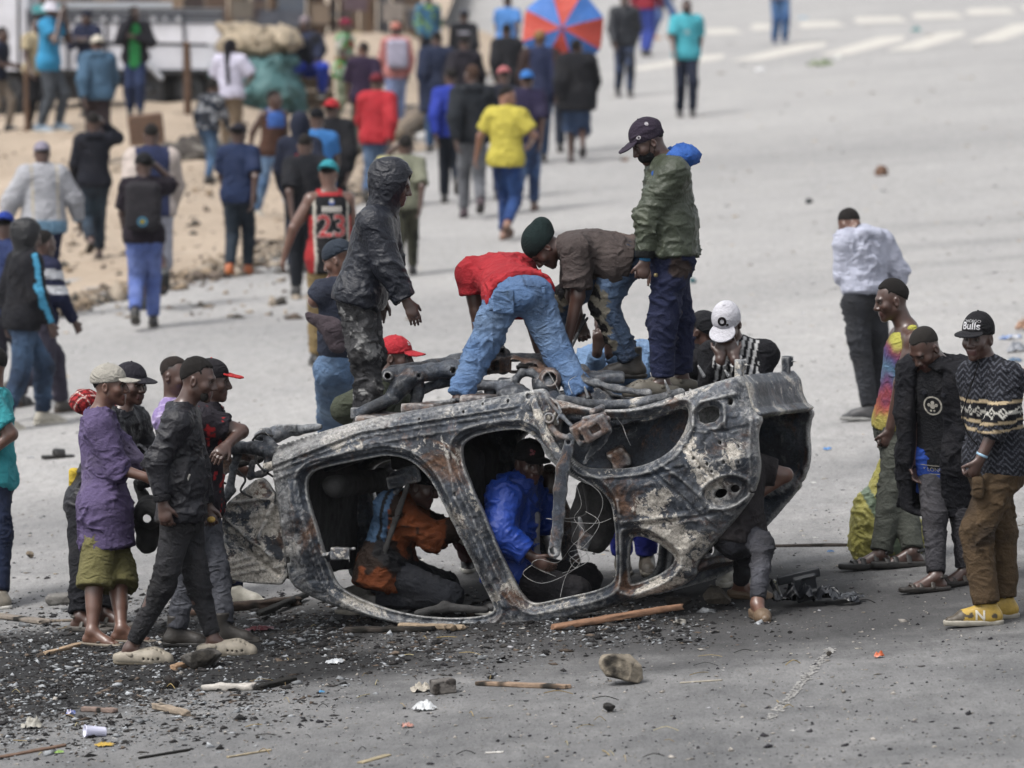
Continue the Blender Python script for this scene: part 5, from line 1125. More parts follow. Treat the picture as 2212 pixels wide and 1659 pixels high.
# behind him, navy cap
J = pose_px(dict(yaw=60, Y=gY(200, 1345), k=1.0, pel=(200, 1085), neck=(262, 897), lean=-.12, head=(284, 828), face=(48, 6), eR=(270, 1000, -.2), wR=(325, 1004, .1), eL=(318, 975, .3), wL=(335, 1010, 0),
                 kR=(180, 1210), aR=(174, 1332), kL=(226, 1210), aL=(228, 1322)))
def ex(root, J, piece):
    c = P(183, 868, J['neck'][1]-.02); piece('plaid_hood', [(ell(c, A(.085, .10, .075)), 0, '+'), (cone(c, J['neck'], .06, .05), .03, '+')], plaid, 'cloth', .008)
    p = P(160, 1032, J['pel'][1]-.05); piece('shirt_tail', [(rbox(p, (.03, .05, .055), .015), 0, '+')], '#c7ab1d', 'cloth', .01)
person('smiling man in navy cap and black track jacket with white piping', J, dict(col=white_piping, mat='nylon', loose=.03, collar=.05, hem=.06, name='jacket', slen=.8), dict(col='#191a20', loose=.02), dict(kind='sandal', col='#4b4842', sole='#5a5550'),
       dict(kind='cap', col='#222029', curve=1.4), dict(t=.004), 'd', 0, extra=ex)
# shaved head, lilac shirt
J = pose_px(dict(yaw=72, Y=gY(460, 1290), k=1.0, pel=(425, 1060), neck=(372, 878), head=(380, 812), face=(60, 5), eR=(432, 985, -.2), wR=(496, 1008, .2), eL=(440, 965, .3), wL=(476, 946, .2),
                 kR=(470, 1170), aR=(508, 1278), kL=(430, 1170), aL=(440, 1280)))
person('man with shaved head in a lilac checked shirt behind the bomber jacket', J, dict(col=patch('#9480b4', '#b5a6cc', 40, .1, 3), loose=.02, hem=.10, slen=.9), dict(col='#242f50', mat='denim'), dict(kind='sneaker', col='#c8c3b4', lace='#e0ddd4'), None, dict(t=.002, col='#2a211d'), 'd', 1)
# patterned tee leaning on the wreck
J = pose_px(dict(yaw=84, Y=gY(430, 1383), k=.98, pel=(432, 1085), neck=(446, 885), head=(458, 822), face=(90, 4), eR=(521, 932, .1), wR=(494, 958, -.5), eL=(492, 946, .6), wL=(474, 950, 0),
                 kR=(402, 1235), aR=(382, 1366), kL=(468, 1235), aL=(484, 1360)))
person('man in dark tee with red marks leaning an elbow on the wreck', J, dict(col=red_marks, sleeve='short', slen=.66, loose=.022, hem=.05), dict(col=fade('#3b3d45', '#62646c'), mat='denim', loose=.010), dict(kind='boot', col='#29241f', sole='#1a1816'),
       dict(kind='cap', col='#1d1b20', brimcol='#b01a1c', curve=.6), dict(t=.005), 'd', 0)
# black bomber, walking
J = pose_px(dict(yaw=84, Y=gY(385, 1425), k=1.0, pel=(392, 1108), neck=(392, 886), head=(428, 820), face=(80, 10), eR=(338, 1000, -.35), wR=(351, 1082, -.15), eL=(425, 1000, .3), wL=(446, 1086, .0),
                 kR=(352, 1268), aR=(281, 1402), kL=(430, 1272), aL=(462, 1384), handR=None))
J['handR'] = dict(curl=.5); J['handL'] = dict(curl=.8)
F4top = dict(col='#1d1d24', mat='nylon', bulge=1, hemband='#1d1d20', cuffcol='#222226', collar=.055, hem=.03, loose=.022, name='bomber_jacket', slen=.86)
def ex(root, J, piece):
    p = P(406, 1035, J['pel'][1]-.17); piece('zip_pull', [(rbox(p, (.006, .01, .03), .003, np.array([A(.9, 0, -.35), A(0, 1, 0), A(.35, 0, .9)])), 0, '+')], '#b9b6ae', 'bare_metal', 0, .004)
person('man in black bomber jacket and tight black jeans stepping in beige clogs', J, F4top, dict(col=fade('#1f1f23', '#3c3c40'), mat='denim', loose=.004, hemr=.042, len=.88, fold=.008), dict(kind='croc', col='#9d9484', sole='#8a806e', sz=1.08), None, dict(t=.010, beard=1), 'd', 0, extra=ex)
# hooded parka on the wreck
J = pose_px(dict(yaw=82, Y=33.0, k=.97, pel=(776, 640), neck=(822, 462), head=(850, 398), face=(84, 14), eR=(838, 575, -.5), wR=(876, 645, -.2), eL=(842, 570, .5), wL=(828, 640, .2),
                 kR=(786, 762), aR=(802, 892, -.05), kL=(800, 758), aL=(792, 890, .2)))
J['handR'] = dict(curl=.25, spread=.022, d=A(.45, -.1, -.9), pn=A(-.3, .9, -.2), th=A(.9, 0, .3))
person('man in black hooded parka standing on the upturned wreck', J, dict(col='#1a1e29', mat='nylon', loose=.045, hem=.035, hemband='#111114', name='parka', fold=.010, slen=1.0, cuff=.045), dict(col=acid, mat='denim', loose=.022, len=.93, fold=.014, stack=1), dict(kind='sneaker', col='#2b2a2a', sole='#3a3836'),
       dict(kind='hood', col='#171a25', open=.062), None, 'd', 0, eyes=False)
# red tee, bent over
J = pose_px(dict(yaw=180, Y=32.75, k=1.0, pel=(1122, 632), neck=(1066, 580), lean=.47, head=(1078, 618), dhead=.10, face=(180, 70), eL=(1030, 670, 0), wL=(1036, 752, 0), eR=(1148, 690, .1), wR=(1162, 752, 0),
                 kL=(1040, 752), aL=(992, 862, -.14), kR=(1206, 765), aR=(1262, 858, -.14)))
F7 = J
def ex(root, J, piece):
    for sd, sg in (('L', -1), ('R', 1)):
        c = J['pel']+J['right']*sg*.095-ZUP*.035-A(0, .125, 0); piece('back_pocket', [(rbox(c, (.062, .012, .07), .01), 0, '+')], patch('#5c7ba4', '#31414f', 14, .1, 3, .3), 'denim', .004)
person('man in a red tee and pale blue jeans bent double on the wreck', J, dict(col='#a81c28', sleeve='short', slen=.55, loose=.028, hem=.02, fold=.012), dict(col=fade('#54749f', '#8ba8cb', 5, .75), mat='denim', loose=.022, len=.95, hemr=.056, fold=.013), dict(kind='sandal', col='#23252b', sole='#2a2a2c'), None, dict(t=.008), 'd', 0, extra=ex, belt='#6b5236')
# beanie, torn jeans
J = pose_px(dict(yaw=-92, Y=33.1, k=1.0, pel=(1342, 560), neck=(1226, 532), head=(1174, 534), face=(-84, 62), eL=(1248, 640, -.3), wL=(1226, 735, -.1), eR=(1238, 640, .5), wR=(1252, 690, .2),
                 kL=(1304, 660), aL=(1366, 786, -.05), kR=(1214, 648, .1), aR=(1198, 768, .3)))
J['handL'] = dict(curl=.7); J['handR'] = dict(curl=1.0); F8 = J
person('man in knit beanie, grey-brown tee and torn jeans bending to the left', J, dict(col=patch('#4b4240', '#6d5c54', 4, .05, 5, .4), sleeve='short', slen=.85, loose=.030, hem=.05, fold=.014), dict(col=torn, mat='denim', loose=.020, fold=.014), dict(kind='boot', col='#26221e', sole='#1a1817'),
       dict(kind='beanie', col='#1b2a2a', slouch=1), None, 'd', 0, eyes=False, belt='#1c1c1f')
# green bomber, mask
J = pose_px(dict(yaw=-80, Y=32.8, k=1.0, pel=(1450, 548), neck=(1442, 352), head=(1400, 306), face=(-78, 30), eL=(1400, 470, -.4), wL=(1393, 556, -.2), eR=(1420, 475, .5), wR=(1415, 560, 0),
                 kL=(1430, 692), aL=(1432, 824, -.08), kR=(1466, 690), aR=(1472, 812, .18)))
J['handL'] = dict(curl=1.05); F9 = J
def ex(root, J, piece):
    hoodpiece('#2559a8', 'cloth', .005, 1.12)(root, J, piece)
    e, w = J['eL'], J['wL']; piece('wristband', [(cone(e+(w-e)*.99, e+(w-e)*1.10, .034, .033, None, 1, True, True), 0, '+')], '#2f7fb0', 'knit')
    piece('mask_strap', [(cone(J['head']+J['hf']*.04-J['hu']*.05-J['hr']*.062, J['head']-J['hf']*.005+J['hu']*.015-J['hr']*.083, .003, .003), 0, '+'), (cone(J['head']+J['hf']*.02-J['hu']*.075-J['hr']*.060, J['head']-J['hf']*.005-J['hu']*.03-J['hr']*.083, .003, .003), 0, '+')], '#101216', 'cloth', 0, .004)
F9top = dict(col=patch('#3f4637', '#5c6350', 4, .1, 6, .4), mat='nylon', loose=.038, bulge=1, hemband='#1b1d1e', cuffcol='#1b1d1e', hem=.0, collar=.03, name='bomber_jacket', slen=.86, fold=.014)
F9hat = dict(kind='cap', col='#2f2636', curve=1.0, tilt=.16, gap=1, tall=.01)
person('man in olive bomber with blue hood and black face mask atop the wreck', J, F9top, dict(col=patch('#1d2442', '#3a2f2c', 7, .34, 4), loose=.022, fold=.013), dict(kind='croc', col='#5e594f', sole='#4d4941', sz=1.05), F9hat, dict(t=.005), 'd', 0, mask='#14171c', extra=ex)
# white cap, hands on the face
J = pose_px(dict(yaw=-8, Y=33.9, k=1.0, pel=(1606, 905), neck=(1594, 748), lean=-.14, head=(1570, 700), dhead=-.06, face=(-16, 38), eR=(1532, 835, -.4), wR=(1556, 778, -.7), eL=(1626, 835, -.4), wL=(1588, 778, -.7),
                 kR=(1585, 1085), aR=(1572, 1228), kL=(1624, 1085), aL=(1642, 1226)))
for sd in 'LR': J['hand'+sd] = dict(curl=.5, d=nrm(J['head']+J['hf']*.09-J['w'+sd]+A(0, 0, .05)), pn=A(0, .9, .1), th=A(.3 if sd == 'L' else -.3, 0, .8))
F10J = J; F10 = dict(kind='cap', col='#cfced6', curve=1.2, tall=.008, brim=.078)
person('man in white cap and striped black sweater hiding his face in his hands', J, dict(col=stripes_black, loose=.022, hem=.06, name='sweater', fold=.009), dict(col='#20222a', loose=.015), dict(kind='sneaker', col='#b9b4a4', sole='#cfcabc', lace='#6a6a66', sz=1.1), F10, dict(t=.004), 'd', 0)
J = pose_px(dict(yaw=48, Y=34.25, k=1.0, pel=(1462, 905), neck=(1506, 768), lean=-.1, head=(1521, 718), face=(62, 34), eR=(1440, 850, -.5), wR=(1490, 885, .2), eL=(1560, 850, .2), wL=(1540, 890, 0), kR=(1470, 1070), aR=(1470, 1208), kL=(1505, 1070), aL=(1520, 1206)))
person('man in black cap and grey hoodie next to the white cap', J, dict(col='#2b2b30', loose=.045, hem=.06, hood='down', name='hoodie'), dict(col='#222228'), dict(kind='sneaker', col='#2a2a2c'), dict(kind='cap', col='#191a1f', curve=1.6), dict(t=.004), 'd', 1)
J = pose_px(dict(yaw=4, Y=34.0, k=1.0, pel=(1338, 905), neck=(1328, 752), lean=-.06, head=(1312, 695), face=(-12, 20), eR=(1280, 815, -.6), wR=(1290, 760, -.8), eL=(1374, 815, -.6), wL=(1316, 762, -.8), kR=(1334, 1065), aR=(1345, 1206), kL=(1384, 1065), aL=(1398, 1208)))
for sd in 'LR': J['hand'+sd] = dict(curl=.7, d=A(.1, -.1, .95), pn=A(0, .9, .1))
person('man in pale denim jacket and blue trousers behind the torn jeans', J, dict(col=patch('#7294bd', '#94b2d4', 5, .1, 4, .3), mat='denim', loose=.022, hem=.05, collar=.03, slen=.92, name='denim_jacket'), dict(col='#2733a0', loose=.02), dict(kind='sneaker', col='#6a6256', sole='#8d8678'), None, dict(t=.006), 'd', 1)
F13hat = dict(kind='cap', col='#b01f2c', curve=3.0)
J = pose_px(dict(yaw=70, Y=34.1, k=1.02, pel=(800, 965), neck=(826, 828), lean=-.06, head=(856, 770), face=(72, 4), eR=(742, 885, -.2), wR=(795, 935, .3), eL=(878, 890, .5), wL=(860, 930, 0), kR=(800, 1080), aR=(790, 1185), kL=(830, 1080), aL=(840, 1185)))
person('man in red cap and olive sweater leaning on the far sill', J, dict(col='#43483a', loose=.026, hem=.05, name='sweater'), dict(col='#2b2d33'), dict(kind='sneaker', col='#2a2a2c'), F13hat, dict(t=.004), 'd', 0); F13J = J
J = pose_px(dict(yaw=-145, Y=36.2, k=1.0, pel=(738, 792), neck=(742, 612), lean=.02, head=(730, 560), face=(-110, 22), eL=(680, 650, 0), wL=(712, 605, .6), eR=(762, 712, -.2), wR=(766, 795, 0), kL=(715, 925), aL=(708, 1080), kR=(750, 925), aR=(752, 1080)))
person('man in dark cap and faded jeans with his shirt half pulled off', J, dict(col='#2a3040', loose=.02, hem=-.22, sleeve='short', slen=.95, name='shirt'), dict(col=fade('#587496', '#8fa9c4'), mat='denim', loose=.02), dict(kind='sneaker', col='#2a2a2c'), dict(kind='cap', col='#2b3440', curve=2, back=1), None, 'm', 1)
# kneeling inside
J = pose_px(dict(yaw=72, Y=32.75, k=1.0, pel=(832, 1222), neck=(866, 1082), lean=.05, head=(908, 1050), face=(80, 15), eR=(935, 1160, -.4), wR=(992, 1134, 0), eL=(935, 1140, .4), wL=(995, 1150, 0), kR=(968, 1288, -.1), aR=(806, 1296, -.05), kL=(960, 1268, .2), aL=(786, 1272, .3), fyR=-100, fyL=-100))
person('man in orange and blue work jacket kneeling inside the wreck', J, dict(col=orange_work, loose=.035, hem=.13, name='work_jacket', fold=.014, cuff=.05), dict(col='#1c1f26', loose=.02), dict(kind='sneaker', col='#6a6862', sole='#a39e92'), dict(kind='cap', col='#17181c'), None, 'd', 0)
J = pose_px(dict(yaw=68, Y=32.65, k=1.0, pel=(1104, 1228), neck=(1116, 1050), lean=-.02, head=(1144, 1000), face=(24, 6), eR=(1080, 1150, -.5), wR=(1146, 1200, -.2), eL=(1180, 1120, .4), wL=(1184, 1068, 0), kR=(1246, 1278, -.1), aR=(1105, 1300, -.05), kL=(1268, 1252, .2), aL=(1125, 1288, .25), fyR=-110, fyL=-110))
F16J = J; F16 = dict(kind='cap', col='#141418', curve=1.0, tall=.01, brim=.06)
def ex(root, J, piece):
    up, fr, rt = J['up'], J['front'], J['right']
    piece('collar', [(cone(J['neck']-up*.05, J['neck']+up*.06, .115, .125, None, 1, False, True), 0, '+'), (cone(J['neck']-up*.0, J['neck']+up*.12, .085, .105), .01, '-')], '#1c429c', 'nylon', .008)
    piece('lining', [(cone(J['neck']-up*.16+fr*.135-rt*.01, J['pel']+up*.08+fr*.15, .03, .03, fr, 1.6), 0, '+')], '#8d8d94', 'cloth', .008)
person('man in bright blue padded jacket kneeling inside the wreck facing us', J, dict(col='#1440a0', mat='nylon', loose=.048, hem=.06, name='padded_jacket', fold=.018, slen=.9, cuff=.05), dict(col='#242327', loose=.02), dict(kind='sneaker', col='#2a2a2c'), F16, dict(t=.004), 'd', 0, extra=ex)
J = pose_px(dict(yaw=0, Y=34.0, k=.95, pel=(1040, 1155), neck=(1045, 1030), head=(1036, 972), face=(0, 20), eR=(1008, 1100, -.3), wR=(1020, 1140, -.5), eL=(1085, 1100, -.3), wL=(1075, 1140, -.5), kR=(1005, 1160, -.35), aR=(1012, 1202), kL=(1080, 1160, -.35), aL=(1075, 1202)))
F17 = dict(col='#a89f98', loose=.02, hem=.04, sleeve='short')
F17J = J; F17p = person('person crouching beyond the wreck in a pale printed tee', J, F17, dict(col='#4a1c22'), dict(kind='sneaker', col='#2a2a2c'), None, dict(t=.005), 'd', 1)
# reaching into the boot
J = pose_px(dict(yaw=62, Y=32.1, k=.98, pel=(1592, 1150), neck=(1606, 985), lean=.1, head=(1592, 935), face=(62, 0), eL=(1697, 1026, 0), wL=(1634, 1072, -.2), eR=(1590, 1075, .3), wR=(1600, 1130, 0), kL=(1648, 1176, -.02), aL=(1636, 1304), kR=(1610, 1185, .1), aR=(1600, 1262), fyL=12, fyR=60))
person('man in charcoal tee sitting in the open boot with one leg out', J, dict(col='#332f31', sleeve='short', slen=.7, loose=.03, hem=.06), dict(col=fade('#26272e', '#55565e'), mat='denim', loose=.004, hemr=.044), dict(kind='slipper', col='#6d5842', sole='#55442f'), None, dict(t=.006), 'm', 0)
# tank top
J = pose_px(dict(yaw=-78, Y=gY(1900, 1212), k=1.02, pel=(1936, 915), neck=(1962, 712), head=(1926, 648), face=(-78, 12), eL=(1946, 828, -.2), wL=(1924, 922, -.2), eR=(1920, 830, .5), wR=(1918, 930, 0), kL=(1930, 1062), aL=(1902, 1196), kR=(1950, 1062), aR=(1972, 1192)))
J['handL'] = dict(curl=.95); J['handR'] = dict(curl=1.0)
person('man in rainbow tie-dye tank top holding a yellow sack', J, dict(col=tie_dye, sleeve='none', loose=.016, hem=.03, name='tank_top', fold=.007), dict(col='#4c4f48', loose=.018, hemr=.052, len=.97, fold=.018), dict(kind='sandal', col='#242322', sole='#2c2b2a', sz=1.1), None, dict(t=.009), 'd', 0)
# long black coat
J = pose_px(dict(yaw=-26, Y=gY(2035, 1262), k=.98, pel=(2036, 985), neck=(2030, 790), lean=-.12, head=(1998, 752), dhead=-.05, face=(-48, 40), eL=(2090, 895, .1), wL=(2085, 985, -.3), eR=(1968, 888, -.1), wR=(1972, 985, 0), kR=(2020, 1120), aR=(2022, 1246), kL=(2078, 1112), aL=(2086, 1232), fyR=-75, fyL=-60))
up, fr, rt = J['up'], J['front'], J['right']; c0 = (J['neck']+J['pel'])/2-up*.14+fr*.19+rt*.03
coat = dict(col='#12131a', loose=.055, hem=.30, flare=.03, name='long_coat', collar=.05, fold=.012, slen=1.12, cuff=.05, ops=[(rbox(c0, (.085, .17, .42), .03, np.array([rt, fr, up])), .02, '-')])
F22J = J; F22s = dict(col='#16171c', loose=.034, hem=.08, name='sweater', sleeve='none', fold=.003); F22c = coat
def ex(root, J, piece):
    c = J['neck']+J['up']*.01; piece('lapel', [(cone(c+J['right']*.10+J['front']*.02, c+J['right']*.05+J['front']*.12-J['up']*.14, .028, .02, J['front'], 2), 0, '+'), (cone(c-J['right']*.10+J['front']*.02, c-J['right']*.07+J['front']*.13-J['up']*.14, .032, .02, J['front'], 2), 0, '+'), (cone(c+J['right']*.10+J['front']*.02, c-J['front']*.07, .028, .03), .01, '+'), (cone(c-J['right']*.10+J['front']*.02, c-J['front']*.07, .028, .03), .01, '+')], '#161821', 'cloth', .003)
person('man in long black coat with bowed head between the tank top and the sweater', J, coat, dict(col=fade('#302f34', '#48474c'), mat='denim', loose=.008), dict(kind='sandal', col='#3a332c', sole='#2b2724'), None, dict(t=.006, col='#2b2724'), 'd', 0, tops=[F22s, dict(col='#1d48a4', loose=.024, hem=.19, sleeve='none', name='shirt', fold=.003)], extra=ex)
# nordic sweater
J = pose_px(dict(yaw=-58, Y=gY(2135, 1335), k=1.02, pel=(2152, 1000), neck=(2140, 795), head=(2112, 730), face=(-30, 4), eL=(2163, 895, -.35), wL=(2120, 986, -.3), eR=(2112, 895, .2), wR=(2118, 980, 0), kL=(2108, 1150), aL=(2132, 1316), kR=(2162, 1150), aR=(2168, 1302), fyL=-84, fyR=-70))
J['handL'] = dict(curl=.85); F23 = dict(kind='cap', col='#17171b', curve=.7, brimcol='#1d1d22', tall=.014); F23s = dict(kind='sneaker', col=lambda V, J: np.where((fbm(V*16, 4, 3)+2.2*np.maximum((V-J['aL'])@J['fL']-.11, 0)*6 > .42)[:, None], hexc('#4a4030'), hexc('#b8962a')), sole='#a8a294', lace='#8d8474', sz=1.04); F23J = J
def ex(root, J, piece):
    e, w = J['eL'], J['wL']; piece('wristband', [(cone(e+(w-e)*.94, e+(w-e)*1.0, .034, .033, None, 1, True, True), 0, '+')], '#8fb4cc', 'plastic', 0, .005)
    for q, off in (((2104, 1150), .1), ((2112, 1052), .1)):
        p = P(*q, J['kL'][1]-.03); piece('cargo_pocket', [(rbox(p, (.032, .06, .06), .02), 0, '+')], '#4a3a26', 'cloth', .008)
person('man in black patterned sweater, brown cargo trousers and yellow sneakers', J, dict(col=nordic, mat='knit', loose=.034, hem=.055, name='sweater', slen=.55, cuff=.055, fold=.010), dict(col=patch('#4e3d28', '#35291c', 6, .15, 3, .3), loose=.024, hemr=.054, fold=.013), F23s, F23, dict(t=.004), 'd', 0, extra=ex)
# white hoodie
J = pose_px(dict(yaw=-152, Y=gY(1885, 905), k=1.0, pel=(1868, 650), neck=(1866, 508), lean=.06, head=(1836, 486), dhead=.08, face=(-138, 42), eL=(1824, 592, .2), wL=(1836, 520, .7), eR=(1938, 585, .2), wR=(1936, 640, .4), kL=(1860, 762), aL=(1880, 884), kR=(1900, 762), aR=(1902, 876), fyL=-100))
person('man in pale hoodie pulling it up over his face', J, dict(col='#b4b8ca', loose=.036, hem=-.06, hood='down', name='hoodie', fold=.018), dict(col=fade('#25272d', '#3d4047'), mat='denim', loose=.014, rise=.06), dict(kind='sneaker', col='#3a3a3c', sole='#8d8d8a'), None, dict(t=.006), 'm', 1, belt='#8a3a5a')
# edge of frame, teal shirt
J = pose_px(dict(yaw=-95, Y=gY(-5, 1300), k=1.0, pel=(-12, 1035), neck=(-14, 852), head=(-20, 790), face=(-90, 5), eL=(24, 938, -.2), wL=(-30, 985, -.2), eR=(-20, 950, .5), wR=(-50, 985, 0), kL=(-2, 1160), aL=(-4, 1286), kR=(-22, 1160), aR=(-26, 1282)))
person('man in teal tee and navy track trousers cut by the left edge', J, dict(col='#2a9aa2', sleeve='short', slen=.75, loose=.026, hem=.05), dict(col='#1b2640', loose=.02), dict(kind='sneaker', col='#8d8678'), None, dict(t=.005), 'm', 1)

# ------------------------------------------------------------------ prints and badges
def capprint(hat, J, text, size, col, dy=0.0, dx=0.0, name='badge', shape=None, xs=1.0, bold=0, dz=.075):
    c = J['head']+J['hf']*.10+J['hu']*(dz+dy)+J['hr']*dx; d = nrm(J['hf']+J['hr']*dx*4); rt_ = np.cross(ZUP*0+J['hu'], d); return decal(hat['obj'], text, c, rt_, J['hu']-d*.25, size, col, name, 'cloth', .003, shape, bold, xs)

capprint(F23, F23J, 'CHICAGO', .022, '#b9b9bc', .035, .0, 'lettering'); capprint(F23, F23J, 'Bulls', .056, '#c8c8cc', .006, .0, 'lettering', bold=.001)
capprint(F10, F10J, 'O', .062, '#1a1518', .02, .0, 'badge', bold=.004); capprint(F10, F10J, "'s", .034, '#2a1c18', .0, -.030, 'badge', bold=.002)
for dx, dy in ((.012, .012), (.019, 0), (.005, 0)): capprint(F13hat, F13J, '', .02, '#d8cfcf', .012+dy, dx+.006, 'badge', disc_shape(.0055, 9))
for i in range(6): capprint(F13hat, F13J, '', .02, '#cfc0c2', .016, -.010-.0075*i, 'lettering', ([(-.0022, -.005), (.0022, -.005), (.0022, .005), (-.0022, .005)], [[0, 1, 2, 3]]))
for dx, dy, r in ((.03, .01, .010), (.022, -.008, .009), (.036, -.012, .007), (.012, .004, .006)): capprint(F16, F16J, '', .02, '#a05a64' if dx > .02 else '#8c2c30', dy+.01, dx, 'badge', disc_shape(r, 7))
hr = F9['hr']; c9 = F9['head']+F9['hu']*.06-hr*.09; decal(F9hat['obj'], '', c9+F9['hf']*.05, -F9['hf'], F9['hu'], .03, '#a8a4a8', 'badge', 'cloth', .003, disc_shape(.013, 7, .006)); decal(F9hat['obj'], '', c9-F9['hf']*.03+F9['hu']*.045, -F9['hf'], F9['hu'], .03, '#a8a4a8', 'badge', 'cloth', .003, disc_shape(.012, 7))
for i, (x, y, r) in enumerate(((.0, .0, .045), (-.05, -.09, .02), (.03, -.10, .022), (.0, -.16, .018), (.06, -.15, .02))): decal(F17['obj'], '', F17J['neck']-ZUP*(.16-y)+F17J['front']*.1+A(x, 0, 0), A(1, 0, 0), ZUP, .05, '#19171a', 'print', 'cloth', .004, disc_shape(r, 10))
cs = F22J['neck']-F22J['up']*.20+F22J['front']*.12-F22J['right']*.0; rt_ = -F22J['right']; up_ = F22J['up']
decal(F22s['obj'], '', cs, rt_, up_, .1, '#b5b0a4', 'print', 'cloth', .004, disc_shape(.058, 20, .048))
for x, y, r in ((0, .018, .012), (0, -.004, .016), (-.022, .004, .011), (.022, .004, .011), (-.010, -.03, .007), (.010, -.03, .007)): decal(F22s['obj'], '', cs+rt_*x+up_*y, rt_, up_, .05, '#b5b0a4', 'print', 'cloth', .004, disc_shape(r, 8))
ch_ = F22J['pel']-F22J['up']*.035+F22J['front']*.1; decal(F22s['obj'], 'BOY LONDON', ch_, rt_, up_, .034, '#b5b0a4', 'lettering')
for y in (.026, -.026): decal(F22s['obj'], '', ch_+up_*y, rt_, up_, .05, '#9a968c', 'print', 'cloth', .004, ([(-.12, -.003), (.12, -.003), (.12, .003), (-.12, .003)], [[0, 1, 2, 3]]))
f_, r_, u_ = foot_fr(F23J, 'L'); decal(F23s['objL'], 'N', F23J['aL']+f_*.045-u_*.030, -f_, u_, .075, '#d8d2c2', 'badge', 'leather', .003, bold=.002)
wire([P(x, y, F23J['neck'][1]-.15) for x, y in ((2116, 775), (2104, 815), (2088, 860), (2080, 900), (2090, 935), (2112, 962))], .004, 'cord', M['cloth'], bpy.data.objects[F23s['objL'].parent.name])
# ------------------------------------------------------------------ people up the street
GRP = 'people out on the street beyond the wreck'
def bp(label, x, ytop, yf=None, H=1.70, yaw=180, top=None, legs=None, shoes=None, hat=None, hair=dict(t=.006), tone='d', lod=2, hatx=.02, extra=None, mask=None, tops=(), **kw):
    if yf is None:                              # feet hidden: stand a figure of height H under that head
        lo_, hi_ = ytop+60, ytop+520
        for _ in range(24):
            md = (lo_+hi_)/2; B = GG(x, md); s = FPX/B[1]
            if md-ytop > H*s: hi_ = md
            else: lo_ = md
        yf = (lo_+hi_)/2
    B = GG(x, yf); H = max(1.35, min(1.9, (yf-ytop)*B[1]/FPX))
    r_ = random.Random(label); kw.setdefault('lean', r_.uniform(2, 8))
    if abs(yaw-180) < 30:                       # walkers: no two in step
        yaw += r_.uniform(-13, 13); kw['stride'] = max(kw.get('stride', .3), r_.uniform(.30, .58)); kw.setdefault('lead', r_.choice('LR')); kw['lift'] = max(kw.get('lift', 0), r_.choice([0, .05, .12, .16])); kw.setdefault('swing', r_.uniform(.4, 1.2)); kw.setdefault('hyaw', yaw+r_.uniform(-35, 35)); kw.setdefault('hpitch', r_.uniform(0, 22))
    J = pose_tpl(x, yf, H, yaw, **kw)
    d = B-G(x, yf)                               # lift on to the bank
    for k_, v in list(J.items()):
        if isinstance(v, np.ndarray) and k_ in ('pel', 'neck', 'head', 'sL', 'sR', 'eL', 'eR', 'wL', 'wR', 'hL', 'hR', 'kL', 'kR', 'aL', 'aR'): J[k_] = v+d
    for sd in 'LR':                              # plant feet
        a = J['a'+sd]; up_ = a[2]-B[2]-.085*J['k']
    return person(label, J, top, legs, shoes or dict(kind='sneaker', col='#2b2a2c', sole='#55524c'), hat, hair, tone, lod, GRP, extra=extra, mask=mask, tops=tops)
def sh(col, **k): return dict(col=col, **k)
def backpack(col, emb=None):
    def f(root, J, piece):
        k = J['k']; up, fr, rt = J['up'], J['front'], J['right']; c = J['neck']-up*.24*k-fr*.225*k
        o = piece('backpack', [(rbox(c, (.17*k, .10*k, .24*k), .07, np.array([rt, fr, up])), 0, '+'), (rbox(c-up*.08*k-fr*.06*k, (.11*k, .04*k, .10*k), .035, np.array([rt, fr, up])), .02, '+')], col, 'cloth', .006)
        piece('backpack_strap', [(cone(c+up*.15*k+rt*s*.08*k, J['neck']+rt*s*.09*k-up*.02*k+fr*.07*k, .022*k, .022*k, fr, .6), 0, '+') for s in (-1, 1)], col, 'cloth')
        if emb: decal(o, '', c-up*.15*k, rt, up, .1, emb, 'emblem', 'cloth', .004, disc_shape(.05, 16, .03)); decal(o, '', c-up*.15*k, rt, up, .1, '#a09030', 'emblem', 'cloth', .004, disc_shape(.022, 12))
    return f
def stripe_sleeve(V, J):
    c = np.tile(hexc('#15161d'), (len(V), 1))
    for sd in 'LR':
        for a, b_ in ((J['s'+sd], J['e'+sd]), (J['e'+sd], J['w'+sd])):
            u_ = b_-a; t = np.clip((V-a)@u_/(u_@u_), 0, 1); q = V-a-t[:, None]*u_; dd = np.linalg.norm(q, axis=1); ax = nrm(np.cross(u_, J['up'])) ; side = J['right']*(-1 if sd == 'L' else 1)
            m = (dd < .12) & (q@side > .045) & (np.abs(q@nrm(np.cross(u_, side))) < .024); c[m] = hexc('#3f9fc8')
    return c
def chest_bands(V, J):
    x, y, z = tl(V, J); c = np.tile(hexc('#1a2140'), (len(V), 1)); c[(z > -.14) & (z < -.06)] = hexc('#c9ccd2'); c[(z > -.26) & (z < -.19)] = hexc('#c9ccd2'); return c
def sweater_lines(V, J):
    x, y, z = tl(V, J); c = np.tile(hexc('#a9aab0'), (len(V), 1)); c[np.abs(np.abs(x)-.13) < .010] = hexc('#b8ae98'); c[z < -.52] = hexc('#6d93ae'); return c
def vest_sleeves(body, slv):
    def f(V, J):
        x, y, z = tl(V, J); c = np.tile(hexc(body), (len(V), 1)); c[np.abs(x) > .155*J['k']] = hexc(slv); return c
    return f
def jersey(V, J):
    x, y, z = tl(V, J); c = np.tile(hexc('#16171c'), (len(V), 1)); ax = np.abs(x)
    c[(ax > .158) & (z < -.2)] = hexc('#a31f25'); c[(np.abs(ax-.148) < .010)] = hexc('#b9b4a8'); c[(z > -.025)] = hexc('#b0262c'); return c
def camo(V, J):
    return patch('#4a4a3c', '#2c2d26', 9, .05, 4)(V, J)
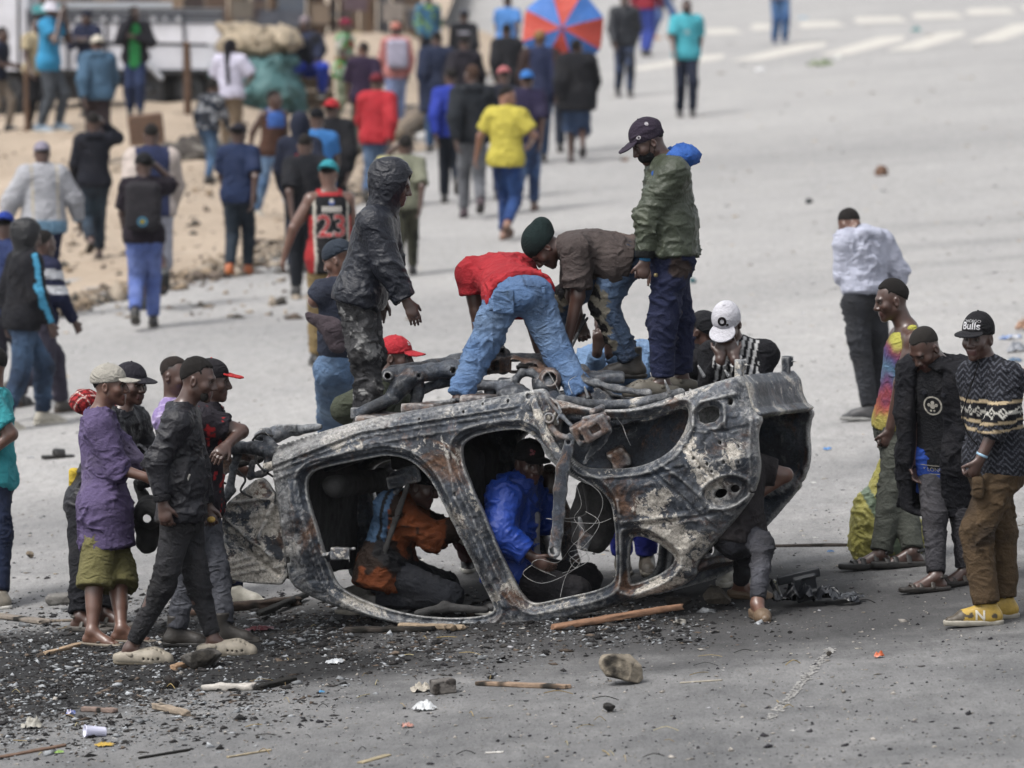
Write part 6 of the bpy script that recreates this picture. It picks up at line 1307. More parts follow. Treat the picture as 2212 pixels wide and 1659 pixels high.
def splash(a, b_, c_, s=9):
    def f(V, J):
        n1 = fbm(V*s, 3, 3); c = np.tile(hexc(a), (len(V), 1)); c[n1 > .12] = hexc(b_); c[n1 < -.2] = hexc(c_); return c
    return f
bp('man in dark tracksuit top with blue sleeve stripes and hood up', 48, 482, 925, yaw=118, top=sh(stripe_sleeve, loose=.034, name='jacket', hem=.07), legs=sh(fade('#26374f', '#4c6a8c'), mat='denim', loose=.02), shoes=dict(kind='sneaker', col='#b9b2a2', sole='#c8c2b4'), hat=dict(kind='hood', col='#15161b'), hair=None, lod=1, stride=.45, swing=.3, hyaw=95, hpitch=12)
bp('man in blue cap and pale blue collar at the left edge', 6, 463, 885, yaw=165, top=sh('#2c3a66', loose=.03, hem=.07), legs=sh('#3d3a46', loose=.02), hat=dict(kind='cap', col='#1c3a94', back=1), lod=1, stride=.3)
bp('man in navy jacket with white chest bands lifting a heel', 86, 500, 900, yaw=130, top=sh(chest_bands, loose=.03, name='jacket', hem=.07), legs=sh('#454150', loose=.028), shoes=dict(kind='sneaker', col='#4a443e', sole='#4a3b30'), lod=1, stride=.62, lift=.24, lead='L')
bp('man in grey sweater and lilac cap seen from behind', 96, 308, 690, yaw=186, top=sh(sweater_lines, loose=.05, name='sweater', hem=.06, belly=.02), legs=sh('#1f2444', loose=.028), hat=dict(kind='cap', col='#8d8798'), lod=1, stride=.35, arms={'L': 'out', 'R': 'out'})
bp('man in black hoodie and dark jeans holding a phone to his head', 205, 247, 560, yaw=188, top=sh('#171a26', loose=.03, hood='down', name='hoodie'), legs=sh(fade('#2a3848', '#3f5566'), mat='denim', loose=.02), shoes=dict(kind='flipflop', col='#222222', sole='#222222'), lod=1, stride=.35, lift=.08, arms={'R': 'up'})
bp('man in navy vest with cream sleeves and grey shorts', 330, 268, 672, yaw=184, top=sh(vest_sleeves('#252e50', '#bdb0a8'), loose=.05, name='jacket', hem=.03), legs=sh('#a9abb8', short=.12, loose=.03), shoes=dict(kind='sneaker', col='#3a3c3c', sole='#26292b'), lod=1, stride=.5, lift=.28, lead='L')
bp('man with a black backpack, black cap and periwinkle jeans', 312, 334, 712, yaw=182, top=sh('#231c26', sleeve='short', slen=.8, loose=.03, hem=.05), legs=sh(fade('#5a70b4', '#7f92cc'), mat='denim', loose=.016), hat=dict(kind='cap', col='#15161a', back=1), lod=1, stride=.12, arms={'R': 'up'}, extra=backpack('#2a282d', '#3f7f9c'))
bp('man in white bucket hat and cyan tee with a hand at his mouth', 106, 6, 284, yaw=70, top=sh('#2592c4', sleeve='short', loose=.034, hem=.10), legs=sh('#4a5058', mat='denim', loose=.016), shoes=dict(kind='sneaker', col='#7f95aa'), hat=dict(kind='bucket', col='#d8d6e2'), lod=1, arms={'R': 'phone', 'L': 'phone'}, stride=.2)
bp('person in cream top and black trousers behind the bucket hat', 76, 42, 278, yaw=30, top=sh('#b5a684', sleeve='short', loose=.03), legs=sh('#17181d'), lod=2, stride=.1)
bp('man in navy shirt reaching out at the left edge by the truck', -4, 62, 286, yaw=70, top=sh('#232a40', sleeve='short'), legs=sh('#8a7d70'), lod=2, arms={'R': 'front', 'L': 'front'}, stride=.3)
bp('man in navy hoodie and dark cap before the truck', 192, 26, 252, yaw=-20, top=sh('#1f2742', loose=.034, hood='down'), legs=sh('#23242c'), hat=dict(kind='cap', col='#1d2233', back=1), lod=2, arms={'L': 'chest', 'R': 'chest'}, stride=.1)
bp('man in slate blue hoodie and white cap seen from behind', 212, 79, None, yaw=184, top=sh('#44647f', loose=.05, hood='down', name='hoodie', hem=.06), legs=sh('#3a3034', loose=.02), hat=dict(kind='cap', col='#cfc8b8', back=1), lod=1, stride=.2)
bp('man in black jacket over a green shirt filming with a phone', 292, 17, 249, yaw=4, top=sh('#23232b', loose=.045, name='jacket', hem=.06, ops=[]), legs=sh('#26365c', mat='denim', loose=.02), hair=dict(t=.003, col='#3a2c26'), lod=1, arms={'R': 'phone', 'L': 'chest'}, stride=.2,
   extra=lambda root, J, piece: (piece('green_shirt', [(cone(J['neck']-J['up']*.06*J['k']+J['front']*.10, J['pel']-J['up']*.07*J['k']+J['front']*.115, .085*J['k'], .10*J['k'], J['front'], 1.3), 0, '+')], '#28964f', 'cloth', .006), piece('phone', [(rbox(J['wR']+ZUP*.07+J['front']*.03, (.04, .008, .075), .008), 0, '+')], '#101014', 'plastic', 0, .01))[0])
def braid(root, J, piece):
    k = J['k']; piece('braid', [(cone(J['head']-J['hf']*.09, J['neck']-J['up']*.40*k-J['front']*.16*k, .055, .022), 0, '+'), (ell(J['head']-J['hf']*.015+J['hu']*.02, A(.085, .105, .10), np.array([J['hr'], J['hf'], J['hu']])), .03, '+')], '#15121a', 'hair', .008)
bp('woman in white tee with one long black braid', 497, 86, None, H=1.66, yaw=182, top=sh('#c9c6da', sleeve='short', slen=.9, loose=.045, hem=.05), legs=sh('#7f6d58', loose=.03), lod=1, extra=braid, stride=.15, arms={'L': 'chest', 'R': 'side'})
bp('man in dark patterned jacket stooping by the verge', 450, 165, 384, yaw=150, top=sh(splash('#222a38', '#15181f', '#8d8f94', 16), loose=.03), legs=sh(fade('#3c5c80', '#5d7ea2'), mat='denim'), lod=2, lean=14, stride=.3)
bp('man in brown vest over a blue shirt striding in pale jeans', 590, 196, 468, yaw=28, top=sh(lambda V, J: np.where(((tl(V, J)[2] > -.20-.0*V[:, 0]) & (np.abs(tl(V, J)[0]) < .12+.5*tl(V, J)[2]*0))[:, None], hexc('#3a68b8'), hexc('#4f3428')), sleeve='none', loose=.03, hem=.06), legs=sh(fade('#5d84b4', '#8fb2d8'), mat='denim', loose=.02), shoes=dict(kind='sneaker', col='#a39e92'), lod=1, stride=.75, lead='L', hyaw=70, arms={'L': 'back', 'R': 'back'})
bp('man in navy polo, dark trousers and orange shoes', 516, 271, 597, yaw=182, top=sh('#1f2f52', sleeve='short', slen=.8, loose=.034, hem=.07), legs=sh('#27323e', loose=.016), shoes=dict(kind='sneaker', col='#b45a1c', sole='#b4682c'), hat=dict(kind='cap', col='#23222c', back=1), lod=1, stride=.12)
bp('person in navy hood with a red back print', 648, 251, None, yaw=184, top=sh('#1c2338', loose=.034), legs=sh('#262c3a'), hat=dict(kind='hood', col='#1b2236', mat='cloth'), hair=None, lod=2, stride=.3, extra=lambda root, J, piece: piece('print', [(rbox(J['neck']-J['up']*.2-J['front']*.135, (.05, .012, .06), .008, np.array([J['right'], J['front'], J['up']])), 0, '+')], '#a02028', 'cloth'))
bp('person in black beanie and bright blue tee among the crowd', 688, 238, None, yaw=184, top=sh('#2f74b8', sleeve='short'), legs=sh('#2a2e3a'), hat=dict(kind='beanie', col='#16171d'), hair=None, lod=2)
bp('man in red cap and loose black top', 717, 218, None, yaw=186, top=sh('#16171d', loose=.05, hem=.1), legs=sh('#23262e'), hat=dict(kind='cap', col='#b5202a', back=1), lod=1, stride=.3)
bp('man in plain black tee and dark trousers behind the jersey', 663, 293, 640, yaw=178, top=sh('#191b22', sleeve='short', slen=.9, loose=.04, hem=.08), legs=sh('#20242c', loose=.02), lod=1, stride=.4)
jt = sh(jersey, sleeve='none', loose=.034, hem=.12, name='jersey')
def number(root, J, piece):
    o = jt['obj']; up, rt = J['up'], J['right']; c = J['neck']-up*.30-J['front']*.12
    decal(o, '23', c, rt, up, .27, '#c9b9b4', 'number', bold=.008); decal(o, '23', c, rt, up, .27, '#b02a30', 'number', off=.007, bold=.0005)
    [decal(o, '', c+up*.155+rt*(-.075+.03*i), rt, up, .05, '#c9c4bc', 'lettering', shape=([(-.011, -.026), (.011, -.026), (.011, .026), (-.011, .026)], [[0, 1, 2, 3]])) for i in range(6)]; decal(o, '', c+up*.215, rt, up, .06, '#4a63a8', 'emblem', shape=disc_shape(.026, 10)); decal(o, '', c+up*.228, rt, up, .06, '#c9c4bc', 'emblem', shape=disc_shape(.018, 8), off=.005)
bp('man in black and red number 23 jersey and teal cap', 714, 348, None, H=1.80, yaw=180, top=jt, legs=sh('#8f7a52', loose=.02), hat=dict(kind='cap', col='#1f8f9c', back=1), tone='m', lod=1, extra=number, stride=.3, arms={'L': 'out'})
bp('man in bright red sweater and jeans from behind', 813, 161, None, yaw=184, top=sh('#b41f2c', loose=.044, hem=.07, name='sweater'), legs=sh(fade('#4a6488', '#7d98b8'), mat='denim'), hat=dict(kind='cap', col='#70202c'), lod=1, stride=.25, hyaw=150)
bp('bald man in dark purple shirt', 786, 93, None, yaw=182, top=sh('#2c1d38', loose=.036, sleeve='short', slen=.95, hem=.07), legs=sh('#3a4038'), hair=dict(t=.002, col='#2c1f1c'), tone='m', lod=2)
bp('person in pink shirt with a white and grey backpack', 856, 52, None, yaw=190, top=sh('#c07a76', loose=.034, hem=.08), legs=sh('#8fa0cc', loose=.03), hat=dict(kind='cap', col='#c0786a'), lod=2, extra=backpack('#aaa6ba'))
bp('man in green and white football shirt and maroon cap', 741, 43, None, yaw=70, top=sh(splash('#1f9a4c', '#b8b4ae', '#a03038', 12), sleeve='short', loose=.03, hem=.12), legs=sh(splash('#6a745c', '#4a5440', '#8a917a', 14)), hat=dict(kind='cap', col='#7c1d38'), lod=2, arms={'R': 'front', 'L': 'front'})
bp('man in blue and green patterned shirt', 925, -22, None, yaw=10, top=sh(splash('#2c5478', '#3f7ca0', '#7fa838', 14), loose=.03), legs=sh('#262a34'), lod=2)
bp('broad man in long navy coat and blue jeans', 945, 71, None, H=1.78, yaw=182, top=sh('#222c46', loose=.06, hem=.32, flare=.02, name='coat'), legs=sh('#3f628c', mat='denim'), lod=1, stride=.2)
tt = sh('#17181f', loose=.03, hem=.08)
bp('man in grey cap and black top with white back lettering', 1002, 23, None, yaw=184, top=tt, legs=sh('#1d1e26'), hat=dict(kind='cap', col='#4a4c56', back=1), lod=1, extra=lambda root, J, piece: [decal(tt['obj'], '', J['neck']-J['up']*.14-J['front']*.1+J['right']*(-.09+.02*i), J['right'], J['up'], .03, '#b9b7c4', 'lettering', shape=([(-.007, -.018), (.007, -.018), (.007, .018), (-.007, .018)], [[0, 1, 2, 3]])) for i in range(10)] if True else ( 0))
bp('man in dark brown hoodie with the hood down', 1003, 80, None, yaw=184, top=sh('#211e28', loose=.05, hood='down', hem=.08), legs=sh('#1c1d24'), lod=2)
bp('man in charcoal hoodie and grey jeans with brown hair', 1020, 144, 472, yaw=182, top=sh('#20252c', loose=.044, hood='down', name='hoodie', hem=.05), legs=sh(fade('#6a6c72', '#8a8c92'), mat='denim', loose=.010), hair=dict(t=.016, col='#4a3428'), shoes=dict(kind='sneaker', col='#3a2430', sole='#2c2a2c'), lod=1, stride=.15)
bp('person in royal blue sleeves lifting a heel', 974, 150, 440, yaw=184, top=sh('#2238a0', loose=.03), legs=sh('#1d2430', loose=.012), lod=1, stride=.5, lift=.22, lead='L')
bp('man in sky blue tee at the back of the crowd', 1096, -6, None, yaw=182, top=sh('#4a86cc', sleeve='short', loose=.04), legs=sh('#2a3044'), lod=2)
bp('man in dark grey jacket below the sky blue tee', 1096, 53, None, yaw=182, top=sh('#1f2026', loose=.046, hem=.09), legs=sh('#23242c'), lod=2)
bp('man in tan woolly hat and navy vest', 1168, 68, 352, yaw=182, top=sh(vest_sleeves('#232c4c', '#3a2a28'), loose=.045, hem=.10), legs=sh(fade('#34527c', '#4a6c98'), mat='denim'), hat=dict(kind='beanie', col='#8a6a44'), hair=None, lod=1, stride=.2)
bp('man in oversized black jacket and denim shorts lifting a heel', 1246, 88, 352, yaw=180, top=sh('#17181e', loose=.085, hem=.16, name='jacket'), legs=sh('#34496a', mat='denim', short=.18, loose=.034), shoes=dict(kind='sandal', col='#26262a', sole='#26262a'), lod=1, stride=.35, lift=.10)
bp('person in pink patterned cap and dark jacket', 1088, 148, None, H=1.66, yaw=184, top=sh('#1f2230', loose=.03), legs=sh('#23283a'), hat=dict(kind='cap', col='#b4686a', back=1), lod=2)
bp('man in blue cap, purple-navy tee and washed jeans', 1136, 156, 458, yaw=176, top=sh('#272140', sleeve='short', slen=.95, loose=.04, hem=.06), legs=sh(splash('#3a5480', '#5c78a4', '#2c4268', 8), mat='denim', loose=.014), hat=dict(kind='cap', col='#2c74c0', back=1), lod=1, stride=.2, shoes=dict(kind='slipper', col='#6a4a38', sole='#4a3428'))
bp('man in bright yellow tee and blue jeans looking to the right', 1093, 190, 520, yaw=168, top=sh('#c6b83a', sleeve='short', slen=.75, loose=.040, hem=.07), legs=sh(fade('#1f3f78', '#3460a0'), mat='denim', loose=.012), hair=dict(t=.004), tone='l', lod=1, stride=.32, lift=.04, hyaw=95, arms={'L': 'out', 'R': 'side'}, shoes=dict(kind='slipper', col='#7c5a44', sole='#6a4a38'))
bp('man in black puffer jacket and dark jeans walking this way', 1348, -14, 210, yaw=6, top=sh('#1c2029', mat='nylon', loose=.04, hem=.08), legs=sh(splash('#222a3c', '#3a4866', '#1c2230', 9), mat='denim'), lod=1, stride=.35, lift=.04)
bp('man in turquoise tee and black face mask walking this way', 1482, 0, 252, yaw=4, top=sh('#3fb2c2', sleeve='short', slen=.75, loose=.034, hem=.06), legs=sh('#1c2438', loose=.012), hair=dict(t=.003), lod=1, stride=.3, mask='#16181e', extra=lambda root, J, piece: piece('print', [(ell(J['neck']-J['up']*.22+J['front']*.125, A(.055, .02, .06), np.array([J['right'], J['front'], J['up']])), 0, '+')], '#a9c8cc', 'cloth'))
bp('man in red top and cobalt trousers cut by the top edge', 1394, -95, 122, yaw=150, top=sh('#8c1c30', loose=.03), legs=sh('#34489c', loose=.03), lod=2, stride=.2)
bp('person in blue jeans and tan shoes near the top edge', 1428, -125, 84, yaw=70, top=sh('#34405c'), legs=sh(fade('#4c6aa4', '#7890c0'), mat='denim'), shoes=dict(kind='sneaker', col='#b07c58', sole='#b58a68'), lod=2, stride=.35)
bp('person in white top and blue jeans near the crossing', 1684, -108, 96, yaw=10, top=sh('#b8aac0', loose=.04), legs=sh(fade('#3c6498', '#5c86b8'), mat='denim', loose=.02), shoes=dict(kind='sneaker', col='#2c4468'), lod=2, stride=.15)
bp('man in olive shirt and camouflage trousers carrying a yellow bag', 876, 298, 597, yaw=178, top=sh('#7d7f6c', loose=.034, sleeve='short', slen=.9, hem=.06), legs=sh(camo, loose=.016), shoes=dict(kind='boot', col='#2b2a2c', sole='#222222'), lod=1, stride=.15, arms={'L': 'up'}, extra=lambda root, J, piece: piece('shoulder_bag', [(ell(J['neck']-J['right']*.16-J['up']*.22-J['front']*.10, A(.16, .12, .26), np.array([nrm(J['right']+J['up']*.5), J['front'], nrm(J['up']-J['right']*.5)])), 0, '+')], '#b8b070', 'tarp', .012))
bp('person hidden behind the open umbrella', 1222, -8, 330, yaw=182, top=sh('#2a2c3a', loose=.03), legs=sh('#2c3444'), lod=2)
# seated on the pallets
Yb = GG(665, 236)[1]
J = pose_px(dict(yaw=-12, Y=Yb, k=1.0, pel=(668, 146), neck=(664, 78), head=(658, 52), face=(-10, 10), eR=(640, 108, -.3), wR=(650, 132, -.8), eL=(694, 108, -.3), wL=(686, 130, -.8), kR=(630, 146, -.35), aR=(624, 212, -.4), kL=(700, 146, -.3), aL=(696, 200, -.25)))
person('man in dark jacket and royal blue trousers seated on the pallets', J, sh(splash('#1c2030', '#15171f', '#2c3450', 8), loose=.05, name='jacket'), sh('#2440b0', loose=.03), dict(kind='sneaker', col='#2b2a2c'), dict(kind='beanie', col='#8c7f84'), None, 'd', 2, GRP)
# ------------------------------------------------------------------ truck, stalls and clutter beyond the verge
def box_px(x0, y0, x1, y1, Y, dep):            # upright box: front face fills the photo rectangle at distance Y
    a = P(x0, y1, Y); b_ = P(x1, y0, Y); V = []
    for dy in (0, dep):
        for x, z in ((a[0], a[2]), (b_[0], a[2]), (b_[0], b_[2]), (a[0], b_[2])): V.append([x, Y+dy, z])
    return np.array(V), [[0, 1, 2, 3], [5, 4, 7, 6], [4, 0, 3, 7], [1, 5, 6, 2], [3, 2, 6, 7], [4, 5, 1, 0]]
def bx(name, x0, y0, x1, y1, Y, dep, col, mat, parent, **k):
    V, F = box_px(x0, y0, x1, y1, Y, dep); return make_mesh(name, V, F, M[mat], parent, np.tile(hexc(col), (8, 1)), smooth=False)
def sdfobj(name, ops, h, col, mat, label=None, cat=None, parent=None, amp=0, seed=3, freq=12, group=None):
    V, F = mesh_sdf(ops, h)
    if amp: V = V+vnormals(V, F)*(amp*fbm(V*freq, seed, 3))[:, None]
    c = V.mean(0); c[2] = V[:, 2].min()
    o = make_mesh(name, V, F, M[mat], parent, col(V, None) if callable(col) else hexc(col), origin=None if parent is not None else c)
    return tag(o, label, cat, group)
B = GG(250, 236); Yt = B[1]+1.0
tr = empty('truck', B+A(0, 1, 0), 'white open-sided lorry parked on the bank at top left', 'truck')
for i in range(5): bx('side_board', 62+i*84, 52, 144+i*84, 96, Yt, .10, '#e6e6ee', 'paint', tr); bx('side_board', 62+i*84, 99, 144+i*84, 152, Yt+.02, .10, '#dedfe8', 'paint', tr)
for x in (60, 145, 229, 313, 397, 480): bx('stake', x-2, 20, x+2, 154, Yt-.04, .06, '#3a3c44', 'paint', tr)
bx('top_rail', 62, 30, 482, 40, Yt-.03, .08, '#2c2e38', 'paint', tr); bx('top_rail', 62, 45, 482, 50, Yt-.02, .08, '#3a3c46', 'paint', tr); bx('top_rail', 120, 4, 372, 17, Yt-.02, .1, '#aab0b8', 'paint', tr); bx('top_rail', 100, 20, 482, 25, Yt+.02, .08, '#23252c', 'paint', tr)
for i, x in enumerate(range(110, 430, 27)):
    if i % 4 != 3: bx('marking', x, 37, x+(10 if i % 3 else 6), 46, Yt-.06, .02, '#c0c2c8', 'paint', tr)
bx('far_side', 62, 18, 482, 150, Yt+2.2, .1, '#8a8c92', 'paint', tr); bx('load_bed', 62, 150, 482, 160, Yt-.02, 2.4, '#23252b', 'paint', tr)
bx('chassis', -40, 162, 470, 186, Yt+.3, 1.6, '#15171c', 'paint', tr); bx('cab', -80, -40, 36, 152, Yt-.02, 2.4, '#e2e3ec', 'paint', tr); bx('cab_door_gap', 37, -40, 43, 156, Yt+.02, 2.2, '#17181c', 'paint', tr); bx('rear_of_cab', 44, -40, 60, 152, Yt+.01, 2.2, '#d4d5de', 'paint', tr); bx('toolbox', 70, 160, 190, 215, Yt+.25, .6, '#14151a', 'paint', tr)
for x in (325, 20, 410):
    c = P(x, 192, Yt+.35); w_ = sdfobj('wheel', [(cone(c-A(0, .14, 0), c+A(0, .14, 0), .44, .44, None, 1, True, True), 0, '+'), (cone(c-A(0, .3, 0), c-A(0, .06, 0), .24, .24), .02, '-')], .03, '#17181b', 'rubber', parent=tr)
    sdfobj('rim', [(cone(c-A(0, .10, 0), c+A(0, .05, 0), .235, .235, None, 1, True, True), 0, '+'), (ell(c-A(0, .13, 0), A(.09, .08, .09)), .02, '+')], .03, '#55575c', 'paint', parent=w_)
sdfobj('mudguard_stay', [(cone(P(322, 138, Yt-.1), P(348, 168, Yt-.1), .05, .05, A(0, 1, 0), 2), 0, '+')], .02, '#b9bcc4', 'paint', parent=tr)
bx('awning', 70, 12, 128, 28, Yt-.2, .5, '#3fb0b8', 'tarp', tr)
# rail fence
Bf = GG(405, 244); Yf = Bf[1]; fe = empty('rail_fence', Bf, 'dark top rail on rough brown posts before the truck', 'fence')
sdfobj('rail', [(cone(P(100, 89, Yf), P(446, 97, Yf), .025, .025), 0, '+')], .012, '#23242a', 'bare_metal', parent=fe)
for x, y0, y1 in ((404, 97, 246), (57, 148, 284)): sdfobj('post', [(cone(P(x, y0, Yf if x > 100 else GG(57, 284)[1]), P(x+2, y1+6, Yf if x > 100 else GG(57, 284)[1]), .055 if x > 100 else .04, .06 if x > 100 else .045), 0, '+')], .015, '#6a5140', 'wood', parent=fe, amp=.01)
# tarpaulin heap and sacks
Bh = GG(575, 240); Yh_ = Bh[1]+.6
def draped(name, ops, h, col, label, cat, amp, seed, group=None):
    V, F = mesh_sdf(ops, h); V = folds(V, vnormals(V, F), amp, seed, freq=.33); V = V+vnormals(V, F)*(amp*.5*fbm(V*5, seed, 3))[:, None]; c = V.mean(0); c[2] = V[:, 2].min()
    return tag(make_mesh(name, V, F, M['tarp'], None, col(V, None) if callable(col) else hexc(col), origin=c), label, cat, group)
draped('tarpaulin', [(ell(P(550, 190, Yh_), A(.66, .7, .48)), 0, '+'), (ell(P(600, 200, Yh_+.2), A(.36, .6, .40)), .15, '+'), (rbox(P(550, 192, Yh_+.3), (.62, .45, .42), .15), .1, '+'), (ell(P(500, 205, Yh_), A(.35, .6, .36)), .15, '+'), (ell(P(575, 142, Yh_+.3), A(.48, .5, .26)), .15, '+')], .03, patch('#4a7a7c', '#2c5456', 2.2, .05, 3, .3), 'teal tarpaulin heap on the bank beside the lorry', 'tarpaulin', .11, 3)
for i, (x, y, rx, rz, lb) in enumerate(((545, 92, .55, .20, 'broad beige sack lying on the teal tarpaulin'), (590, 78, .42, .17, 'beige sack at the top of the tarpaulin heap'), (520, 70, .45, .16, 'small folded sack at the truck end of the heap'))):
    draped('sack', [(ell(P(x, y, Yh_+.1+.2*i), A(rx, .4, rz)), 0, '+'), (ell(P(x+25, y+12, Yh_+.1), A(rx*.6, .4, rz*.8)), .1, '+'), (cone(P(x-30, y-4, Yh_+.1), P(x-48, y-16, Yh_+.1), .12, .06), .08, '+')], .028, '#a8987f', lb, 'sack', .07, 5+i, 'sacks on the tarpaulin')
# pallets and crates
Bp = GG(680, 238); Yp = Bp[1]+.2
for j, (x0, y0, x1, y1, lb) in enumerate(((642, 196, 722, 236, 'lowest wooden pallet crate under the seated man'), (646, 160, 720, 194, 'upper wooden pallet crate under the seated man'))):
    pr = empty('pallet_crate', Bp, lb, 'crate', 'stacked pallet crates')
    for k in range(4): y = y0+(y1-y0)*k/4; bx('slat', x0, y, x1, y+(y1-y0)/4*.72, Yp, .03, ('#7f6a54', '#8f7c66', '#6f5c4a', '#84705a')[k], 'wood', pr)
    for x in (x0+3, (x0+x1)/2, x1-3): bx('post', x-3, y0, x+3, y1, Yp+.032, .05, '#5d4a3a', 'wood', pr)
    bx('back', x0+2, y0, x1-2, y1, Yp+.6, .03, '#3d3128', 'wood', pr)
Bc = GG(318, 318); sdfobj('carton', [(rbox(P(316, 284, Bc[1]+.4), (.24, .22, .24), .01, np.array([A(.98, .1, .1), A(-.1, .99, 0), A(-.1, 0, .98)])), 0, '+')], .02, '#6f5646', 'wood', 'brown carton on the verge behind the navy vest', 'carton', amp=.006)
# shacks along the back
Bs = GG(780, 120); Ys = Bs[1]+10
rng = np.random.default_rng(21)
sk = empty('market_stall', P(700, 120, Ys), 'rough wooden market stall of weathered planks behind the crowd', 'stall')
cols = ('#5d4b40', '#6f5a4a', '#4a3c36', '#7c6856', '#564a4c', '#65524a', '#8a7561', '#3f3534', '#6a6a70', '#4a5058', '#87807a', '#5c4858')
x = 486
while x < 905:                                  # uneven upright and sloping boards, gaps between
    L = rng.uniform(10, 30); y0 = rng.uniform(-70, -20); V, F = box_px(x, y0, min(x+L, 910), 150, Ys+rng.uniform(0, .25), .05); V[[2, 3, 6, 7], 0] += rng.normal(0, .06); o_ = make_mesh('plank', V, F, M['wood'], sk, np.tile(hexc(cols[rng.integers(len(cols))]), (8, 1)), smooth=False); x += L+rng.uniform(0, 5)
for i in range(16):
    x = rng.uniform(486, 860); y = rng.uniform(-30, 60); L = rng.uniform(30, 110); bx('cross_board', x, y, min(x+L, 908), y+rng.uniform(5, 13), Ys-.05-.02*i, .04, cols[rng.integers(len(cols))], 'wood', sk)
for i, (x, y, w_, h_, cl) in enumerate(((500, 0, 46, 40, '#6a6258'), (600, -10, 60, 34, '#4f5866'), (672, 8, 40, 44, '#7c6a58'), (742, -6, 52, 30, '#59444e'), (826, 6, 46, 40, '#8a8078'), (880, 20, 28, 40, '#3f4650'))): bx('hanging_cloth', x, y, x+w_, y+h_, Ys-.5-.03*i, .04, cl, 'tarp', sk)
for x in (482, 585, 690, 800, 906): bx('post', x-5, -60, x+5, 160, Ys-.12, .11, '#7a5d45', 'wood', sk)
bx('awning_cloth', 560, 22, 660, 58, Ys-.6, .05, '#4a4f5c', 'tarp', sk); bx('counter', 700, 96, 870, 108, Ys-1.0, .9, '#6f5b49', 'wood', sk)
for x, y, z in ((735, 86, 0), (770, 84, 0), (822, 87, 0)):
    sdfobj('produce_sack', [(ell(P(x, y, Ys-.7), A(.20, .2, .16)), 0, '+')], .03, ('#8f7f68', '#6a4a58', '#9a8a60')[int(x) % 3], 'tarp', f'{("tan", "plum", "straw")[(735, 770, 822).index(x)]} bundle on the stall counter', 'bundle', amp=.03)
# hut behind the truck
hu = empty('hut', P(250, 100, Yt+22), 'dark timber hut beyond the lorry', 'hut')
for i in range(9): bx('board', 60+i*48, -70, 106+i*48, 120, Yt+22+.03*(i % 2), .05, cols[i % 8], 'wood', hu)
# fallen pole and kerb blocks
Bk = GG(862, 306); sdfobj('fallen_pole', [(cone(GG(858, 306)+ZUP*.12, GG(940, 236)+ZUP*.12, .13, .12), 0, '+')], .03, '#8a7a68', 'wood', 'pale fallen pole lying along the edge of the verge', 'pole', amp=.02)
sdfobj('kerb_block', [(rbox(GG(884, 268)+ZUP*.1, (.25, .5, .14), .04, np.array([A(.8, .6, 0), A(-.6, .8, 0), A(0, 0, 1)])), 0, '+')], .03, '#7c7066', 'stone', 'loose grey kerb block beside the fallen pole', 'block', amp=.03)
sdfobj('old_tyre', [(cone(GG(878, 252)+ZUP*.08, GG(878, 252)+ZUP*.2, .32, .32, None, 1, True, True), 0, '+'), (cone(GG(878, 252), GG(878, 252)+ZUP*.4, .18, .18), .02, '-')], .03, '#202024', 'rubber', 'old black tyre lying beyond the fallen pole', 'tyre')
sdfobj('rubbish_heap', [(ell(GG(402, 340)+ZUP*.05, A(.5, .4, .16)), 0, '+'), (ell(GG(432, 330)+ZUP*.05, A(.35, .3, .2)), .1, '+')], .03, patch('#4a4440', '#8a857c', 6, .1, 4), 'stone', 'low grey rubbish heap on the verge by the stooping man', 'heap', amp=.08, freq=7)
# umbrella
Bu = GG(1216, 336); cu = P(1216, 64, Bu[1]-.4); ax = nrm(A(-.06, -.98, .12)); e1 = nrm(np.cross(ZUP, ax)); e2 = np.cross(ax, e1)
um = empty('umbrella', cu-ax*.7, 'open umbrella of red and blue panels tilted towards us in the crowd', 'umbrella')
R_ = .60; n_ = 8
for i in range(8):
    V = []; a0 = 2*math.pi*(i+.5)/8-.1
    for r in np.linspace(0, 1, 7):
        for t in np.linspace(0, 1, 7):
            a = a0+t*2*math.pi/8; sag = 1-.06*math.sin(math.pi*t)*r; z = .24*(1-r**1.7)-.03*math.sin(math.pi*t)*r
            V.append(cu+(e1*math.cos(a)+e2*math.sin(a))*R_*r*sag+ax*z)
    F = [[j*7+k, j*7+k+1, j*7+7+k+1, j*7+7+k] for j in range(6) for k in range(6)]
    make_mesh('panel', np.array(V), F, M['tarp'], um, hexc('#c8402c') if i % 2 else hexc('#2f6fc0'))
    a = a0; wire([cu+ax*.235, cu+(e1*math.cos(a)+e2*math.sin(a))*R_*.5+ax*.155, cu+(e1*math.cos(a)+e2*math.sin(a))*R_-ax*.005], .005, 'rib', M['bare_metal'], um)
sdfobj('shaft', [(cone(cu+ax*.28, cu-ax*.65, .010, .010), 0, '+'), (cone(cu+ax*.24, cu+ax*.30, .02, .012), 0, '+')], .008, '#3a3a40', 'bare_metal', parent=um)
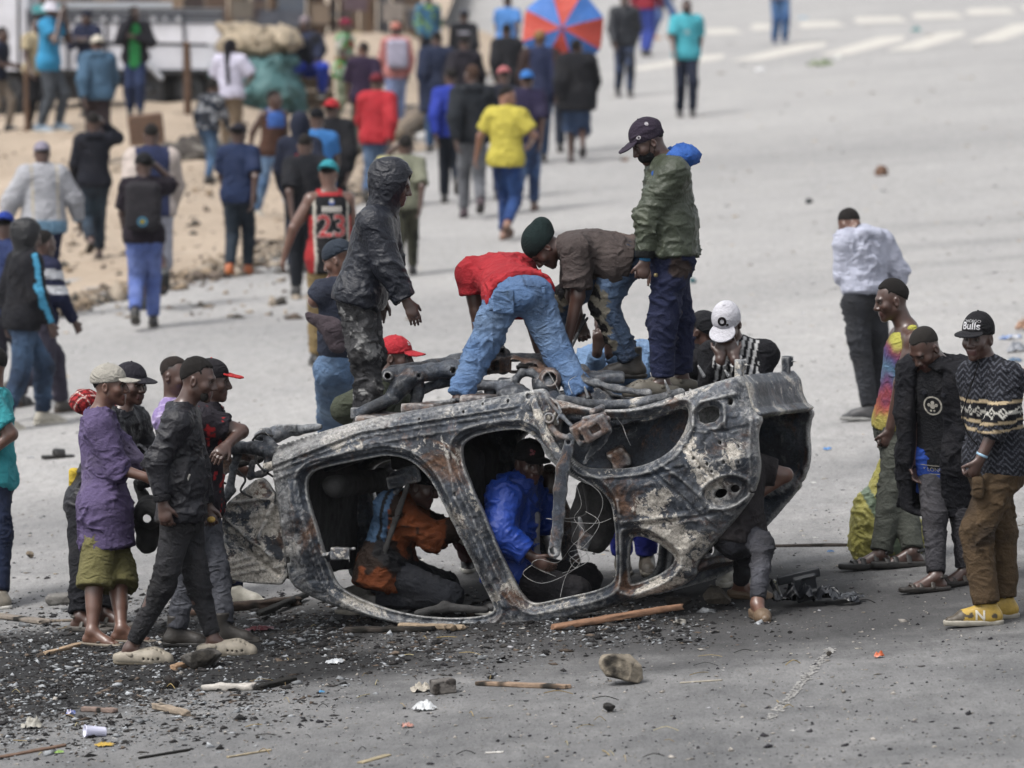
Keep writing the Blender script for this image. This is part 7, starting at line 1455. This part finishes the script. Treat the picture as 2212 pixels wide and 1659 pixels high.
# ------------------------------------------------------------------ debris on the road
def rock(label, x, y, wd, ht, col='#6d665c', seed=1, cat='rock', sink=.12, dp=1.0, h=None, name='rock', mat='stone'):
    g = GG(x, y+ht*.5); s = FPX/g[1]; rx, rz = wd/2/s, ht/2/s; c = g+ZUP*rz*(1-sink)
    rng = np.random.default_rng(seed); pl = []
    for i in range(16):
        n = nrm(rng.normal(size=3)); pl.append((c+n*A(rx, rx*dp, rz)*rng.uniform(.58, .82), n))
    V, F = mesh_sdf([(clip(ell(c, A(rx, rx*dp, rz)*1.12), *pl), 0, '+')], h or max(.005, rx/16))
    V = V+vnormals(V, F)*(rx*.07*fbm(V/rx*2.2, seed, 4))[:, None]; cl = patch(col, '#26231f', 2.2/rx*.5, .0, seed, .35)(V, None)
    o = make_mesh(name, V, F, M[mat], None, cl, origin=g); return tag(o, label, cat)
def plank(label, x0, y0, x1, y1, wpx, th, col='#8a6a48', seed=1, lift=0.0, cat='plank', name='plank', char=.3, l2=None):
    a, b_ = GG(x0, y0), GG(x1, y1); a = a+ZUP*(th/2+lift); b_ = b_+ZUP*(th/2+(lift if l2 is None else l2)); s = FPX/a[1]; wd = wpx/s*2.2
    d = nrm(b_-a); sd = nrm(np.cross(d, ZUP)); up_ = np.cross(sd, d); L = np.linalg.norm(b_-a)/2
    V, F = mesh_sdf([(rbox((a+b_)/2, (L, wd/2, th/2), min(th, wd)*.2, np.array([d, sd, up_])), 0, '+')], max(.004, th/5))
    t = ((V-a)@d)/(2*L); q = V-a; V = V+vnormals(V, F)*(.25*th*fbm(np.stack([t*6, q@sd*40, q@up_*40], 1), seed, 2))[:, None]+d*(.05*L*vnoise(np.stack([q@sd*60, q@up_*60, 0*t], 1), seed)*(np.abs(t-.5) > .4))[:, None]
    gr = fbm(np.stack([t*4, q@sd*110, q@up_*110], 1), seed, 3)[:, None]; c = hexc(col)*(1+.35*gr); ch = sstep(.15, .45, fbm(np.stack([t*5+seed, q@sd*9, q@up_*9], 1), seed+3, 2)+char*2-.6)[:, None]; c = c*(1-ch)+hexc('#17150f')*ch
    c = c*.62+.38*(c@A(.3, .55, .15))[:, None]
    return tag(make_mesh(name, V, F, M['wood'], None, np.clip(c, 0, 1), origin=a), label, cat)
def crumple(label, x, y, wd, ht, col, seed=1, cat='litter', name='wrapper', mat='plastic', th=.004):
    g = GG(x, y); s = FPX/g[1]; rx, rz = wd/2/s, ht/s; n = 15; t = np.linspace(-1, 1, n); X, Y_ = np.meshgrid(t, t, indexing='ij'); r = np.hypot(X, Y_)
    pt = np.stack([X*1.6, Y_*1.6, 0*X+seed], -1); z = rz*np.clip(.30+.75*fbm(pt*2.4, seed, 3)+.30*(1-np.abs(fbm(pt*3.3, seed+5, 1))*2), .03, 1.0)*np.clip(1.9-1.5*r, .12, 1)
    jx = .18*fbm(pt*2, seed+7, 2); jy = .18*fbm(pt*2, seed+8, 2); V = np.stack([g[0]+rx*(X+jx), g[1]+rx*.8*(Y_+jy), 0*X], -1).reshape(-1, 3); V[:, 2] = gz(V[:, 0])+.006+z.ravel()
    I, K = np.meshgrid(np.arange(n-1), np.arange(n-1), indexing='ij'); q = (I*n+K).ravel(); keep = (r[:-1, :-1].ravel() < 1.15+.3*vnoise(pt[:-1, :-1].reshape(-1, 3)*2, seed))
    F = np.stack([q, q+n, q+n+1, q+1], 1)[keep]; cl = hexc(col) if not callable(col) else col(V, None)
    o = make_mesh(name, V, F, M[mat], None, cl, origin=g, smooth=False); return tag(o, label, cat)
rock('large angular rock on the open road in front of the wreck', 1343, 1437, 98, 80, '#8a8070', 3, h=.008)
rock('small black stone below the large rock', 1315, 1527, 40, 22, '#2c2b2b', 5)
rock('rounded stone block propped under the boot corner', 1540, 1287, 78, 46, '#5c554c', 7, dp=.8, sink=.05)
rock('dark sooty stone under the rear roof rail', 1462, 1300, 62, 40, '#3a3632', 8)
rock('brown pebble beside the door sill rail', 972, 1356, 30, 18, '#8d7a64', 9)
rock('flat grey slab beside the front clog', 432, 1418, 104, 46, '#5f5c58', 10, dp=1.2, sink=.3)
rock('dark triangular stone in the ash', 372, 1472, 40, 26, '#2d2826', 12)
rock('little tan stone on the grey road at far left', 66, 1197, 20, 18, '#7d705e', 14)
rock('broken brick on the road beyond the wreck', 1905, 366, 34, 26, '#7c5e4c', 15, cat='brick', name='brick')
rock('blue-black stone on the road beyond the wreck', 1748, 433, 22, 14, '#2f4048', 16)
rock('teal lump on the road beside the navy trousers', 1497, 606, 22, 12, '#3f7078', 17)
rock('tan clod on the road beside the black jacket', 1350, 344, 22, 9, '#8d6f5a', 18)
rock('pale flat stone by the seated man\'s shoe', 1470, 1343, 40, 12, '#86837c', 19)
rock('dark clod near the faded white line', 1790, 1412, 17, 13, '#55504a', 20)
g = GG(957, 1497); s = FPX/g[1]
V, F = mesh_sdf([(rbox(g+ZUP*.036, (.062, .055, .036), .006, np.array([A(.97, .24, .07), A(-.24, .97, 0), A(-.07, 0, .99)])), 0, '+')], .005); V = V+vnormals(V, F)*(.003*fbm(V*40, 3, 3))[:, None]
tag(make_mesh('paving_block', V, F, M['stone'], None, patch('#6f6a66', '#3a3532', 20, .1, 3)(V, None), origin=g), 'small grey paving block in the foreground', 'block')
plank('scorched plank lying in the open foreground', 1030, 1480, 1226, 1488, 9, .022, '#a07a52', 3)
plank('orange-brown plank under the rear roof rail', 1196, 1362, 1472, 1328, 12, .035, '#a0662e', 4, char=.12, l2=.03)
plank('charred board under the front roof rail', 745, 1366, 935, 1364, 13, .03, '#3a2f28', 5, char=.5)
plank('split pale board end under the front roof rail', 860, 1356, 1000, 1362, 7, .03, '#a5875c', 6, char=.1)
plank('broad scorched board at the far left edge', -30, 1330, 98, 1348, 14, .025, '#8a7a68', 7, char=.2)
plank('thin board behind the boy\'s flip-flops', 92, 1345, 165, 1342, 5, .015, '#85735c', 8)
plank('grey timber block behind the left group', 102, 1306, 158, 1302, 26, .06, '#7a7670', 9, char=.25, cat='timber')
plank('yellow split stick pointing at the boy\'s heel', 96, 1416, 192, 1390, 7, .02, '#b08a56', 10, char=.2)
plank('white-ashed log in the black ash', 438, 1492, 548, 1490, 12, .035, '#b5aca0', 11, char=.15, cat='log')
plank('charcoal stick beside the ashed log', 560, 1492, 634, 1472, 10, .03, '#22201f', 12, char=1, cat='stick')
plank('pale splintered log nearer the cup', 338, 1530, 404, 1548, 11, .03, '#a08868', 13, char=.25, cat='log')
plank('brown bark stick beyond the cup', 180, 1536, 250, 1540, 9, .025, '#8a6c5c', 14, char=.2, cat='stick')
plank('long brown strip at the bottom left corner', -10, 1640, 140, 1612, 8, .012, '#7c5434', 15, char=.1, cat='strip')
plank('dark beam lying behind the black jeans', 480, 1322, 650, 1306, 16, .05, '#4a3628', 16, char=.45, cat='beam')
plank('second charred beam behind the black jeans', 560, 1340, 660, 1296, 8, .03, '#2a2422', 17, char=.8, lift=.02, cat='beam')
plank('brown branch between the boots and the beam', 395, 1330, 470, 1326, 10, .035, '#6b4a34', 18, char=.2, cat='branch')
plank('black twig pair in the foreground at left', 300, 1640, 410, 1622, 4, .012, '#1d1c1c', 19, char=1, cat='twig')
plank('straw-coloured stick at the bottom', 490, 1638, 585, 1622, 4, .010, '#b09a68', 20, char=0, cat='stick')
plank('dried yellow leaf stalk at the bottom centre', 778, 1650, 840, 1632, 8, .008, '#a8935c', 21, char=.05, cat='leaf')
plank('dry leaf blade on the open road', 1468, 1476, 1560, 1470, 6, .006, '#a59a80', 22, char=.1, cat='leaf')
plank('short corn cob beside the clog', 372, 1448, 418, 1438, 9, .03, '#a5763c', 23, char=.05, cat='corn cob')
plank('little white wood chip at the bottom centre', 1048, 1628, 1088, 1626, 5, .008, '#c9c4ba', 24, char=0, cat='chip')
plank('long thin steel rod on the road right of the wreck', 1655, 1182, 1840, 1180, 4, .018, '#4a3f38', 25, char=.3, cat='rod')
crumple('crumpled cream paper beside the paving block', 910, 1494, 46, 24, '#a8a092', 3, 'paper', 'paper')
crumple('thin white plastic bag in the foreground', 916, 1534, 52, 22, '#c3c6c8', 4, 'bag', 'plastic_bag')
crumple('orange sweet wrapper near the faded line', 1899, 1421, 22, 14, '#c85a1e', 5)
crumple('dirty white plastic bag at lower left', 68, 1574, 44, 30, '#a39f94', 6, 'bag', 'plastic_bag')
crumple('small clear bag on the ash beside the wreck', 722, 1434, 40, 14, '#b4b8bc', 7, 'bag', 'plastic_bag')
crumple('yellow peel near the lower left corner', 226, 1612, 42, 9, '#b8962c', 8, 'peel', 'peel')
crumple('blue and white wrapper in the ash', 152, 1545, 22, 14, patch('#3a58a0', '#b9b4c4', 40, .0, 3), 9)
crumple('green scrap near the lower left corner', 128, 1628, 20, 7, '#7aa03c', 10, 'scrap', 'scrap')
crumple('red rag by the black boot', 560, 1362, 62, 12, '#5c1820', 11, 'rag', 'rag')
crumple('sky blue scrap on the road behind the boot', 1787, 973, 18, 9, '#3f86c8', 12, 'scrap', 'scrap')
crumple('blue bottle-top scrap near the steel rod', 1794, 1194, 16, 6, '#2f6fa8', 13, 'scrap', 'scrap')
crumple('pink crust on the road at the bottom', 880, 1572, 26, 14, '#b07a6a', 14, 'scrap', 'scrap')
crumple('bright blue scrap in the ash by the bag', 695, 1498, 14, 7, '#3a86b4', 15, 'scrap', 'scrap')
crumple('tan carton scrap at the right edge', 2206, 715, 28, 34, '#a0785c', 16, 'scrap', 'scrap')
crumple('blue and white packet at the right edge', 2182, 732, 48, 14, patch('#3f6fb0', '#c0c2c8', 20, .0, 4), 17, 'packet', 'packet')
crumple('grey packet at the right edge', 2196, 760, 44, 24, '#7c8088', 18, 'packet', 'packet')
crumple('blue silver packet low on the right edge', 2190, 782, 36, 12, '#54708c', 19, 'packet', 'packet')
crumple('pale bread crust at the right edge', 2204, 806, 36, 13, '#b08c72', 20, 'crust', 'crust')
crumple('white paper scraps by the crossing', 1812, 128, 22, 10, '#d0d2cc', 21, 'paper', 'paper')
crumple('green and white litter on the road by the crossing', 1770, 142, 60, 16, patch('#6a7a50', '#c0c4b0', 6, .0, 3), 22)
crumple('bright white paper below the crossing', 1640, 156, 22, 14, '#d4d4d4', 23, 'paper', 'paper')
crumple('teal bag on the crossing', 1978, 68, 22, 12, '#1f7a7c', 24, 'bag', 'plastic_bag')
crumple('pale blue scrap beyond the crossing', 1734, 41, 26, 6, '#8fb4cc', 25, 'scrap', 'scrap')
crumple('red cloth on the bank by the lorry', 168, 240, 34, 14, '#b83a30', 26, 'cloth', 'cloth')
crumple('white bags on the verge by the polo shirt', 402, 412, 60, 18, '#c0bcb4', 27, 'bag', 'plastic_bag')
crumple('white plastic by the fallen pole', 915, 300, 48, 18, '#c4c2c0', 28, 'bag', 'plastic_bag')
crumple('pale plastic further along the fallen pole', 945, 282, 36, 14, '#bcbab6', 29, 'bag', 'plastic_bag')
# plastic cup
c = GG(205, 1592)+ZUP*.030; ax = nrm(A(-.93, -.3, .08)); e1 = nrm(np.cross(ax, ZUP)); e2 = np.cross(ax, e1); V = []; n_ = 24
for rr, t in ((.0, -.05), (.024, -.05), (.026, -.045), (.033, .042), (.036, .044), (.036, .048), (.032, .046), (.024, -.042), (.0, -.042)):
    for i in range(n_): a = 2*math.pi*i/n_; V.append(c+ax*t*1.15+(e1*math.cos(a)+e2*math.sin(a)*.92)*rr)
F = [[j*n_+i, j*n_+(i+1) % n_, (j+1)*n_+(i+1) % n_, (j+1)*n_+i] for j in range(8) for i in range(n_)]
tag(make_mesh('plastic_cup', np.array(V), F, M['clear_plastic'], None, None, origin=c), 'pale violet plastic cup lying on the ash at lower left', 'cup')
# lost slipper
g = GG(124, 990); s = FPX/g[1]; d = nrm(A(.95, .25, .05)); r_ = nrm(np.cross(d, ZUP)); sl = empty('slipper', g, 'black slipper lying lost on the road at left', 'slipper')
V, F = mesh_sdf([(clip(cone(g-d*.09+ZUP*.012, g+d*.09+ZUP*.012, .038, .046), (g+ZUP*.026, ZUP), (g, -ZUP)), 0, '+')], .006); make_mesh('sole', V, F, M['rubber'], sl, hexc('#22211f'))
V, F = mesh_sdf([(clip(cone(g-d*.01+ZUP*.02, g+d*.05+ZUP*.02, .058, .05), (g-d*.03, -d), (g+d*.06, d), (g+ZUP*.02, -ZUP)), 0, '+'), (cone(g-d*.08+ZUP*.02, g+d*.09+ZUP*.02, .044, .040), .004, '-')], .006); make_mesh('strap', V, F, M['rubber'], sl, hexc('#1c1b1b'))
# torn bumper moulding
g = GG(1760, 1312); bm = empty('bumper_moulding', g, 'torn black plastic bumper moulding lying on the road beside the boot', 'car part')
n, m2 = 46, 22; t = np.linspace(0, 1, n); q = np.linspace(0, 1, m2); T, Q = np.meshgrid(t, q, indexing='ij'); pt = np.stack([T*5, Q*2.4, 0*T], -1); g0, g1 = G(1668, 1318), G(1862, 1306)
rg = 1-np.abs(fbm(pt*1.3, 6, 2))*2; hgt = (.115*(1-T)**.8+.03)*(.15+.85*np.sin(np.clip(Q*1.15+.1, 0, 1)*math.pi)**.7)*(.55+.6*rg)+.02*fbm(pt*4, 4, 3)
V = np.stack([g0[0]+(g1[0]-g0[0])*T+.03*fbm(pt*2.2, 3, 2), g0[1]+(g1[1]-g0[1])*T+.26*Q+.05*fbm(pt*2.0, 5, 2), 0*T], -1); V[..., 2] = gz(V[..., 0])+.012+np.maximum(hgt, 0)
I, K = np.meshgrid(np.arange(n-1), np.arange(m2-1), indexing='ij'); qq = (I*m2+K).ravel(); kp = (vnoise(pt[:-1, :-1].reshape(-1, 3)*1.7, 8) > -.62); make_mesh('moulding', V.reshape(-1, 3), np.stack([qq, qq+m2, qq+m2+1, qq+1], 1)[kp], M['gloss_plastic'], bm, hexc('#15171c'), smooth=False)
fr = np.array([nrm(A(.97, .1, .20)), A(-.1, .97, .2), nrm(A(-.2, -.15, .96))]); Yb_ = g[1]+.10
make_mesh('bracket', *mesh_sdf([(rbox(P(1725, 1245, Yb_), (.125, .012, .028), .008, fr), 0, '+'), (rbox(P(1742, 1272, Yb_), (.065, .012, .075), .01, fr), .01, '+'), (rbox(P(1752, 1262, Yb_-.01), (.05, .008, .04), .006, fr), .004, '-')], .006), M['plastic'], bm, hexc('#26292e'))
wire([P(1838, 1300, g[1]), P(1870, 1294, g[1]), P(1892, 1303, g[1])], .004, 'cable', M['soot'], bm)
# woven sack behind the tank top
g = GG(1920, 1212); Ysk = g[1]+.22; ops = [(ell(P(1892, 1140, Ysk), A(.15, .14, .20)), 0, '+'), (cone(P(1890, 1120, Ysk), P(1912, 1000, Ysk-.05), .13, .035), .06, '+'), (ell(P(1955, 1160, Ysk+.02), A(.14, .12, .15)), .06, '+'), (ell(P(1872, 1175, Ysk), A(.10, .1, .10)), .06, '+'), (cone(P(1868, 1080, Ysk), P(1858, 1195, Ysk-.02), .05, .05), .05, '+')]
V, F = mesh_sdf(ops, .012); V = folds(V, vnormals(V, F), .013, 5); V[:, 2] = np.maximum(V[:, 2], gz(V[:, 0])+.006)
def sackcol(V, J):
    c = patch('#a8a24a', '#7d7a34', 5, .1, 3, .4)(V, J); x = (V-P(1870, 1060, Ysk))@nrm(A(1, 0, .55)); c[np.abs(x) < .03] = hexc('#6d8068'); return c
tag(make_mesh('woven_sack', V, F, M['tarp'], None, sackcol(V, None), origin=g), 'yellow-green woven sack standing behind the tank top man\'s legs', 'sack')
# things in hands
p = P(456, 1122, G(385, 1425)[1]+.12); tag(sdfobj('bread_piece', [(ell(p, A(.024, .02, .017)), 0, '+')], .005, '#c9a552', 'cloth', amp=.004), 'bit of yellow bread held by the black bomber man', 'bread')
tl_ = empty('pliers', F8['wR'], 'steel pliers gripped by the bending man in torn jeans', 'tool'); a = F8['wR']+A(.0, -.03, -.06)
make_mesh('handle', *mesh_sdf([(cone(a+A(.03, 0, .09), a+A(-.01, 0, -.02), .008, .008), 0, '+'), (cone(a+A(.045, 0, .07), a+A(-.01, 0, -.02), .008, .008), .004, '+')], .004), M['plastic'], tl_, hexc('#26282c')); make_mesh('jaw', *mesh_sdf([(cone(a+A(-.01, 0, -.02), a+A(-.05, -.02, -.11), .011, .006), 0, '+')], .004), M['bare_metal'], tl_, hexc('#6c6e70'))
p = F9['wL']+A(.055, -.03, -.10); sdfobj('nut', [(cone(p, p+A(.015, -.01, 0), .012, .012, None, 1, True, True), 0, '+')], .004, '#8a7c50', 'bare_metal', 'small brass nut in the fist of the man in the olive bomber', 'nut')
g = P(695, 700, 36.0); sdfobj('loose_shirt', [(cone(P(668, 684, 36.0), P(722, 712, 36.0), .035, .07, A(0, 1, 0), 1.6), 0, '+'), (cone(P(722, 712, 36.0), P(728, 745, 36.0), .07, .05, A(0, 1, 0), 1.5), .04, '+')], .012, '#4a4046', 'cloth', 'grey-brown shirt dangling from the man in faded jeans', 'shirt', amp=.02)
# ------------------------------------------------------------------ loose fragments nobody could count
def chips(name, X, Yp, size, flat, col, mat, parent=None, lift=.3, hz=None):
    """many little angular bits: photo points -> ground"""
    n = len(X); rng = np.random.default_rng(n); ctr = np.array([G(x, y) for x, y in zip(X, Yp)])
    oct_ = np.array([[1, 0, 0], [-1, 0, 0], [0, 1, 0], [0, -1, 0], [0, 0, 1], [0, 0, -1]], float); ft = np.array([[0, 2, 4], [2, 1, 4], [1, 3, 4], [3, 0, 4], [2, 0, 5], [1, 2, 5], [3, 1, 5], [0, 3, 5]])
    sc = np.stack([size*rng.uniform(.6, 1.7, n), size*rng.uniform(.5, 1.3, n), size*flat*rng.uniform(.5, 1.5, n)], 1); V = oct_[None]*sc[:, None]+rng.normal(0, .28, (n, 6, 3))*sc[:, None]
    a = rng.uniform(0, 6.283, n); ca, sa = np.cos(a), np.sin(a); V = np.stack([V[..., 0]*ca[:, None]-V[..., 1]*sa[:, None], V[..., 0]*sa[:, None]+V[..., 1]*ca[:, None], V[..., 2]], -1)
    V += ctr[:, None]; V[..., 2] += sc[:, None, 2]*lift
    F = (ft[None]+(np.arange(n)*6)[:, None, None]).reshape(-1, 3); C = np.repeat(col, 6, 0)
    o = make_mesh(name, V.reshape(-1, 3), F, M[mat], None, C, smooth=False); return tag(o, kind='stuff')
rng = np.random.default_rng(9)
def burn(x, y): return np.clip(1.25-np.minimum.reduce([np.hypot((x-260)/520, (y-1440)/165), np.hypot((x-820)/520, (y-1365)/95), np.hypot((x-60)/330, (y-1510)/130), np.hypot((x-1240)/430, (y-1345)/60)]), 0, 1)
X = rng.uniform(-30, 1750, 90000); Y_ = rng.uniform(1270, 1655, 90000); keep = rng.random(90000) < burn(X, Y_)**1.5*(.35+.65*(fbm(np.stack([X/60, Y_/18, 0*X], 1), 3, 3) > -.1))*.9; X, Y_ = X[keep], Y_[keep]
n = len(X); sz = rng.lognormal(-5.0, .6, n); cl = np.where((rng.random(n) < .64)[:, None], hexc('#1f1e1f')*rng.uniform(.5, 2.2, (n, 1)), np.where((rng.random(n) < .78)[:, None], hexc('#a6aaae')*rng.uniform(.35, 1.25, (n, 1)), hexc('#6a5c50')*rng.uniform(.5, 1.2, (n, 1))))
tag(chips('charred_fragments', X, Y_, np.clip(sz, .003, .035), .45, cl, 'stone'), 'charcoal, ash and wood fragments strewn round the wreck', 'debris')
X = rng.uniform(-60, 2270, 9000); Y_ = 560+1110*np.sqrt(rng.random(9000)); n = len(X); sz = rng.lognormal(-5.35, .55, n)
cl = np.where((rng.random(n) < .55)[:, None], hexc('#26252a')*rng.uniform(.6, 2, (n, 1)), hexc('#a8a29a')*rng.uniform(.5, 1.2, (n, 1)))
tag(chips('gravel', X, Y_, np.clip(sz, .002, .02), .5, cl, 'stone'), 'loose grit and small stones scattered over the road', 'gravel')
X = np.concatenate([rng.uniform(-40, 2250, 420), rng.uniform(1500, 2230, 260)]); Y_ = np.concatenate([rng.uniform(200, 1640, 420), rng.uniform(60, 900, 260)]); n = len(X); pal = np.array([hexc(q) for q in ('#b8b0a0', '#c8c6c0', '#8a7c68', '#6a5c48', '#b09a78', '#4a4a4c', '#a8a8ac', '#7a6a58')])
Yd = np.array([G(x, y)[1] for x, y in zip(X, Y_)]); tag(chips('litter', X, Y_, rng.uniform(.008, .03, n)*Yd/32*.8, .18, pal[rng.integers(0, 8, n)], 'plastic'), 'scraps of husk, paper and chaff scattered over the road', 'litter')
# stones along the broken road edge and on the verge
ex_, ey_ = [], []
for (x0, y0), (x1, y1) in zip(EDGE[1:-4], EDGE[2:-3]):
    k = int(math.dist((x0, y0), (x1, y1))*2.2); t = rng.random(k); ex_ += list(x0+(x1-x0)*t+rng.normal(0, 26, k)); ey_ += list(y0+(y1-y0)*t-np.abs(rng.normal(0, 13, k))+4)
ex_ += list(rng.uniform(-20, 900, 900)); ey_ += list(rng.uniform(250, 690, 900)); pts = [(x, y) for x, y in zip(ex_, ey_)]; n = len(pts)
ctr = np.array([GG(x, y) for x, y in pts]); o = chips('rubble', [p_[0] for p_ in pts], [p_[1] for p_ in pts], rng.lognormal(-3.6, .55, n), .6, np.array([hexc(q) for q in ('#8a7a68', '#a08c74', '#6d6056', '#b0a290', '#55504a')])[rng.integers(0, 5, n)], 'stone')
me = o.data; vv = np.empty(len(me.vertices)*3, np.float32); me.vertices.foreach_get('co', vv); vv = vv.reshape(-1, 6, 3); vv += (ctr-np.array([G(x, y) for x, y in pts]))[:, None]; me.vertices.foreach_set('co', vv.ravel()); me.update(); tag(o, 'broken stones and rubble along the edge of the verge', 'rubble')
# grass blades and straw caught in the ash
VS, FS, CS, k0 = [], [], [], 0
for i in range(70):
    x, y = rng.uniform(20, 1700), rng.uniform(1320, 1645); g = G(x, y); d = A(rng.normal(), rng.normal(), 0); d = nrm(d)*rng.uniform(.05, .16)
    v_, f_ = wire([g+ZUP*.006, g+d*.5+ZUP*rng.uniform(.006, .03), g+d+ZUP*.006], rng.uniform(.0012, .0028), 's', None, None, 3, True)
    VS.append(v_); FS += [[q+k0 for q in f] for f in f_]; k0 += len(v_); CS.append(np.tile(hexc(random.choice(['#a8925c', '#8a7448', '#26231f', '#b8ac80', '#1c1a18'])), (len(v_), 1)))
tag(make_mesh('straw', np.concatenate(VS), FS, M['wood'], None, np.concatenate(CS)), 'thin straws and grass blades strewn over the blackened road', 'straw', kind='stuff')
# ------------------------------------------------------------------ thin smoke haze over the street
m = bpy.data.materials.new('smoke_haze'); m.use_nodes = True; nt = m.node_tree; nt.nodes.clear(); o_ = nt.nodes.new('ShaderNodeOutputMaterial'); pv = nt.nodes.new('ShaderNodeVolumePrincipled')
pv.inputs['Color'].default_value = (.93, .95, 1, 1); pv.inputs['Density'].default_value = .0001; nt.links.new(pv.outputs[0], o_.inputs['Volume'])
hx0, hx1, hy0, hy1, hz0, hz1 = -75, 75, -6, 530, -8, 9
V = np.array([[x, y, z] for z in (hz0, hz1) for x, y in ((hx0, hy0), (hx1, hy0), (hx1, hy1), (hx0, hy1))], float)
hz_ = make_mesh('haze', V, [[3, 2, 1, 0], [4, 5, 6, 7], [0, 1, 5, 4], [1, 2, 6, 5], [2, 3, 7, 6], [3, 0, 4, 7]], m, None, smooth=False); tag(hz_, 'thin smoke haze hanging over the whole street', 'haze', kind='stuff')
